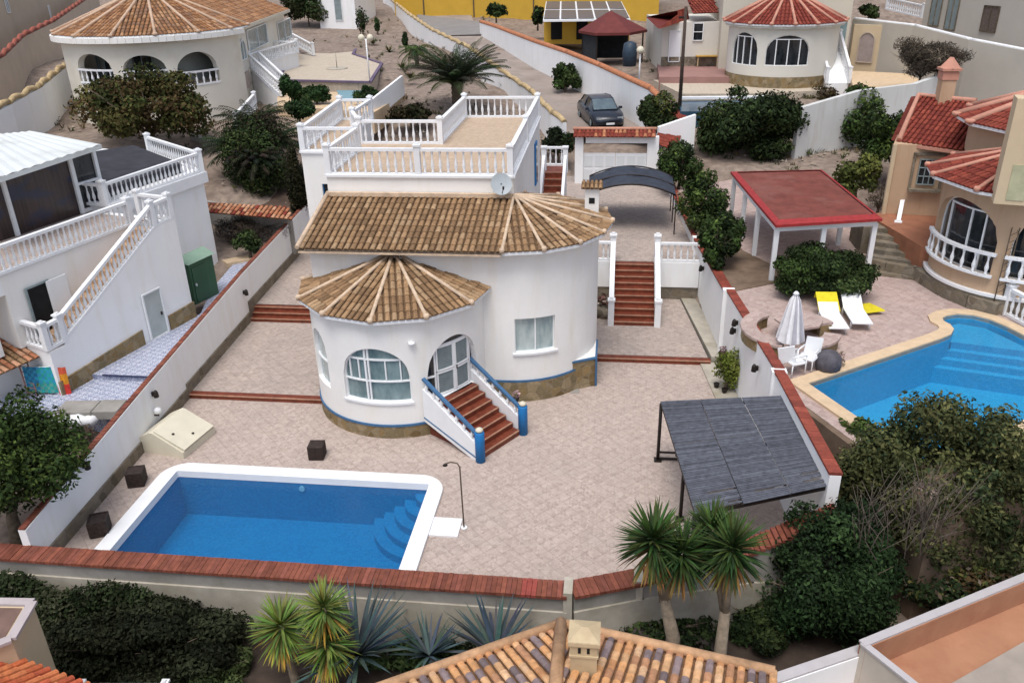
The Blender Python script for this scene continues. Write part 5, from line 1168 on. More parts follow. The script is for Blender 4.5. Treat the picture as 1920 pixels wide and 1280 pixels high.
# inner wall and main terrace
mb = MB(); mb.prism([l2(-.4, 1.1), l2(5.6, 1.1), l2(5.6, 9), l2(-2.5, 9), l2(-2.5, 6), l2(-.4, 6)], 2.75, 5.2); iw = mb.build('inner_wall', MT['white'], lh)
mb = MB(); mb.prism([l2(-4, 1.14), l2(5.9, 1.14), l2(5.9, 12), l2(-4, 12)], 5.2, 5.24); mb.build('terrace_floor', MT['patio2'], lh)
mb = MB(); mb.prism([l2(-4, 1.1), l2(-.4, 1.1), l2(-.4, 1.4), l2(-4, 1.4)], 4.6, 5.2); mb.prism([l2(-1.3, 1.1), l2(-1.0, 1.1), l2(-1.0, 1.4), l2(-1.3, 1.4)], 2.78, 4.6); mb.build('porch_beam', MT['whiteclean'], lh)
LS2 = plane_surf(l2(0, 1.1), l2(6, 1.1))
window(lh, LS2, .25, 1.1, 2.85, 4.55, 4.55, MT['shutter'], MT['black'], seg=1, name='door', inset=.06)
mb = MB(); mb.box(lf(1.35, 1.0, 3.7), (.05, .75, 1.7), -.27); mb.build('door_leaf', MT['frame'], [c for c in lh.children if c.name.startswith('door')][-1])
rl = Rails(lh)
rl.run([lf(-4, 1.15, 5.22), lf(5.0, 1.15, 5.22)], h=.9, sp=.21, ends=(False, True))
rl.run([(FL[0]+.1, FL[1]+.08, 2.78), lf(-.25, .1, 2.78), lf(.35, .08, 2.82), lf(5.0, .08, 5.25), lf(5.85, .08, 5.3), lf(5.85, 1.5, 5.3)], h=.85, sp=.21, pw=.18)
# plinth, door
for q_ in ((-.3, 3.35, -.06, .02, .8, .8, 1.68, 1.95), (4.65, 6.0, -.06, .02, .8, .8, 1.95, 2.0)): mb = MB(); mb.add(*raked(*q_)); mb.build('plinth', MT['stone'], lh)
dw = window(lh, LS, 3.65, 4.5, 1.4, 3.15, 3.15, MT['frame'], plain('pale_grey_door', (.42, .46, .45), .6, .1, 2), seg=1, name='side_door', inset=.06)
MB().box(LS(4.35, 2.2, .06), (.05, .05, .12)).build('handle', MT['darkmetal'], dw)
# back block with upper yard
mb = MB(); mb.prism([l2(5.95, 3.2), l2(11.15, 3.2), l2(13.4, 8.5), l2(13.4, 12), l2(5.95, 12)], .8, 5.1); mb.build('back_wall', MT['whiteclean'], lh)
mb = MB(); mb.prism([l2(5.9, 3.05), l2(11.3, 3.05), l2(13.6, 8.5), l2(13.5, 12.1), l2(5.9, 12.1)], 5.1, 5.55); mb.build('back_ledge', MT['paint'], lh)
rl.run([lf(5.85, 4.2, 5.5), lf(5.9, 3.2, 5.5), lf(11.15, 3.2, 5.55), lf(13.2, 8.0, 5.55)], h=.85, sp=.22)
mb = MB(); mb.prism([l2(6.2, 3.9), l2(10.8, 3.9), l2(12.6, 8.3), l2(8.5, 9.0), l2(6.6, 6.5)], 5.5, [5.85, 5.95, 6.1, 6.3, 6.25]); mb.build('dark_awning', plain('charcoal_sheet', (.035, .035, .042), .7, .3, 2), lh)
rl.done()
# roof room
rf = [P(0, 335, 7.7), P(190, 271, 7.7), P(62, 246, 7.85), P(-80, 268, 7.85), P(-120, 380, 7.7)]
mb = MB()
for k in range(12):
    u0, u1 = k/12, (k+1)/12; a = P(-60, 352, 7.7).lerp(rf[1], u0); b = P(-60, 352, 7.7).lerp(rf[1], u1); c = P(-110, 262, 7.9).lerp(rf[2], u1); d = P(-110, 262, 7.9).lerp(rf[2], u0); h = Vector((0, 0, .03))
    mb.add([a, b, c, d, (a+b)/2+h, (c+d)/2+h], [(0, 4, 5, 3), (4, 1, 2, 5)])
a, b = P(-60, 352, 7.7), rf[1]; h = Vector((0, 0, .16)); mb.add([a, b, b-h, a-h], [(3, 2, 1, 0)]); mb.add([rf[1], rf[2], rf[2]-h, rf[1]-h], [(3, 2, 1, 0)])
mb.build('room_roof', plain('white_roof_sheet', (.66, .70, .69), .4, .05, 1, dirt=(.5, .52, .5), dsc=.5), lh)
ga, gb = P(-60, 470, 5.3), P(195, 392, 5.3); gb = P(200, 385, 5.25)
e = (gb-ga); e.z = 0; Lg = e.length; e.normalize(); GS = plane_surf(tuple(ga[:2]), tuple(gb[:2])); Z = Vector((0, 0, 1))
mb = MB()
for s, w in ((0, .14), (Lg*.32, .14), (Lg-1.15, .16), (Lg-.06, .14)): ribbon(mb, GS, (s, 5.25), (s, 7.55), w, -.08, .08)
ribbon(mb, GS, (0, 7.5), (Lg, 7.5), .16, -.08, .08)
ribbon(mb, GS, (Lg-1.1, 6.35), (Lg, 6.35), .09, -.05, .05); ribbon(mb, GS, (Lg-.62, 5.3), (Lg-.62, 7.5), .05, -.05, .05) if False else None; ribbon(mb, GS, (Lg-1.1, 5.33), (Lg, 5.33), .14, -.06, .06)
rr_ = mb.build('room_frame', MT['frame'], lh)
m = bpy.data.materials.new('brown_curtain'); N, L, B = nodes(m); v = coords(N, L, (6, 6, .3)); base = ramp(N, L, noise(N, L, v, 1.5, 3), [(.3, (.028, .018, .017)), (.7, (.06, .04, .038))]); n2 = noise(N, L, coords(N, L, (1, 1, 2)), .9, 2); base = mixc(N, L, ramp(N, L, n2, [(.5, (0,)*3), (.65, (.8,)*3)]), base, (.018, .028, .065)); L.new(base, B.inputs['Base Color']); B.inputs['Roughness'].default_value = .25
mb = MB(); ribbon(mb, GS, (0, 6.4), (Lg-1.1, 6.4), 2.3, -.06, -.02); mb.build('curtain', m, rr_)
mb = MB(); ribbon(mb, GS, (Lg-1.1, 6.4), (Lg, 6.4), 2.3, -.06, -.02); mb.build('pane', MT['glassdark'], rr_)
bk = MB(); p0, p1 = gb+e*0, P(62, 246, 7.85); bk.prism([tuple(gb[:2]), tuple((gb+LN*5)[:2]), tuple((gb+LN*5-LD*7)[:2]), tuple((gb-LD*7+LN*.3)[:2]), tuple((gb+LN*.3)[:2])], 5.24, 7.5); bk.build('room_wall', MT['shutter'], lh)
# little tiled lean-to, low wall, ladder, towel rack
mb = MB(); a, b = P(75, 668, 2.5), P(-40, 720, 2.5); c, d = P(-40, 645, 3.0), P(20, 622, 3.0); tile_panel(mb, [tuple(b), tuple(a), tuple(d), tuple(c)], .2, .32, TERRA+BROWN[:2]); mb.build('porch_roof', MT['rooftile'], lh)
mb = MB(); a, b = P(-60, 762, 1.15), P(60, 716, 1.15); mb.prism([tuple(a[:2]), tuple(b[:2]), (b.x-.1, b.y+.25), (a.x-.1, a.y+.25)], .8, 2.2); mb.build('porch_wall', MT['whiteclean'], lh)
ld = thing('ladder', P(70, 740, 1.2), 'pinkish ladder leaning on the white porch wall beside the towels', 'ladder'); a, b = P(62, 742, 1.2), P(40, 672, 2.4); mb = MB(); o_ = Vector((.16, 0, 0))
mb.tube([a-o_, b-o_], .025, 5); mb.tube([a+o_, b+o_], .025, 5)
for i in range(7): p = a.lerp(b, (i+.5)/7); mb.tube([p-o_, p+o_], .02, 5)
mb.build('rails', plain('faded_pink', (.4, .22, .2), .7, .2), ld)
dr = thing('drying_rack', P(88, 735, 1.2), 'drying rack hung with a turquoise checked towel and a red yellow cloth', 'drying rack')
a, b = P(58, 738, 1.2), P(118, 738, 1.2); mb = MB()
for p in (a, b): mb.tube([p, p+Z*.98], .02, 5); mb.tube([p+Vector((0, .5, 0)), p+Z*.98], .02, 5)
mb.tube([a+Z*.98, b+Z*.98], .02, 5); mb.build('frame', MT['frame'], dr)
def cloth(name, a, b, z0, z1, cols, nx=9, nz=8):
    mb = MB()
    for i in range(nx):
        for j in range(nz):
            f = lambda u, w: a.lerp(b, u)+Z*(z1+(z0-z1)*w)+Vector((0, -.03-.05*w+.02*math.sin(u*14), 0)); mb.add([f(i/nx, j/nz), f((i+1)/nx, j/nz), f((i+1)/nx, (j+1)/nz), f(i/nx, (j+1)/nz)], [(0, 3, 2, 1)], cols(i, j))
    return mb.build(name, MT['coping'])
o = cloth('beach_towel', a, a.lerp(b, .93), .08, 1.0, lambda i, j: ((.02, .16, .32) if i < 4 else (.02, .30, .28)) if (i+j) % 2 else ((.03, .26, .42) if j < 5 else (.10, .30, .26))); tag(o, 'turquoise and blue checked towel hanging on the drying rack', 'towel')
o = cloth('beach_towel', b.lerp(a, .05), b+Vector((.28, .1, 0)), .0, .95, lambda i, j: (.55, .04, .03) if j > 4 or i < 1 else ((.6, .25, .02) if j > 1 else (.6, .10, .05)), 4); tag(o, 'red and orange cloth hanging at the right end of the drying rack', 'towel')
# steps edge line, grey slabs, white hose/tarp
for k, (p, q, lb) in enumerate(((P(120, 772, 1.22), P(180, 778, 1.22), 'grey concrete slab lying across the tiled path, left of two'), (P(182, 775, 1.22), P(232, 772, 1.22), 'grey concrete slab lying against the left wall, right of two'))):
    mb = MB(); c = (p+q)/2; mb.box(c+Z*.12, ((q-p).length, .75, .26), .1); o = mb.build('concrete_slab', MT['concrete']); tag(o, lb, 'slab')
mb = MB(); a = P(100, 795, 1.1); b = P(182, 792, 1.1); pts = [a.lerp(b, t/8)+Vector((0, .08*math.sin(t), .12+.05*math.sin(t*1.7))) for t in range(9)]; mb.tube(pts, [.12, .17, .15, .2, .18, .2, .17, .2, .1], 9); o = mb.build('rolled_cover', MT['paint']); tag(o, 'rolled white plastic cover lying before the grey slabs', 'rolled cover')
mb = MB(); mb.bar(P(192, 703, 1.4), P(283, 707, 1.4), .06, .04); o = mb.build('edge_strip', plain('navy_strip', (.03, .035, .08), .6, .1)); tag(o, 'thin dark blue strip across the blue and white tiled path', 'edging')
# green shed
gs = thing('garden_shed', P(365, 560, 1.4), 'green metal garden shed between the white house and the boundary wall', 'shed')
c = P(366, 572, 1.4)+Vector((-.25, .8, 0)); mb = MB(); mb.box(c+Z*.85, (.95, 1.35, 1.7), -.27); mb.build('walls', plain('green_metal', (.04, .10, .055), .5, .1, 2), gs)
m = Matrix.Rotation(-.27, 3, 'Z'); mb = MB(); g = lambda x, y, z: c+m @ Vector((x, y, z)); mb.add([g(-.56, -.76, 1.7), g(.56, -.76, 1.7), g(.56, .76, 1.7), g(-.56, .76, 1.7), g(0, -.76, 1.95), g(0, .76, 1.95)], [(0, 4, 5, 3), (4, 1, 2, 5), (0, 1, 4), (2, 3, 5)]); mb.build('roof', plain('pale_green_metal', (.22, .33, .25), .5, .08, 2), gs)
mb = MB(); mb.box(g(.49, -.2, .8), (.04, .75, 1.4), -.27); dd = mb.build('door', plain('green_door', (.035, .09, .05), .5, .1, 2), gs); mb = MB(); mb.box(g(.53, -.5, .8), (.05, .05, .1), -.27); mb.build('handle', MT['paint'], dd)
# trees of the left plot
def big_tree(name, label, cat, xb, yb, z, xc, yc, zc, r, n, leaf, pal, k, lr, seed, tr=.14, aspect=.5, low=-.5, shell=.5, nl=6):
    b = P(xb, yb, z); c = V(xc, yc, (b.x-5, b.y), (b.x+5, b.y)); c.y += 0; return tree(name, label, cat, b, tuple(c), r, n, leaf, pal, k, lr, low, seed, None, True, tr, shell, aspect, nl)
big_tree('broadleaf_tree', 'large leafy green tree left of the boundary wall beside the tiled path', 'tree', 30, 1000, .2, 12, 875, 2, (1.95, 1.9, 1.95), 24000, .065, MID+DARK[:2], 34, .3, 31)
px_bush('dry_shrub', 'brownish bare shrub with red leaves beside the rolled white cover', 'shrub', 150, 850, .6, 70, 60, 1500, .07, TWIG+[(.12, .06, .05)], .6, True, 33, aspect=.2)
big_tree('fig_tree', 'broad dark olive tree in front of the round villa, above the white roof room', 'tree', 290, 290, 4.0, 268, 205, 6, (4.0, 3.2, 2.35), 16000, .13, FIG, 40, .28, 35, .2)
px_bush('bare_vine', 'tangle of grey leafless vines below the orange tile strip', 'shrub', 470, 460, 1.6, 140, 62, 5000, .1, TWIG+[(.05, .045, .045)], 1.3, True, 36, aspect=.14)
px_bush('dark_shrub', 'small dark shrub against the boundary wall below the bare vines', 'shrub', 465, 478, 1.7, 70, 50, 1400, .08, DARK, .6, True, 37)
px_bush('slim_cypress', 'narrow dark cypress close against the left corner of the villa', 'tree', 556, 425, 1.6, 42, 150, 7000, .08, [(.012, .014, .008), (.02, .022, .01), (.028, .026, .012)], .8, True, 38, 26, .4, low=-.9)
mb = MB(); tile_panel(mb, [tuple(P(385, 398, 3.2)), tuple(P(548, 412, 3.0)), tuple(P(540, 388, 3.3)), tuple(P(388, 378, 3.5))], .22, .3, TERRA+REDT[:1], (.1, .04, .02)); o = mb.build('tile_strip', MT['rooftile']); tag(o, 'strip of orange roof tiles along the slope left of the cypress', 'tile coping')
# palmetto group
for k, (x, y, z, r, lb, cc) in enumerate(((485, 245, 3.6, 2.3, 'dark feathery palm highest in the group left of the roof terrace', ((.030, .036, .018), (.022, .028, .015))), (450, 290, 3.2, 1.7, 'low dark palm at the left edge of the palm group', ((.025, .035, .02), (.02, .028, .016))), (520, 280, 3.2, 1.9, 'dark fan palm nearest the white left block of the villa', ((.024, .034, .018), (.018, .025, .013))), (490, 310, 2.8, 1.5, 'lowest dark palm in the middle of the palm group', ((.03, .032, .02), (.02, .022, .014))))):
    b = P(x, y+45, z); palm(lb, tuple(b), (b.x, b.y, b.z+1.5), r*1.05, 60, k+40, z0=1.5, sag=.13, name='dwarf_palm', col=cc, tr=.16, leaflet=.5, group='dark palms beside the villa', ln=16, wd=.07)
px_bush('dark_undergrowth', 'mass of dark undergrowth beneath the palms left of the villa', 'bush', 485, 368, 2.5, 160, 165, 17000, .085, DARK+[(.03, .022, .015)], 1.4, True, 45)

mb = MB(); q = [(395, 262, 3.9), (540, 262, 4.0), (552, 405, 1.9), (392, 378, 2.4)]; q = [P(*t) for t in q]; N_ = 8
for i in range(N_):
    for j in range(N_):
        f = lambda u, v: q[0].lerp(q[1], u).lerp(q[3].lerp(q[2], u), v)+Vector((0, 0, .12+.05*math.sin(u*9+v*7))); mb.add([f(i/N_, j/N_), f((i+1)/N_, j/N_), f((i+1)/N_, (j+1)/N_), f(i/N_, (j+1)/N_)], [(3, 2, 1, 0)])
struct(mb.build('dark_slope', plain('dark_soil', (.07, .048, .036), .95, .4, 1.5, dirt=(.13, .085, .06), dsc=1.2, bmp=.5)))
# ================================================================ BEHIND : lane, villas, gardens
MT['lane'] = plain('dusty_lane', (.29, .245, .215), .95, .18, .8, dirt=(.2, .16, .135), dsc=.4)
MT['asphalt'] = plain('grey_asphalt', (.22, .21, .205), .9, .1, 1)
MT['yellowwall'] = plain('yellow_render', (.55, .34, .045), .8, .06, .8)
MT['yellowcap'] = plain('yellow_ochre_coping', (.44, .33, .18), .8, .3, 3)
MT['beige'] = plain('beige_render', (.50, .42, .33), .85, .06, .5, dirt=(.42, .35, .27), dsc=.3)
lane = [P(1075, 238, 4.0), P(1205, 240, 4.0), P(1120, 190, 4.35), P(1060, 158, 4.75), P(1000, 128, 5.15), P(905, 62, 6.2), P(905, 62, 6.2)]
ll = [(1075, 250, 3.9), (1040, 246, 4.0), (1000, 205, 4.3), (944, 165, 4.8), (880, 118, 5.5), (812, 80, 6.0), (775, 52, 6.5), (740, 12, 7.2)]
lr = [(1220, 262, 3.8), (1212, 244, 4.0), (1120, 190, 4.4), (1060, 158, 4.8), (1000, 128, 5.2), (930, 84, 5.9), (900, 66, 6.2), (880, 22, 7.2)]
A_ = [P(*p) for p in ll]; B_ = [P(*p) for p in lr]; mb = MB()
for i in range(len(ll)-1): mb.add([A_[i], B_[i], B_[i+1], A_[i+1]], [(0, 1, 2, 3)])
struct(mb.build('lane', MT['lane']))
mb = MB(); q = [P(780, 28, 7.03), P(900, 42, 6.85), P(905, 66, 6.25), P(830, 68, 6.2), P(800, 60, 6.35)]; mb.add([p+Vector((0, 0, .06)) for p in q], [(0, 4, 3, 2, 1)]); struct(mb.build('asphalt_road', MT['asphalt']))
# walls along the lane
def wall_px(name, label, pts, mat, th=.22, cap=None, capmat=None, wavy=0, side=1, capw=.16, capz=.10, base=None):
    """pts: (px, py, zbase, height)"""
    b = [P(x, y, z) for x, y, z, h in pts]; t = thing(name, b[0], label, 'wall'); mb = MB(); cb = MB()
    for i in range(len(b)-1):
        e = (b[i+1]-b[i]); e.z = 0; e.normalize(); n = Vector((e.y, -e.x, 0))*side
        A, B = b[i], b[i+1]; h0, h1 = pts[i][3], pts[i+1][3]
        mb.prism([A[:2], B[:2], (B+n*th)[:2], (A+n*th)[:2]], [A.z-1, B.z-1, B.z-1, A.z-1], [A.z+h0, B.z+h1, B.z+h1, A.z+h0])
        if capmat:
            K = max(2, int((B-A).length/.5))
            pts_ = [A.lerp(B, k/K)+n*th/2+Vector((0, 0, h0+(h1-h0)*k/K+.02+(wavy*abs(math.sin(math.pi*k/4)) if wavy else 0))) for k in range(K+1)]
            cb.tube(pts_, capw, 6)
            if wavy: mb.add([p+Vector((0, 0, 0)) for p in pts_]+[p-Vector((0, 0, wavy+.1)) for p in pts_], [(k, k+1, K+2+k, K+1+k) for k in range(K)])
    mb.build('wall_body', mat, t)
    if capmat: cb.build('coping', capmat, t)
    return t
wall_px('lane_wall', 'white wall with wavy yellow coping on the left side of the lane', [(1062, 262, 3.8, 1.0), (1040, 246, 4.0, 1.0), (1000, 205, 4.3, 1.1), (944, 165, 4.8, 1.15), (880, 118, 5.5, 1.2), (812, 82, 6.0, 1.2), (770, 52, 6.5, 1.3), (722, 8, 7.4, 1.3)], MT['whiteclean'], .25, True, MT['yellowcap'], .12, side=-1, capw=.17)
MT['orangecap'] = plain('orange_coping', (.42, .17, .085), .8, .25, 4)
wall_px('lane_wall', 'tall white wall with orange tile coping on the right side of the lane', [(1232, 262, 3.9, 2.2), (1212, 244, 4.0, 2.35), (1120, 190, 4.4, 2.3), (1060, 158, 4.8, 2.2), (1000, 128, 5.2, 2.0), (930, 84, 5.9, 1.5), (900, 66, 6.2, 1.2)], MT['whiteclean'], .3, True, MT['orangecap'], .0, side=1, capw=.2)
# parked car
def car():
    a = P(1141, 243, 4.02); b = P(1083, 196, 4.12); d = (a-b); d.z = 0; d.normalize(); rz = math.atan2(d.y, d.x); L, Wd = 4.4, 1.8
    c = a-d*(L/2-.1)+Vector((0, 0, .02)); t = thing('parked_car', c, 'dark blue grey hatchback car parked nose first in the lane', 'car')
    m = Matrix.Rotation(rz, 3, 'Z'); g = lambda x, y, z: c+m @ Vector((x*1.12, y*1.1, z*1.08))
    paint = plain('car_paint', (.013, .018, .029), .22, .08, 2, spec=.6); 
    # lofted body: stations along x with (half width bottom, beltline, top), z's
    st = [(-2.2, .62, .70, .66, .45, .72, .86), (-2.1, .78, .84, .74, .24, .75, .95), (-1.5, .86, .89, .78, .2, .88, 1.0), (-.6, .88, .90, .8, .2, .90, .98), (.3, .88, .90, .8, .2, .90, .95), (1.0, .88, .9, .8, .2, .86, .93), (1.6, .86, .87, .76, .2, .76, .82), (2.0, .78, .8, .68, .24, .62, .72), (2.2, .6, .62, .5, .35, .5, .56)]
    vs = []; fs = []
    for x, wb, wm, wt, zb, zm, zt in st: vs += [g(x, -wb, zb), g(x, -wm, (zb+zm)/2), g(x, -wm, zm), g(x, -wt, zt), g(x, wt, zt), g(x, wm, zm), g(x, wm, (zb+zm)/2), g(x, wb, zb)]
    for i in range(len(st)-1):
        for k in range(8): fs.append((i*8+k, i*8+(k+1) % 8, (i+1)*8+(k+1) % 8, (i+1)*8+k))
    fs += [tuple(range(7, -1, -1)), tuple(range((len(st)-1)*8, len(st)*8))]
    mb = MB(); mb.add(vs, fs, None, True); body = mb.build('body', paint, t)
    cab = [(-1.95, .66, .62, .98, 1.0), (-1.35, .74, .58, .96, 1.38), (-.3, .78, .6, .95, 1.47), (.35, .77, .58, .94, 1.40), (1.15, .72, .66, .92, .95)]
    vs = []; fs = []
    for x, wb, wt, zb, zt in cab: vs += [g(x, -wb, zb), g(x, -wt, zt), g(x, wt, zt), g(x, wb, zb)]
    mb = MB(); mb.add(vs, [(i*4+k, i*4+k+1, (i+1)*4+k+1, (i+1)*4+k) for i in range(4) for k in (0, 2)], None, False); mb.build('side_windows', MT['glassdark'], t)
    mb = MB(); mb.add(vs, [(13, 14, 18, 17)]); mb.build('windscreen', glass_dark('windscreen', (.07, .10, .12), .1, (.11, .15, .17)), t)
    mb = MB(); mb.add(vs, [(1, 2, 6, 5)]); mb.build('rear_window', MT['glassdark'], t)
    mb = MB(); mb.add([p+Vector((0, 0, .012)) for p in vs], [(5, 6, 10, 9), (9, 10, 14, 13)], None, True)
    for s in (-1, 1): mb.tube([g(1.1, s*.70, .95), g(.38, s*.6, 1.41), g(-.3, s*.62, 1.48), g(-1.35, s*.6, 1.39), g(-1.95, s*.66, 1.0)], .03, 5); mb.tube([g(-.35, s*.62, 1.46), g(-.4, s*.8, .96)], .035, 5)
    mb.build('roof', paint, t)
    for x in (-1.35, 1.4):
        for s in (-1, 1):
            ax = m @ Vector((0, 1, 0)); wc = g(x, s*.80, .31); mb = MB(); mb.tube([wc-ax*.1, wc+ax*.1], .31, 16); wh = mb.build('wheel', MT['black'], t); mb = MB(); mb.tube([wc+ax*s*.095, wc+ax*s*.115], .19, 12); mb.build('rim', MT['shutter'], wh)
    for s in (-1, 1):
        mb = MB(); mb.box(g(2.03, s*.58, .62), (.2, .34, .13), rz); mb.build('headlight', glass_dark('headlamp', (.25, .28, .3), .1, (.4, .42, .43)), t); mb = MB(); mb.box(g(.72, s*.95, .95), (.14, .2, .13), rz); mb.build('mirror', paint, t)
    mb = MB(); mb.box(g(2.17, 0, .42), (.1, .9, .16), rz); mb.build('grille', MT['black'], t); mb = MB(); mb.box(g(2.24, 0, .36), (.03, .5, .11), rz); mb.build('number_plate', MT['paint'], t)
car()
# bushes and pole by the lane
px_bush('lane_bush', 'dark round bush at the lane wall behind the parked car', 'bush', 1060, 172, 4.7, 58, 55, 3000, .12, DARK+MID[:1], 1.0, True, 50)
px_bush('lane_bush', 'dark spreading bush between the parked car and the red topped wall', 'bush', 1235, 262, 3.9, 85, 90, 5000, .12, DARK+FIG[:1], 1.2, True, 51)
px_bush('dark_shrub', 'dark shrub behind the house between back stairs and gateway', 'shrub', 1045, 300, 3.0, 66, 62, 2600, .1, [(.02, .035, .012), (.014, .02, .01)], .8, True, 52)
pl = thing('wooden_pole', P(1272, 205, 4.6), 'thin dark wooden utility pole rising beside the lane bush', 'pole'); b = P(1274, 205, 4.7); mb = MB(); mb.tube([b, b+Vector((0, 0, 5.9))], [.12, .09], 8); mb.build('shaft', plain('dark_wood_pole', (.07, .05, .04), .9, .3, 4), pl)
mb = MB(); mb.box(b+Vector((-.2, 0, 5.3)), (.35, .1, .12)); mb.build('bracket', MT['darkmetal'], pl)
# --- round villa top left
VC, VR = (-29.5, 53.0), 5.5
vl = thing('round_villa', (VC[0], VC[1], 5), 'round cream villa with brown cone roof and arched veranda behind the olive tree', 'house')
SV = cyl_surf(VC, VR); vw = shell(VC, VR, .4, 3.2, 9.75, -120, 92, 96).build('round_wall', plain('cream_villa_wall', (.70, .67, .59), .85, .05, .5, dirt=(.62, .57, .47), dsc=.3), vl)
ARCH = []
for x0, x1, yt, yb_, ym in ((150, 213, 102, 158, 150), (232, 316, 104, 160, 150), (333, 412, 97, 160, 150)):
    a0 = Cyl(x0, 145, VC, VR)[0]; a1 = Cyl(x1, 140, VC, VR)[0]; zt = Cyl((x0+x1)/2, yt, VC, VR)[1]; zb = Cyl((x0+x1)/2, yb_, VC, VR)[1]; ARCH.append((R_(a0)*VR, R_(a1)*VR, zb, zb+.75, zt))
bake_cut(vw, [cutter_arch(SV, A, -.7) for A in ARCH])
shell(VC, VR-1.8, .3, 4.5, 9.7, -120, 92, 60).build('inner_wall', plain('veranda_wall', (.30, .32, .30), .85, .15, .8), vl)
mb = MB(); mb.prism([tuple(SV(R_(a)*VR, 0, -.1)[:2]) for a in range(-120, 121, 10)], 6.0, 6.9); mb.build('veranda_floor', MT['patio2'], vl)
SVi = cyl_surf(VC, VR-1.8)
for k, a in enumerate((-62, -30, 4)): window(vl, SVi, R_(a)*3.7, R_(a+18)*3.7, 6.95, 8.6, 8.6, MT['shutter'], MT['glassdark'], mull=(R_(a+9)*3.7,), seg=3, inset=.05, name='veranda_door')
rr = Rails(vl)
for A in ARCH: rr.run([tuple(SV(A[0]+(A[1]-A[0])*i/6, A[2]-.02, -.05)) for i in range(7)], h=.85, sp=.26, posts=False, r=.08)
mb = MB(); n = 48
for a0_, a1_ in [(-115+205*i/n, -115+205*(i+1)/n) for i in range(n)]: p, q = SV(R_(a0_)*VR, 9.62, .25), SV(R_(a1_)*VR, 9.62, .25); mb.bar(p, q, .5, .3)
mb.build('cornice', MT['white'], vl)
VB = [(.24, .115, .05), (.30, .15, .07), (.19, .09, .045), (.34, .19, .1), (.22, .12, .07)]
fan_roof(VC, 9.85, 12.2, 5.9, list(range(-115, 102, 24)), vl, w=.25, pal=VB, name='cone_roof', capr=.09, L=.42, capmat=plain('pink_hip_cap', (.50, .36, .26), .85, .15, 3))
WA_, WB_ = (-24.3, 53.2), (-27.3, 69.5); wg = MB(); wg.prism([WA_, WB_, (-38, 70), (-34, 56)], 3.5, 9.7); wg.build('wing_wall', bpy.data.materials['cream_villa_wall'], vl)
wr_ = MB(); q = [(-23.95, 53.6, 9.8), (-26.9, 69.8, 9.8), (-31.5, 66, 12.2), (-29.5, 53.2, 12.2)]; tile_panel(wr_, q, .25, .42, VB); wr_.bar((-24.0, 53.6, 9.7), (-26.95, 69.8, 9.7), .3, .22, (.6, .56, .47)); wr_.build('wing_roof', MT['rooftile'], vl)
SG = plane_surf(WA_, WB_)
for (x0, x1, yt, yb_) in ((462, 500, 50, 90), (428, 450, 80, 121), (520, 545, 38, 78)):
    a = V(x0, (yt+yb_)/2, WA_, WB_); b = V(x1, (yt+yb_)/2, WA_, WB_); s0 = (Vector(a[:2])-Vector(WA_)).length; s1 = (Vector(b[:2])-Vector(WA_)).length; zt = V((x0+x1)/2, yt, WA_, WB_).z; zb = V((x0+x1)/2, yb_, WA_, WB_).z
    window(vl, SG, s0, s1, zb, zt-(.5 if x0 < 450 else 0), zt, MT['frame'], MT['glass'], mull=((s0+s1)/2,), seg=1, inset=.07)
pA, pB, pC = Vector((-24.9, 56.2, 7.0)), Vector((-24.5, 64.3, 7.0)), P(528, 180, 5.6)
mb = MB(); mb.prism([(-24.9, 55.6), (-24.5, 64.3), (-26.6, 64.3), (-25.1, 55.6)], 4.0, 7.0); mb.build('balcony', MT['whiteclean'], vl)
mb = MB(); q = [tuple(pA[:2]), tuple(pC[:2]), (pC.x+.1, pC.y+1.4), (pA.x+.1, pA.y+1.4)]; mb.prism(q, 3.8, [6.9, 5.3, 5.3, 6.9]); mb.build('stair_flight', MT['whiteclean'], vl)
rr.run([(-24.95, 55.7, 7.0), pB, (-26.5, 64.3, 7.0)], h=.9, sp=.3, r=.08); rr.run([pA, pC], h=.9, sp=.3, r=.08); rr.run([(pA.x+.1, pA.y+1.4, 7.0), (pC.x+.1, pC.y+1.4, 5.5)], h=.9, sp=.3, r=.08, ends=(False, True))
rr.run([P(548, 82, 6.8), P(588, 104, 6.1)], h=.9, sp=.3, r=.08); rr.run([P(445, 245, 5.0), P(480, 205, 5.5)], h=.9, sp=.3, r=.08); rr.done()
# garden of the villa: cream court with purple border
MT['court'] = bricks('cream_court', (.52, .45, .36), (.49, .42, .33), (.42, .36, .29), .6, .6, 0, .01, off=0)
ct = [P(520, 152, 6.0), P(558, 92, 6.0), P(668, 92, 6.0), P(662, 103, 6.0), P(716, 121, 6.0), P(694, 156, 6.0)]
mb = MB(); mb.prism([tuple(p[:2]) for p in ct], 4.5, 6.03); struct(mb.build('garden_court', MT['court']))
MT['purple'] = plain('purple_edging', (.13, .10, .16), .8, .2)
mb = MB()
for a, b in zip(ct, ct[1:]+ct[:1]): mb.bar(a+Vector((0, 0, .06)), b+Vector((0, 0, .06)), .22, .12)
o = mb.build('edging', MT['purple']); tag(o, 'purple kerb line around the cream garden court', 'edging')
mb = MB(); q = [P(520, 165, 5.7), P(700, 168, 5.7), P(762, 168, 5.7), P(700, 215, 5.4), P(640, 210, 5.4), P(520, 200, 5.4)]; mb.prism([tuple(p[:2]) for p in q], 4.3, 5.5); struct(mb.build('pool_terrace', MT['sand']))
tb = thing('umbrella_stand', P(631, 128, 6.03), 'bare parasol pole on a round base in the cream court', 'parasol stand'); b = P(632, 129, 6.03); mb = MB(); mb.tube([b, b+Vector((0, 0, 1.1))], .04, 6); mb.build('pole', MT['strip'], tb); mb = MB(); mb.lathe([(.8, 0), (.8, .06)], b, 16); mb.build('base', MT['strip'], tb)
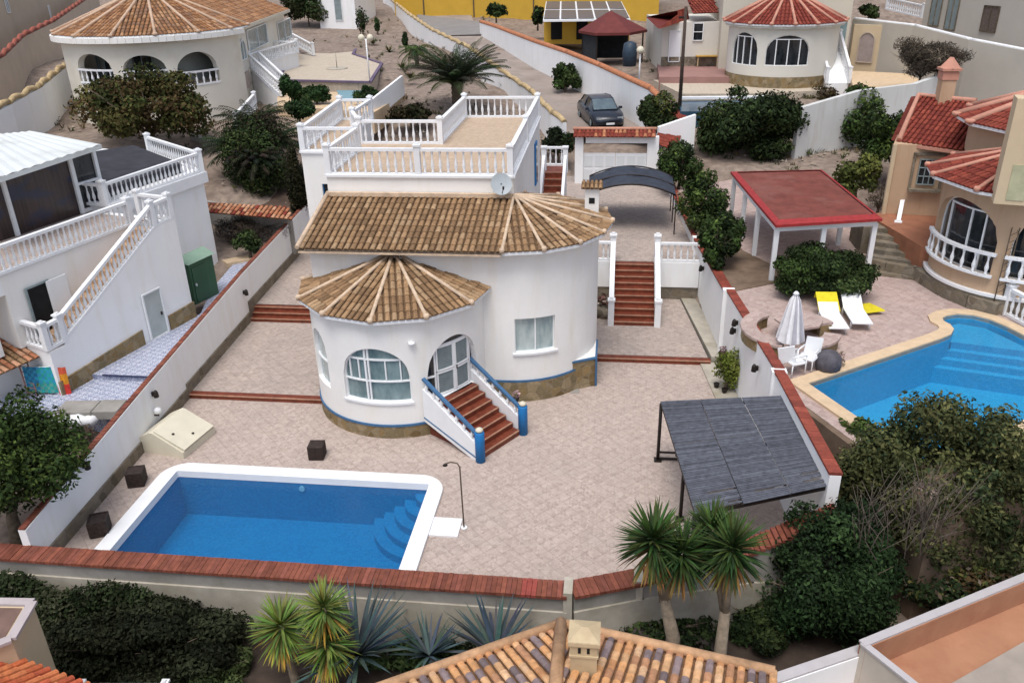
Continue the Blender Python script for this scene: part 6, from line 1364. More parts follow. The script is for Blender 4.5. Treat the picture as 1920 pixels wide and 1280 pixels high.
cp_ = thing('covered_pool', P(655, 182, 5.5), 'small pale blue covered pool behind the green shrubs', 'pool cover'); mb = MB(); q = [P(640, 190, 5.53), P(690, 190, 5.53), P(680, 172, 5.53), P(632, 172, 5.53)]; mb.prism([tuple(p[:2]) for p in q], 5.4, 5.62); mb.build('cover', plain('pale_blue_cover', (.18, .32, .37), .4, .1), cp_)
for x, y, w, h, lb, s in ((545, 195, 40, 55, 'tall green shrub left of the row before the pale blue pool cover', 1), (592, 196, 66, 36, 'wide low green shrub in the middle of the row by the pool cover', 2), (690, 198, 46, 36, 'green shrub at the right end of the row by the pool cover', 3), (560, 232, 60, 48, 'green shrub just behind the left block of the villa roof', 4)):
    px_bush('green_shrub', lb, 'shrub', x, y, 5.5 if s < 4 else 5.0, w, h, 2600, .12, [(.02, .045, .015), (.035, .06, .02), (.015, .03, .012)], None, True, 60+s, group='green shrubs before the villa pool')
MB_ = MB(); a, b = P(700, 222, 5.0), P(757, 178, 5.6); MB_.bar(a+Vector((0, 0, .5)), b+Vector((0, 0, .6)), .15, 1.2); o = MB_.build('sloping_wall', MT['whiteclean']); tag(o, 'white sloping wall end just behind the roof terrace rail', 'wall')
# date palm
b = P(858, 205, 4.6); palm('big date palm with arching fronds behind the roof terrace', tuple(b), (b.x, b.y, b.z+1.5), 3.5, 80, 3, sag=.11, z0=1.9, name='date_palm', col=((.040, .050, .026), (.030, .040, .022)), tr=.33, leaflet=.42, ln=30, wd=.06)
px_bush('dark_shrub', 'dark low shrub behind the notch of the roof terrace', 'shrub', 770, 232, 4.6, 90, 44, 2600, .12, [(.028, .022, .012), (.02, .022, .01)], 1.0, True, 66)
b = P(783, 128, 5.5); palm('small green palm left of the big date palm', tuple(b), (b.x, b.y, b.z+1.3), 1.5, 30, 8, name='small_palm', col=((.05, .08, .02), (.04, .06, .02)), tr=.15, leaflet=.5, ln=14, wd=.08)
for k, (x, y, h, lb) in enumerate(((678, 68, 55, 'spiky upright plant on the soil past the far end of the court'), (707, 60, 26, 'thin dark cypress plant by the white garden wall'), (760, 92, 34, 'thin dark plant beside the small palm'))):
    px_bush('upright_plant', lb, 'plant', x, y, 6.3, 26 if k == 0 else 12, h, 700, .12, [(.035, .06, .02), (.02, .035, .015)], None, True, 70+k)
# lamp posts of that garden
for k, (x, y, z, h, lb) in enumerate(((693, 150, 6.0, 2.6, 'white double globe lamp at the corner of the cream court'), (1198, 158, 6.1, 1.9, 'white globe lamp on the orange coping of the lane wall'))):
    b = P(x, y, z); t = thing('garden_lamp', b, lb, 'lamp'); mb = MB(); mb.tube([b, b+Vector((0, 0, h))], .05, 6); mb.build('post', MT['frame'], t)
    for dx in ((-.3, .3) if k == 0 else (0,)): mb = MB(); mb.lathe([(.05, -.22), (.22, -.1), (.24, .05), (.15, .2), (.02, .25)], b+Vector((dx, 0, h+.1)), 10); mb.build('globe', MT['cream'], t)
    if k == 0: mb = MB(); mb.tube([b+Vector((-.3, 0, h)), b+Vector((.3, 0, h))], .04, 5); mb.build('arm', MT['frame'], t)
# walls of the villa garden, left
MT['redwavy'] = plain('red_wavy_coping', (.30, .09, .06), .75, .2, 3)
wall_px('street_wall', 'beige street wall with wavy red coping at the far left', [(-40, 210, 5.8, 1.9), (25, 160, 6.2, 1.9), (60, 118, 6.8, 1.9), (115, 85, 7.2, 1.9), (190, 20, 8.5, 1.9)], MT['beige'], .3, True, MT['redwavy'], .18, side=-1, capw=.17)
wall_px('garden_wall', 'white garden wall with wavy yellow coping below the street wall', [(-30, 305, 4.6, 1.9), (40, 262, 5.0, 1.9), (95, 225, 5.2, 1.9), (140, 180, 5.6, 1.9)], MT['whiteclean'], .3, True, MT['yellowcap'], .2, side=-1, capw=.16)
wall_px('low_wall', 'grey retaining wall right of the olive tree below the villa', [(365, 265, 4.3, .5), (418, 300, 3.4, .9), (430, 340, 2.6, .6)], MT['concrete'], .3)
wall_px('retaining_wall', 'grey retaining wall below the orange tile strip', [(385, 425, 1.9, 1.3), (470, 440, 1.9, 1.1), (548, 440, 1.9, .8)], MT['concrete'], .3, side=-1)
# far house top left
fh = thing('beige_house', P(40, 60, 8), 'beige house wall with small windows cut by the top left corner', 'house'); A2, B2 = P(-60, 130, 7.2), P(125, 22, 9.0)
A2 = P(-60, 100, 7.8); B2 = P(150, 20, 8.6); mb = MB(); e = (B2-A2); e.z = 0; e.normalize(); n_ = Vector((-e.y, e.x, 0)); mb.prism([A2[:2], B2[:2], (B2+n_*8)[:2], (A2+n_*8)[:2]], 5, 15); mb.build('wall', MT['beige'], fh)
FS = plane_surf(tuple(A2[:2]), tuple(B2[:2]))
for x, y, w, h in ((12, 10, .8, 1.2), (92, 22, .5, 1.1)): q = V(x, y, A2, B2); s = (Vector(q[:2])-Vector(A2[:2])).length; window(fh, FS, s-w/2, s+w/2, q.z-h/2, q.z+h/2, q.z+h/2, MT['frame'], MT['shutter'], mull=(s,), seg=1, inset=.06)
# green trees top middle
px_bush('leafy_tree', 'dark green tree at the top edge right of the brown cone roof', 'tree', 575, 45, 6.8, 100, 75, 6000, .2, [(.025, .04, .015), (.03, .035, .015)], 2.2, True, 75)
wf = thing('white_house', P(650, 40, 7), 'white house front cut by the top edge beyond the cream court', 'house'); mb = MB(); A2, B2 = P(600, 42, 7.0), P(668, 42, 7.0); mb.prism([A2[:2], B2[:2], (B2.x, B2.y+8), (A2.x, A2.y+8)], 5, 14); mb.build('wall', MT['whiteclean'], wf)
FS = plane_surf(tuple(A2[:2]), tuple(B2[:2])); L_ = (B2-A2).length; window(wf, FS, L_*.45, L_*.65, 7.2, 9.4, 9.4, MT['frame'], MT['shutter'], seg=1, inset=.06)
# yellow building
yb = thing('yellow_building', P(980, 26, 7.5), 'long bright yellow building along the top edge beyond the lane', 'building'); A2, B2 = P(740, 12, 8.0), P(1235, 22, 7.4); mb = MB(); mb.prism([A2[:2], B2[:2], (B2.x, B2.y+14), (A2.x, A2.y+14)], 4, 16); mb.build('wall', MT['yellowwall'], yb)
FS = plane_surf(tuple(A2[:2]), tuple(B2[:2])); L_ = (B2-A2).length
for u in (.12, .32, .55): mb = MB(); ribbon(mb, FS, (L_*u, 5), (L_*u, 12), .12, 0, .1); mb.build('downpipe', MT['bark'], yb)
px_bush('far_bush', 'small dark bush before the yellow building, left of the solar roof', 'bush', 930, 36, 7.2, 50, 28, 1200, .2, DARK, 1.5, True, 76)
px_bush('far_bush', 'dark bush beneath the left end of the solar roof', 'bush', 1008, 50, 7.0, 26, 36, 900, .2, DARK, 1.0, True, 77)
# solar roofed shed
ss = thing('solar_shed', P(1080, 66, 6.6), 'yellow shed with a roof of blue grey solar panels', 'shed'); A2, B2 = P(1020, 72, 6.5), P(1180, 72, 6.5); zr = 8.2
mb = MB(); mb.prism([A2[:2], B2[:2], (B2.x, B2.y+3), (A2.x, A2.y+3)], 6, zr); mb.build('wall', MT['yellowwall'], ss)
r0, r1, r2, r3 = P(1018, 38, 8.3), P(1182, 36, 8.3), P(1165, 3, 9.1), P(1024, 3, 9.1); mb = MB(); mb.add([r0, r1, r2, r3]+[p-Vector((0, 0, .15)) for p in (r0, r1, r2, r3)], [(0, 1, 2, 3), (4, 7, 6, 5), (0, 4, 5, 1), (1, 5, 6, 2)]); rf_ = mb.build('roof', MT['frame'], ss)
spm = plain('solar_blue', (.07, .085, .13), .25, .15, 2)
for i in range(5):
    for j in range(2):
        f = lambda u, v: r0.lerp(r1, u).lerp(r3.lerp(r2, u), v)+Vector((0, 0, .05)); mb = MB(); mb.add([f((i+.05)/5, (j+.05)/2), f((i+.95)/5, (j+.05)/2), f((i+.95)/5, (j+.95)/2), f((i+.05)/5, (j+.95)/2)], [(0, 1, 2, 3)]); mb.build('solar_panel', spm, rf_)
for u in (.15, .45): q = A2.lerp(B2, u); mb = MB(); mb.box((q.x, q.y-.02, 7.2), (1.0, .1, 1.6)); mb.build('opening', MT['black'], ss)
# red gazebo
gz = thing('gazebo', P(1145, 120, 5.9), 'hexagonal gazebo with dark red pointed roof beside the solar shed', 'gazebo'); gc = P(1147, 112, 5.7); gc.y += 1.5; zt, ze = None, 8.15
ap = V(1145, 20, (gc.x-5, gc.y), (gc.x+5, gc.y)); ze = V(1145, 62, (gc.x-5, gc.y-2.4), (gc.x+5, gc.y-2.4)).z; mb = MB(); ring = [Vector((gc.x+2.75*math.cos(R_(a)), gc.y+2.75*math.sin(R_(a)), ze)) for a in range(0, 360, 60)]
mb.add(ring+[ap], [(i, (i+1) % 6, 6) for i in range(6)]); mb.add(ring+[p-Vector((0, 0, .2)) for p in ring], [(i, 6+i, 6+(i+1) % 6, (i+1) % 6) for i in range(6)]); mb.build('roof', plain('dull_red_cloth', (.13, .028, .025), .7, .15, 2), gz)
for p in ring: mb = MB(); q = p.lerp(Vector((gc.x, gc.y, ze)), .12); mb.box((q.x, q.y, (ze+5.4)/2), (.12, .12, ze-5.4)); mb.build('post', MT['darkmetal'], gz)
mb = MB(); rin = [p.lerp(Vector((gc.x, gc.y, ze)), .14) for p in ring]
for i in (1, 2, 3): a, b = rin[i], rin[i+1]; mb.prism([a[:2], b[:2], (b.x, b.y-.05), (a.x, a.y-.05)], 5.4, ze-.2)
mb.build('back_screen', plain('dark_screen', (.03, .035, .04), .8, .3), gz)
mb = MB(); bt_ = P(1180, 124, 5.8); mb.lathe([(.5, 0), (.55, 1.0), (.45, 1.6), (.1, 1.75)], bt_, 12); o = mb.build('water_butt', plain('blue_butt', (.03, .05, .075), .5, .2), None); tag(o, 'dark blue covered drum standing right of the gazebo', 'drum')
# --- white villa with red cone, top right
WC, WR = (11.0, 61.5), 3.6
wv = thing('white_villa', (11, 62, 5.4), 'white villa with red cone roof and arched windows at top right', 'house'); SW = cyl_surf(WC, WR)
mwhite = plain('white_villa_wall', (.62, .60, .54), .85, .04, .5)
ww = shell(WC, WR, .3, 5.9, 9.15, -115, 115, 72).build('round_wall', mwhite, wv)
AR = []
for x0, x1, yt, yb_ in ((1372, 1419, 60, 122), (1434, 1516, 66, 124)):
    a0 = Cyl(x0, 110, WC, WR)[0]; a1 = Cyl(x1, 110, WC, WR)[0]; zt = Cyl((x0+x1)/2, yt, WC, WR)[1]; zb = Cyl((x0+x1)/2, yb_, WC, WR)[1]; AR.append((R_(a0)*WR, R_(a1)*WR, zb, zb+(zt-zb)*.45, zt))
bake_cut(ww, [cutter_arch(SW, A) for A in AR])
for A in AR: c = (A[0]+A[1])/2; h = (A[1]-A[0]); window(wv, SW, *A, MT['frame'], MT['glassdark'], mull=((c-h*.27, A[2], A[4]-.25), (c+.0, A[2], A[4]-.25), (c+h*.27, A[2], A[4]-.25)), trans=((A[4]-.28, c-h*.3, c+h*.3),), seg=6, inset=-.08, fw=.07)
shell(WC, WR+.04, .3, 4.6, 5.9, -115, 115, 60).build('plinth', MT['stone'], wv)
mb = MB()
for a0_ in range(-110, 110, 10): mb.bar(SW(R_(a0_)*WR, 9.0, .12), SW(R_(a0_+10)*WR, 9.0, .12), .3, .2)
mb.build('cornice', mwhite, wv)
fan_roof(WC, 9.15, 11.1, 4.0, list(range(-105, 106, 21)), wv, w=.26, pal=REDT, name='cone_roof', capmat=MT['redcap'], capr=.09, L=.42, under=(.13, .02, .015))
mb = MB(); a, b = Yv(1352, 60, 64.5), Yv(1592, 60, 64.5); mb.prism([(a.x, 64.5), (b.x, 64.5), (b.x, 74), (a.x, 74)], 5, 15); mw = mb.build('main_wall', plain('cream_villa_main', (.58, .54, .45), .85, .04, .5), wv)
mb = MB(); q = Yv(1575, 62, 64.45); mb.box((q.x, 64.45, q.z), (.8, .08, 1.6)); mb.build('window', MT['glass'], wv)
c1, c2 = Yv(1240, 110, 66), Yv(1345, 110, 66); mb = MB(); mb.prism([(c1.x, 66), (c2.x, 66), (c2.x, 74), (c1.x-1.0, 74)], 4.8, Yv(1290, 42, 66).z); mb.build('wing_wall', mwhite, wv)
zt = Yv(1290, 42, 66).z; mb = MB(); a, b, c, d = P(1235, 54, zt), P(1292, 36, zt), P(1270, 20, zt+.8), P(1212, 32, zt+.1); tile_panel(mb, [tuple(a), tuple(b), tuple(c), tuple(d)], .26, .4, REDT, (.13, .02, .015)); a, b, c, d = P(1300, 26, zt+.6), P(1348, 24, zt+.6), P(1330, -20, zt+2.0), P(1280, -20, zt+2.0); tile_panel(mb, [tuple(a), tuple(b), tuple(c), tuple(d)], .26, .4, REDT, (.13, .02, .015)); mb.build('wing_roof', MT['rooftile'], wv)
FS = plane_surf((c1.x, 66), (c2.x, 66)); q = Yv(1309, 60, 66); s = q.x-c1.x; window(wv, FS, s-.35, s+.35, q.z-.6, q.z+.6, q.z+.6, MT['frame'], MT['glassdark'], trans=(q.z,), seg=1, inset=.06)
q = Yv(1264, 100, 66); s = q.x-c1.x; window(wv, FS, s-.4, s+.4, q.z-.6, q.z+1.6, q.z+1.6, MT['frame'], MT['paint'], seg=1, inset=.06, name='door')
mb = MB(); mb.prism([(c1.x-.02, 65.95), (c2.x, 65.95), (c2.x, 66.05), (c1.x-.02, 66.05)], 4.8, Yv(1290, 100, 66).z-.25); mb.build('plinth', MT['stonegrey'], wv)
# courts before it
mb = MB(); q = [P(1232, 118, 5.6), P(1368, 118, 5.6), P(1368, 145, 5.6), P(1236, 145, 5.6)]; mb.prism([tuple(p[:2]) for p in q], 4.4, 5.62); struct(mb.build('red_court', plain('red_paving', (.30, .17, .15), .8, .12, 1)))
mb = MB(); q = [P(1225, 150, 5.2), P(1550, 152, 5.2), P(1560, 175, 5.0), P(1400, 182, 5.0), P(1278, 182, 5.0)]; mb.prism([tuple(p[:2]) for p in q], 3.5, 5.2); struct(mb.build('cream_court', MT['court']))
pp = thing('swimming_pool', P(1320, 190, 4.9), 'strip of a dark blue pool with white edge seen above the hedge', 'swimming pool'); mb = MB(); q = [P(1275, 186, 5.0), P(1440, 184, 5.0), P(1440, 205, 5.0), P(1275, 206, 5.0)]; mb.prism([tuple(p[:2]) for p in q], 3.6, 4.9); mb.build('basin', plain('dim_pool_blue', (.04, .09, .14), .15, .2), pp)
mb = MB(); mb.bar(P(1272, 184, 5.05), P(1445, 182, 5.05), .4, .14); mb.build('coping', MT['paint'], pp)
# small furniture of that terrace
b = P(1325, 124, 5.65); t = thing('garden_table', b, 'yellow wooden table set against the white wing', 'table'); mb = MB(); mb.box(b+Vector((0, 0, .72)), (1.7, .8, .06)); mb.build('table_top', plain('yellow_wood', (.40, .24, .05), .7, .2, 3), t)
for dx in (-.7, .7):
    for dy in (-.3, .3): mb = MB(); mb.box(b+Vector((dx, dy, .35)), (.08, .08, .7)); mb.build('leg', MT['yellowcap'], t)
b = P(1311, 116, 5.65); mb = MB(); mb.lathe([(.45, .75), (.5, 1.1), (.35, 1.5), (.1, 1.6)], b, 10); o = mb.build('round_barbecue', plain('dark_teal', (.03, .06, .06), .5, .2), None); tag(o, 'dark teal round barbecue standing left beside the yellow table', 'barbecue')
b = P(1461, 160, 5.2); mb = MB(); mb.box(b+Vector((0, 0, .55)), (.7, .4, 1.1)); mb.box(b+Vector((0, 0, 1.12)), (.76, .46, .06)); o = mb.build('cabinet', MT['black']); tag(o, 'small black cabinet standing under the large arched window', 'cabinet')
b = P(1538, 150, 5.2); mb = MB(); mb.box(b+Vector((0, 0, .9)), (.85, .7, 1.8)); mb.box(b+Vector((0, -.37, .9)), (.7, .04, 1.6)); o = mb.build('covered_heater', MT['black']); tag(o, 'tall black covered box right of the large arched window', 'cabinet')
fs_ = thing('outer_stairs', P(1570, 150, 5.3), 'white outside stairs with railing at the right of the red coned villa', 'stairs'); mb = MB(); a, b = P(1548, 165, 5.2), P(1590, 165, 5.2); mb.prism([a[:2], b[:2], (b.x, b.y+4), (a.x, a.y+4)], 4.4, [5.5, 5.5, 7.4, 7.4]); mb.build('flight', MT['whiteclean'], fs_); rr = Rails(fs_); rr.run([(a.x, a.y, 5.5), (a.x, a.y+4, 7.4)], h=.9, sp=.35, r=.09); rr.run([(b.x, b.y, 5.5), (b.x, b.y+4, 7.4)], h=.9, sp=.35, r=.09); rr.done()
# white retaining walls to the right
wall_px('retaining_wall', 'white retaining wall behind the dark green trees at right', [(1490, 290, 3.3, 2.5), (1600, 272, 3.4, 3.0), (1700, 262, 3.5, 3.1), (1765, 240, 3.8, 3.2)], plain('grey_white_wall', (.56, .57, .56), .85, .06, .7, dirt=(.48, .47, .43), dsc=.4, streak=True), .3, side=-1)
wall_px('garden_wall', 'white wall running down behind the hedge from the red topped corner', [(1300, 290, 3.2, 2.2), (1232, 300, 3.0, 1.8)], MT['whiteclean'], .3, side=1)
wall_px('boundary_wall', 'long pale wall running diagonally behind the grey feathery tree', [(1590, 95, 6.5, 2.2), (1700, 120, 6.3, 2.4), (1800, 160, 5.8, 2.6), (1950, 205, 5.2, 2.8)], plain('pale_wall', (.50, .47, .41), .85, .06, .6), .3, True, MT['paint'], 0, side=-1, capw=.1)
mb = MB(); q = [P(1592, 130, 5.8), P(1700, 135, 5.8), P(1760, 175, 5.4), P(1700, 170, 5.4), P(1600, 185, 5.3)]; mb.prism([tuple(p[:2]) for p in q], 4, 5.7); struct(mb.build('sandy_yard', MT['sand']))
gt = thing('arched_gate', P(1625, 112, 6), 'beige wall with an arched gate right of the red coned villa', 'wall'); A2, B2 = P(1592, 118, 5.9), P(1700, 125, 5.9); mb = MB(); mb.prism([A2[:2], B2[:2], (B2.x, B2.y+.3), (A2.x, A2.y+.3)], 5, 8.5); mb.build('wall_body', MT['creamr'], gt)
FS = plane_surf(tuple(A2[:2]), tuple(B2[:2])); q = V(1624, 90, A2, B2); s = (Vector(q[:2])-Vector(A2[:2])).length; window(gt, FS, s-.55, s+.55, 6.0, 7.4, 8.0, MT['beige'], plain('grey_pink_gate', (.33, .27, .25), .8, .15), seg=1, inset=.06, name='gate')
mb = MB(); mb.bar(P(1665, 115, 5.9)+Vector((0, 0, .2)), P(1790, 162, 5.5)+Vector((0, 0, .2)), .35, .5); o = mb.build('stone_border', MT['stonegrey']); tag(o, 'long dark stone border crossing the sandy yard', 'kerb')
px_bush('feathery_tree', 'grey brown feathery leafless tree before the pale diagonal wall', 'tree', 1733, 148, 5.8, 132, 85, 11000, .16, [(.075, .058, .045), (.055, .045, .035), (.09, .075, .055)], 2.2, True, 80, 26, .35, lift=True, aspect=.13, shell=.2)
px_bush('far_bush', 'dark round bush at the top edge by the white railing', 'bush', 1630, 34, 8.0, 42, 24, 1400, .2, DARK, 1.2, True, 81)
px_bush('green_shrub', 'low green shrub behind the white retaining wall by the stairs', 'shrub', 1612, 182, 5.4, 50, 22, 900, .12, MID, .9, True, 82)
# far houses top right
fr = thing('beige_house', P(1800, 60, 7.5), 'pale house with tall panelled windows and terrace in the top right corner', 'house'); A2, B2 = P(1725, 60, 7.6), P(1990, 135, 6.4); mb = MB(); e = B2-A2; e.z = 0; e.normalize(); n_ = Vector((-e.y, e.x, 0)); mb.prism([A2[:2], B2[:2], (B2+n_*9)[:2], (A2+n_*9)[:2]], 5, 16); mb.build('wall', plain('pale_grey_wall', (.50, .47, .42), .85, .05, .5), fr)
FS = plane_surf(tuple(A2[:2]), tuple(B2[:2]))
for x, y, w, h in ((1757, 12, 1.1, 2.6), (1788, 16, 1.1, 2.8), (1857, 36, 1.4, 1.6)):
    q = V(x, y, A2, B2); s = (Vector(q[:2])-Vector(A2[:2])).length; window(fr, FS, s-w/2, s+w/2, q.z-h/2, q.z+h/2, q.z+h/2, MT['stonegrey'] if x < 1800 else MT['bark'], MT['shutter'] if x < 1800 else plain('mosaic_grille', (.13, .10, .085), .8, .5, 12), mull=(s,), seg=1, inset=.06)
rb_ = thing('white_railing', P(1690, 25, 8), 'white railing of a far terrace at the top edge', 'railing'); rr = Rails(rb_); rr.run([P(1662, 18, 8.2), P(1728, 34, 7.9)], h=1.0, sp=.35, r=.09); rr.done()
for k, (x, y, lb) in enumerate(((1828, 88, 'pale blue plastic garden table on the far terrace'),)):
    b = P(x, y, 6.9); t = thing('garden_table', b, lb, 'table'); mp = plain('pale_blue_plastic', (.42, .50, .53), .5, .05); mb = MB(); mb.box(b+Vector((0, 0, .75)), (1.8, 1.0, .06), -.3); mb.build('table_top', mp, t)
    for dx in (-.75, .75):
        for dy in (-.35, .35): mb = MB(); mb.box(b+Vector((dx, dy, .37)), (.09, .09, .74)); mb.build('leg', mp, t)
mb = MB(); mb.bar(P(1800, 72, 6.9)+Vector((0, 0, .5)), P(1900, 112, 6.4)+Vector((0, 0, .5)), .12, .9); o = mb.build('glass_fence', plain('pale_glass_fence', (.42, .46, .48), .4, .1)); tag(o, 'low pale fence on top of the diagonal wall by the far terrace', 'fence')
# large soil slope pieces
mb = MB(); q = [P(1490, 262, 3.5), P(1590, 262, 3.6), P(1600, 330, 3.0), P(1520, 320, 2.8)]; mb.prism([tuple(p[:2]) for p in q], 2.2, [3.3, 3.4, 2.9, 2.8]); struct(mb.build('gravel_slope', stone('gravel', [(.2, .16, .11), (.3, .24, .17), (.25, .21, .15)], 5, (.15, .11, .08))))

# ================================================================ FOREGROUND
MT['tileor'] = MT['rooftile']
FO = [(.55, .29, .13), (.48, .24, .11), (.60, .38, .22), (.56, .33, .17), (.42, .22, .12)]
def slate(i, v, col):
    k = (int(v/.27)*2+i) % 5
    if (k == 0 and random.random() < .7) or random.random() < .14: f = rnd(.8, 1.5); return (.17*f, .13*f, .13*f)
    return col
fh = thing('tiled_house', P(1050, 1270, 3.2), 'house with orange and slate mottled tiled hip roof cut by the bottom edge', 'house')
K = P(1052, 1172, 3.2); EL = P(690, 1300, 3.2); ER = P(1452, 1262, 3.2); RT = P(1030, 1430, 4.15)
mb = MB(); ml = P(690, 1450, 4.0)
tile_panel(mb, [tuple(EL), tuple(K), tuple(RT), tuple(RT+(EL-K)*.9)], .165, .27, FO, (.2, .11, .06), slate, 5, .045)
tile_panel(mb, [tuple(K), tuple(ER), tuple(RT+(ER-K)*.9), tuple(RT)], .165, .27, FO, (.2, .11, .06), slate, 5, .045)
rf = mb.build('roof', MT['rooftile'], fh)
mb = MB(); Zv = Vector((0, 0, .08)); mb.tube([K+Zv, RT+Zv], .11, 8); mb.tube([EL+Zv*.6, K+Zv*.6], .09, 8); mb.tube([K+Zv*.6, ER+Zv*.6], .09, 8); mb.build('ridge_tiles', plain('peach_ridge', (.45, .27, .15), .8, .3, 5), rf)
mb = MB(); cc = (K+EL+ER)/3; wl = [EL.lerp(RT, .05), K.lerp(RT, .12), ER.lerp(RT, .05), RT+(ER-K)*.85, RT+(EL-K)*.85]; mb.prism([tuple(p[:2]) for p in wl], -3, 3.1); mb.build('wall', MT['creamr'], fh)
cb = P(1096, 1290, 3.55); cb = V(1096, 1190, (K.x-3, K.y-1.15), (K.x+3, K.y-1.15)); mb = MB(); mcream = plain('cream_chimney', (.50, .40, .25), .8, .1, 3, dirt=(.42, .32, .2), dsc=2)
top_ = cb.z+.0; mb.box((cb.x, cb.y, (top_+3)/2), (.42, .42, top_-3)); ch = mb.build('chimney', mcream, fh)
mb = MB(); mb.box((cb.x, cb.y, top_+.03), (.5, .5, .07)); mb.add([Vector((cb.x+i*.24, cb.y+j*.24, top_+.07)) for i, j in ((-1, -1), (1, -1), (1, 1), (-1, 1))]+[Vector((cb.x-.05, cb.y, top_+.17)), Vector((cb.x+.05, cb.y, top_+.17))], [(0, 1, 5, 4), (1, 2, 5), (2, 3, 4, 5), (3, 0, 4)]); mb.box((cb.x, cb.y, top_-.24), (.46, .46, .04)); mb.build('cap', mcream, ch)
for dx in (-.07, .07): mb = MB(); mb.box((cb.x+dx, cb.y-.212, top_-.12), (.045, .01, .11)); mb.build('vent', MT['black'], ch)
# bottom left corner : box and red roof
bl = thing('corner_house', P(40, 1230, 2.5), 'beige parapet and orange tiled roof in the bottom left corner', 'house')
z = 2.6; a, b, c = P(-60, 1125, z), P(62, 1131, z), P(-40, 1225, z); d = b; mb = MB()
q = [P(-120, 1128, z), P(62, 1131, z), P(22, 1200, z), P(-130, 1260, z)]; mb.prism([tuple(p[:2]) for p in q], -2, z); pw_ = mb.build('parapet', MT['creamr'], bl)
mb = MB()
for i in range(3): mb.bar(q[i]+Vector((0, 0, .03+i*.004)), q[i+1]+Vector((0, 0, .03+i*.004)), .18, .06)
mb.build('coping', plain('lilac_coping', (.42, .37, .37), .8, .08), pw_)
qi = [p.lerp(sum(q, Vector())/4, .2) for p in q]; mb = MB(); mb.add([p+Vector((0, 0, .01)) for p in qi], [(0, 3, 2, 1)]); mb.build('deck', plain('brown_deck', (.16, .10, .08), .8, .2), pw_)
mb = MB(); e0, e1 = P(-60, 1205, 2.0), P(230, 1312, 2.0); r1, r0 = P(180, 1400, 2.6), P(-120, 1300, 2.6); tile_panel(mb, [tuple(e0), tuple(e1), tuple(r1), tuple(r0)], .2, .34, [(.50, .13, .05), (.45, .10, .045), (.55, .18, .07)], (.2, .05, .02), None, 5, .08); mb.build('roof', MT['rooftile'], bl)
mb = MB(); mb.prism([tuple(e0[:2]), tuple(e1.lerp(r1, .1)[:2]), tuple(r1[:2]), tuple(r0[:2])], -2, 1.85); mb.build('wall', MT['creamr'], bl)
rl_ = thing('front_railing', P(230, 1278, .5), 'white railing peeping out at the bottom edge before the dark hedge', 'railing'); rr = Rails(rl_); rr.run([P(165, 1318, -.2), P(320, 1318, -.2)], h=.5, sp=.22, curb=.06, pw=.1); rr.done()
# bottom right terrace
tr = thing('terrace_wall', P(1700, 1180, 0), 'white topped terrace wall with orange inner face in the bottom right corner', 'wall')
wp = [(1612, 1204), (1920, 1078), (2000, 1045)]; z = .95; pts = [P(x, y, z) for x, y in wp]; mb = MB(); cp2 = MB(); MT['salmon'] = plain('salmon_render', (.38, .19, .11), .8, .1, 1.2, dirt=(.32, .14, .08), dsc=.8)  # salmon base colour darkened to imitate vignetting in this corner
def wallseg(mb, cb, a, b, th, zb, zt):
    e = (b-a); e.z = 0; e.normalize(); n = Vector((e.y, -e.x, 0)); mb.prism([a[:2], b[:2], (b+n*th)[:2], (a+n*th)[:2]], zb, zt); cb.prism([(a-n*.03)[:2], (b-n*.03)[:2], (b+n*(th-.02))[:2], (a+n*(th-.02))[:2]], zt, zt+.05)
for a, b in zip(pts[:-1], pts[1:]): wallseg(mb, cp2, a, b, .17, -3, z)
mb.build('wall_body', MT['salmon'], tr); cp2.build('coping', plain('lilac_white_coping', (.45, .43, .44), .8, .06), tr)  # coping colour lowered as well, corner vignetting put into the paint
t2 = thing('terrace_wall', P(1660, 1240, 0), 'white dividing wall running to the bottom edge left of the salmon terrace', 'wall'); mb = MB(); cb2 = MB(); wallseg(mb, cb2, P(1730, 1300, z), P(1614, 1207, z), .14, -3, z-.012); mb.build('wall_body', plain('pale_wall2', (.5, .46, .4), .8, .05), t2); cb2.build('coping', bpy.data.materials['lilac_white_coping'], t2)
mb = MB(); q = [P(1640, 1228, .3), P(1960, 1085, .3), P(1960, 1330, .3), P(1740, 1330, .3)]; mb.prism([tuple(p[:2]) for p in q], -2, .28); struct(mb.build('salmon_terrace', MT['salmon']))
mb = MB(); q = [P(1755, 1300, .3), P(1920, 1205, .3), P(1990, 1170, .3), P(1990, 1350, .3), P(1780, 1350, .3)]; mb.prism([tuple(p[:2]) for p in q], -1, .36); struct(mb.build('pale_terrace', plain('pale_stone_floor', (.33, .29, .25), .8, .12, 1.5)))  # floor colour includes the same painted-in vignetting
mb = MB(); wl_ = thing('low_wall', P(1550, 1240, .5), 'low white wall along the plants left of the salmon terrace', 'wall'); mb2 = MB(); wallseg(mb, mb2, P(1430, 1280, .5), P(1612, 1206, .7), .22, -3, .6); mb.build('wall_body', MT['whiteclean'], wl_); mb2.build('coping', bpy.data.materials['lilac_white_coping'], wl_)
mb = MB(); q = [P(1460, 1290, 0), P(1615, 1225, 0), P(1700, 1310, 0), P(1500, 1340, 0)]; mb.prism([tuple(p[:2]) for p in q], -2, -.1); struct(mb.build('small_yard', MT['patio3']))
px_bush('dark_bush', 'dark leafy bush behind the corner parapet under the left end of the coping', 'bush', 70, 1165, -.8, 190, 80, 7000, .07, DARK, .6, True, 89)
mb = MB(); mb.prism([(-15.5, 9.5), (6.5, 12), (8.5, 15.6), (5.3, 15.8), (.8, 14.7), (-.7, 14.1), (-15.2, 14.1)], -1.6, -.72); struct(mb.build('garden_bed', plain('bed_soil', (.05, .036, .028), .95, .4, 2, bmp=.5)))
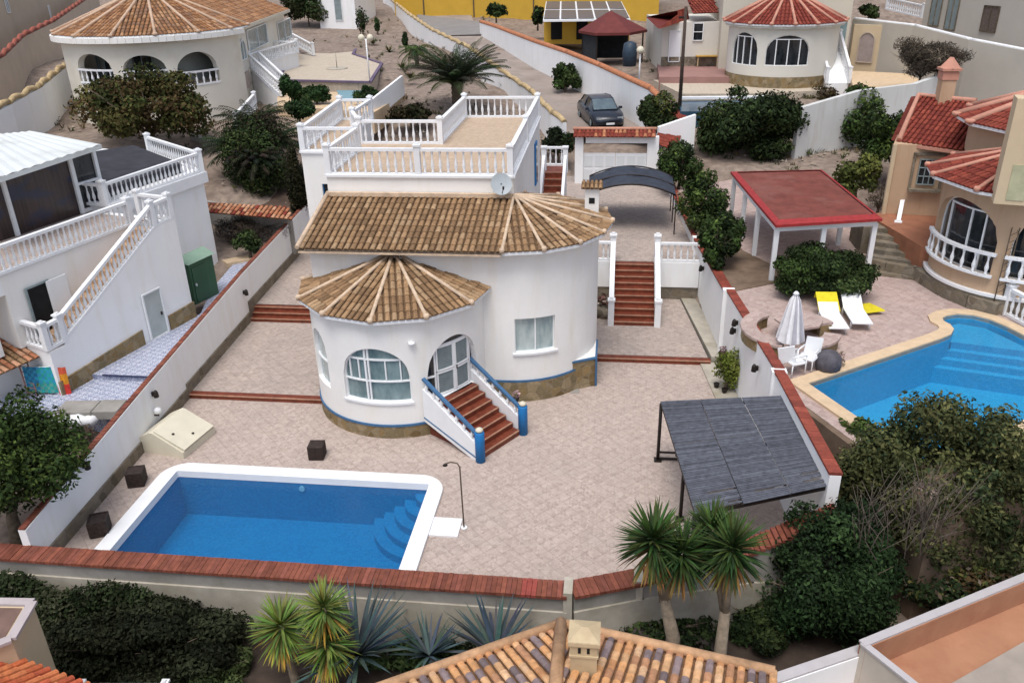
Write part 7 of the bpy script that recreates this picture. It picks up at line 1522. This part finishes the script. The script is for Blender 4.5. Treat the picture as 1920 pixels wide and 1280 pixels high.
# yuccas, agaves, bushes
G2 = ((.10, .15, .035), (.15, .20, .05))
def at_(x, y, Y): return tuple(Yv(x, y, Y))
yucca('bright green yucca with yellow skirt, left of the front pair', tuple(Yv(560, 1300, 12.6)), [(at_(528, 1180, 12.6), .66)], group='yuccas at the bottom left', g=G2, old=(.38, .30, .05), nb=260, tr=.09)
yucca('bright green yucca with two stacked heads, right of the front pair', tuple(Yv(600, 1310, 12.4)), [(at_(608, 1145, 12.4), .58), (at_(615, 1212, 12.3), .64)], group='yuccas at the bottom left', g=G2, old=(.36, .28, .05), nb=240, tr=.09)
G3 = ((.030, .055, .018), (.05, .085, .025))
yucca('dark green yucca with two big heads before the paving corner', tuple(Yv(1262, 1195, 14.0)), [(at_(1225, 1020, 14.0), .78), (at_(1278, 1045, 13.9), .72)], g=G3, old=(.20, .13, .04), nb=300, tr=.12)
yucca('dark green yucca on a straight pale trunk beside the big dark bush', tuple(Yv(1350, 1228, 13.8)), [(at_(1372, 1035, 13.8), .75), (at_(1335, 1000, 14.3), .62)], g=G3, old=(.18, .13, .04), nb=300, tr=.11)
AG = 'agaves below the front wall'
agave('largest blue grey agave, right beside the yellow skirted yuccas', tuple(Yv(672, 1235, 12.8)), 1.7, 70, 1, group=AG, w=.10)
agave('small dark agave standing between the two big agaves', tuple(Yv(805, 1235, 13.0)), 1.05, 44, 2, group=AG, w=.08)
agave('blue grey agave behind the edge of the mottled roof', tuple(Yv(930, 1232, 13.2)), 1.45, 60, 3, group=AG, w=.10)
px_bush('clipped_hedge', 'big dark hedge filling the bottom left under the brick coping', 'hedge', 275, 1290, -.9, 430, 180, 34000, .06, [(.016, .020, .010), (.022, .026, .013), (.012, .015, .008)], 1.3, True, 90, 40, .3)
iv = thing('ivy_bush', (-12.6, 13.9, -.8), 'dark climbing foliage hanging on the front wall under the left end of the coping', 'climber')
leaf_cloud('foliage', iv, [(x, 13.85+.1*math.sin(x*3), .05+.18*math.sin(x*2.1), .5, .3, .52) for x in np.arange(-14.9, -10.6, .34)]+[(x, 13.75, -.5, .5, .35, .4) for x in np.arange(-14.9, -10.2, .4)], 15000, .06, [(.016, .026, .010), (.024, .036, .014), (.036, .040, .022)], .5)
limbs(iv, (-12.6, 13.95, -.8), (-12.6, 13.95, .2), (1.5, .1, .4), 6, .03, seed=3, name='stem')
px_bush('light_bush', 'mid green soft bush at the bottom edge between hedge and yuccas', 'bush', 400, 1300, -.9, 165, 95, 7000, .06, [(.035, .05, .018), (.045, .06, .022)], .8, True, 92)
px_bush('dark_bush', 'huge dark green bush in front of the slatted shelter', 'bush', 1548, 1215, -.9, 295, 292, 44000, .055, [(.013, .028, .010), (.020, .040, .014), (.028, .052, .018), (.010, .018, .008)], 1.5, True, 93, 60, .26, low=-.9)
big_tree('pepper_tree', 'large olive green tree with bare twigs beside the azure pool', 'tree', 1740, 1085, -.5, 1775, 905, 2, (2.7, 1.8, 2.5), 46000, .062, OLIVE+[(.03, .045, .02)], 70, .24, 94, .13, low=-.8, shell=.35)
tw = MB(); b = Yv(1680, 1010, 14.1); q = random.Random(4)
for i in range(60):
    o_ = b+Vector((q.uniform(-.7, 1.0), q.uniform(-.2, .4), q.uniform(-.5, .5))); e = o_+Vector((q.uniform(-.5, .6), q.uniform(-.3, .3), q.uniform(.6, 1.5))); md = o_.lerp(e, .5)+Vector((q.uniform(-.12, .12), 0, .06)); tw.tube([o_, md, e], [.012, .009, .004], 4)
    for _ in range(2): f_ = md+Vector((q.uniform(-.4, .4), q.uniform(-.2, .2), q.uniform(.2, .6))); tw.tube([md, f_], [.006, .003], 3)
t = thing('bare_branches', b, 'spray of grey bare branches at the left side of the olive green tree', 'branches'); tw.build('twigs', plain('grey_twig', (.115, .095, .078), .9, .2), t)
big_tree('broadleaf_tree', 'bright green leafy shrub between the red coping and the olive green tree', 'shrub', 1600, 880, 1.2, 1602, 830, 2, (.62, .6, .75), 3000, .075, MID+[(.05, .07, .02)], 16, .4, 95, .06)
px_bush('olive_shrub', 'dense olive shrub at the right edge beneath the azure pool terrace', 'shrub', 1868, 1112, -.3, 260, 270, 20000, .07, OLIVE+DARK[:1], 1.3, True, 101, 34, .3)
px_bush('low_shrubs', 'brownish dry undergrowth beneath the olive green tree', 'undergrowth', 1790, 1135, -.5, 330, 160, 14000, .08, TWIG+FIG+DARK, 1.2, True, 96)
px_bush('dark_shrub', 'shadowy shrub behind the mottled roof under the yuccas', 'shrub', 1250, 1215, -.8, 220, 70, 3600, .08, DARK+[(.06, .05, .045)], .7, True, 97)
px_bush('dark_shrub', 'dark ground plants between the agaves', 'shrub', 800, 1268, -.8, 300, 70, 5000, .07, DARK, .6, True, 98)
px_bush('dark_shrub', 'dark plant mass under the right yucca beside the huge bush', 'shrub', 1420, 1225, -.9, 130, 110, 5000, .07, DARK, .8, True, 99)

# ================================================================ GROUND SHEET
CP = [(-12, 13, -.9), (-5, 13.5, -.9), (0, 13.5, -.9), (3, 14, -.9), (6, 15, -.8), (-6, 8, -2), (4, 8, -2), (-16, 10, -1.5), (12, 12, -1.2), (20, 10, -1.5), (9, 15.5, -.7), (14, 16.5, -.5), (20, 17.5, -.3),
 (-18, 15, .2), (-22, 18, .6), (-17, 20, .6), (-18, 28, .8), (-24, 28, .8), (-30, 20, .8), (-8, 18, -1.8), (-12, 18, -1.8), (-5, 17, -1.8), (0, 20, -.9), (-5, 26, -.7), (3, 25, -.7), (0, 31, -.5), (-13, 33, -.1), (-10, 38, 0),
 (-14, 40, .3), (-15.8, 44, 1.9), (-17.3, 36, 1.6), (-19, 38.5, 2.2), (-20, 41, 3.2), (-22, 44, 4.2), (-17, 46, 3.8), (-12, 46, 3.3), (-8, 42, 2.6), (-5, 48, 3.4), (-6, 44, 3.0),
 (0, 38, .9), (0, 45, 1.4), (-2, 46.6, 2.2), (0, 49, 3.4), (0, 53, 3.8), (-3, 57, 4.0), (-6, 66, 4.5), (-12, 82, 5.8), (-20, 105, 6.8), (8, 22, -.2), (12, 24, -.2), (10, 28, .0), (16, 26, 0), (16, 22, 0), (8, 34, 1.6), (5, 38, 2.0), (10, 41, 2.5), (9, 46, 3.0), (12, 47, 3.2), (16, 42, 2.6), (22, 30, 1),
 (8, 52, 4.2), (11, 56, 4.8), (5, 56, 4.6), (3, 70, 5.3), (15, 56, 4.6), (19, 60, 5.3), (25, 60, 5.8), (20, 75, 6.3), (-23, 47, 4.7), (-30, 47, 4.7), (-28, 57, 4.7), (-20, 52, 4.9), (-16, 54, 5.2), (-20, 65, 5.7), (-27, 78, 6.2), (-18, 75, 6.0), (-12, 60, 5.0), (-10, 52, 4.5),
 (-40, 50, 5.4), (-50, 60, 6.5), (-60, 90, 8.6), (-30, 110, 7.6), (0, 110, 7.4), (30, 100, 8.6), (60, 90, 9), (40, 60, 6.5), (40, 30, 2), (0, 200, 16), (120, 150, 18), (-120, 150, 18), (-100, 20, 3), (100, 20, 3), (0, -50, -3), (-80, -60, -4), (80, -60, -4), (0, 900, 60), (900, 300, 60), (-900, 300, 60), (900, -300, 0), (-900, -300, 0), (0, -900, -10)]
cpa = np.array(CP, float)
gx = np.concatenate([[-1200, -600, -300, -150, -90], np.arange(-64, 44, .8), [60, 90, 150, 300, 600, 1200]]); gy = np.concatenate([[-1200, -500, -150, -50, -10], np.arange(0, 120, .8), [140, 180, 260, 400, 700, 1300]])
GX, GY = np.meshgrid(gx, gy); d2 = (GX[..., None]-cpa[:, 0])**2+(GY[..., None]-cpa[:, 1])**2+.5; wgt = 1/d2**2; GZ = (wgt*cpa[:, 2]).sum(-1)/wgt.sum(-1)
GZ += .05*np.sin(GX*1.7+np.sin(GY*1.1))*np.cos(GY*1.3)
def sub(x0, x1, y0, y1, z): 
    k = (GX > x0) & (GX < x1) & (GY > y0) & (GY < y1); GZ[k] = np.minimum(GZ[k], z)
sub(-14.2, 5.2, 14.9, 23.9, -2.0); sub(-15, 3.5, 23, 34, -.6); sub(-16, -3, 30, 46, -.1)
def ex_(y): return 3.5+(35.2-y)*.083
k = (GX > -3.6) & (GX < ex_(GY)) & (GY > 33) & (GY < 46.4); GZ[k] = np.minimum(GZ[k], 1.2)
k = (GX > ex_(GY)-.4) & (GX < 19) & (GY > 16.9+.25*(GX-5)*(GX > 5)*.7) & (GY < 31.0); GZ[k] = np.minimum(GZ[k], .6)
k = (GX > 3.4) & (GX < 13.5) & (GY > 30.5) & (GY < 45) & (GY < 45.5-.75*(GX-6)*(GX > 6)); GZ[k] = np.minimum(GZ[k], 2.3)
ny, nx = GX.shape; me = bpy.data.meshes.new('ground'); vs = np.stack([GX, GY, GZ], -1).reshape(-1, 3)
fs = [(j*nx+i, j*nx+i+1, (j+1)*nx+i+1, (j+1)*nx+i) for j in range(ny-1) for i in range(nx-1)]
me.from_pydata([tuple(v) for v in vs], [], fs); me.polygons.foreach_set('use_smooth', [True]*len(fs)); me.materials.append(plain('dry_soil', (.235, .185, .15), .95, .36, 2.6, dirt=(.15, .11, .085), dsc=.5, bmp=.6)); struct(link(bpy.data.objects.new('ground', me)))

# loose stones and dry weeds on the bare soil
def ground_z(x, y): i = int(np.searchsorted(gx, x)); j = int(np.searchsorted(gy, y)); return float(GZ[j-1:j+1, i-1:i+1].max())
def scatter(n, seed, regs):
    q = random.Random(seed); out = []
    while len(out) < n:
        (x0, y0, x1, y1) = regs[q.randrange(len(regs))]; x, y = q.uniform(x0, x1), q.uniform(y0, y1); out.append((x, y, ground_z(x, y), q))
    return out
REG = [(-21, 46, -8, 74), (-26, 38, -13, 47), (-14, 47, -4, 56), (8, 42, 15, 51), (-40, 46, -24, 49), (6, 47, 12, 51), (2, 66, 9, 80), (-30, 74, -14, 100)]
mb = MB()
for x, y, z, q in scatter(900, 5, REG):
    r = q.uniform(.05, .16)*(1.6 if y > 60 else 1); c = q.uniform(.7, 1.3); p = [Vector((x+r*q.uniform(.6, 1)*math.cos(a), y+r*q.uniform(.6, 1)*math.sin(a), z+.01)) for a in (0, 1.2, 2.5, 3.8, 5.1)]; mb.add(p+[Vector((x, y, z+r*.7))], [(i, (i+1) % 5, 5) for i in range(5)], (.24*c, .20*c, .16*c))
o = mb.build('stones', MT['coping']); tag(o, 'loose stones scattered over the bare garden soil', 'stones', kind='stuff')
mb = MB()
for x, y, z, q in scatter(420, 6, REG):
    col = q.choice([(.05, .06, .02), (.12, .09, .04), (.035, .045, .015)]); h = q.uniform(.15, .45)
    for k in range(9): a = q.uniform(0, 6.28); blade(mb, (x+q.uniform(-.1, .1), y+q.uniform(-.1, .1), z), (math.cos(a), math.sin(a), q.uniform(.6, 2)), h, .05, .3, col)
o = mb.build('weeds', MT['leaf']); tag(o, 'dry weeds scattered over the bare garden soil', 'weeds', kind='stuff')
# red pots and plants of the upper garden
for k, (x, y, z, lb) in enumerate(((770, 150, 5.4, 'low spiky plant on the soil below the small palm'), (730, 100, 5.9, 'dry plant tuft on the soil between court and white wall'), (755, 132, 5.6, 'green tuft beside the trunk of the small palm'), (700, 85, 6.1, 'rounded plant behind the double globe lamp'))):
    b = P(x, y, z); agave(lb, tuple(b), .8, 26, 20+k, ((.05, .07, .025), (.09, .08, .04)), name='garden_plant', cat='plant', w=.12)
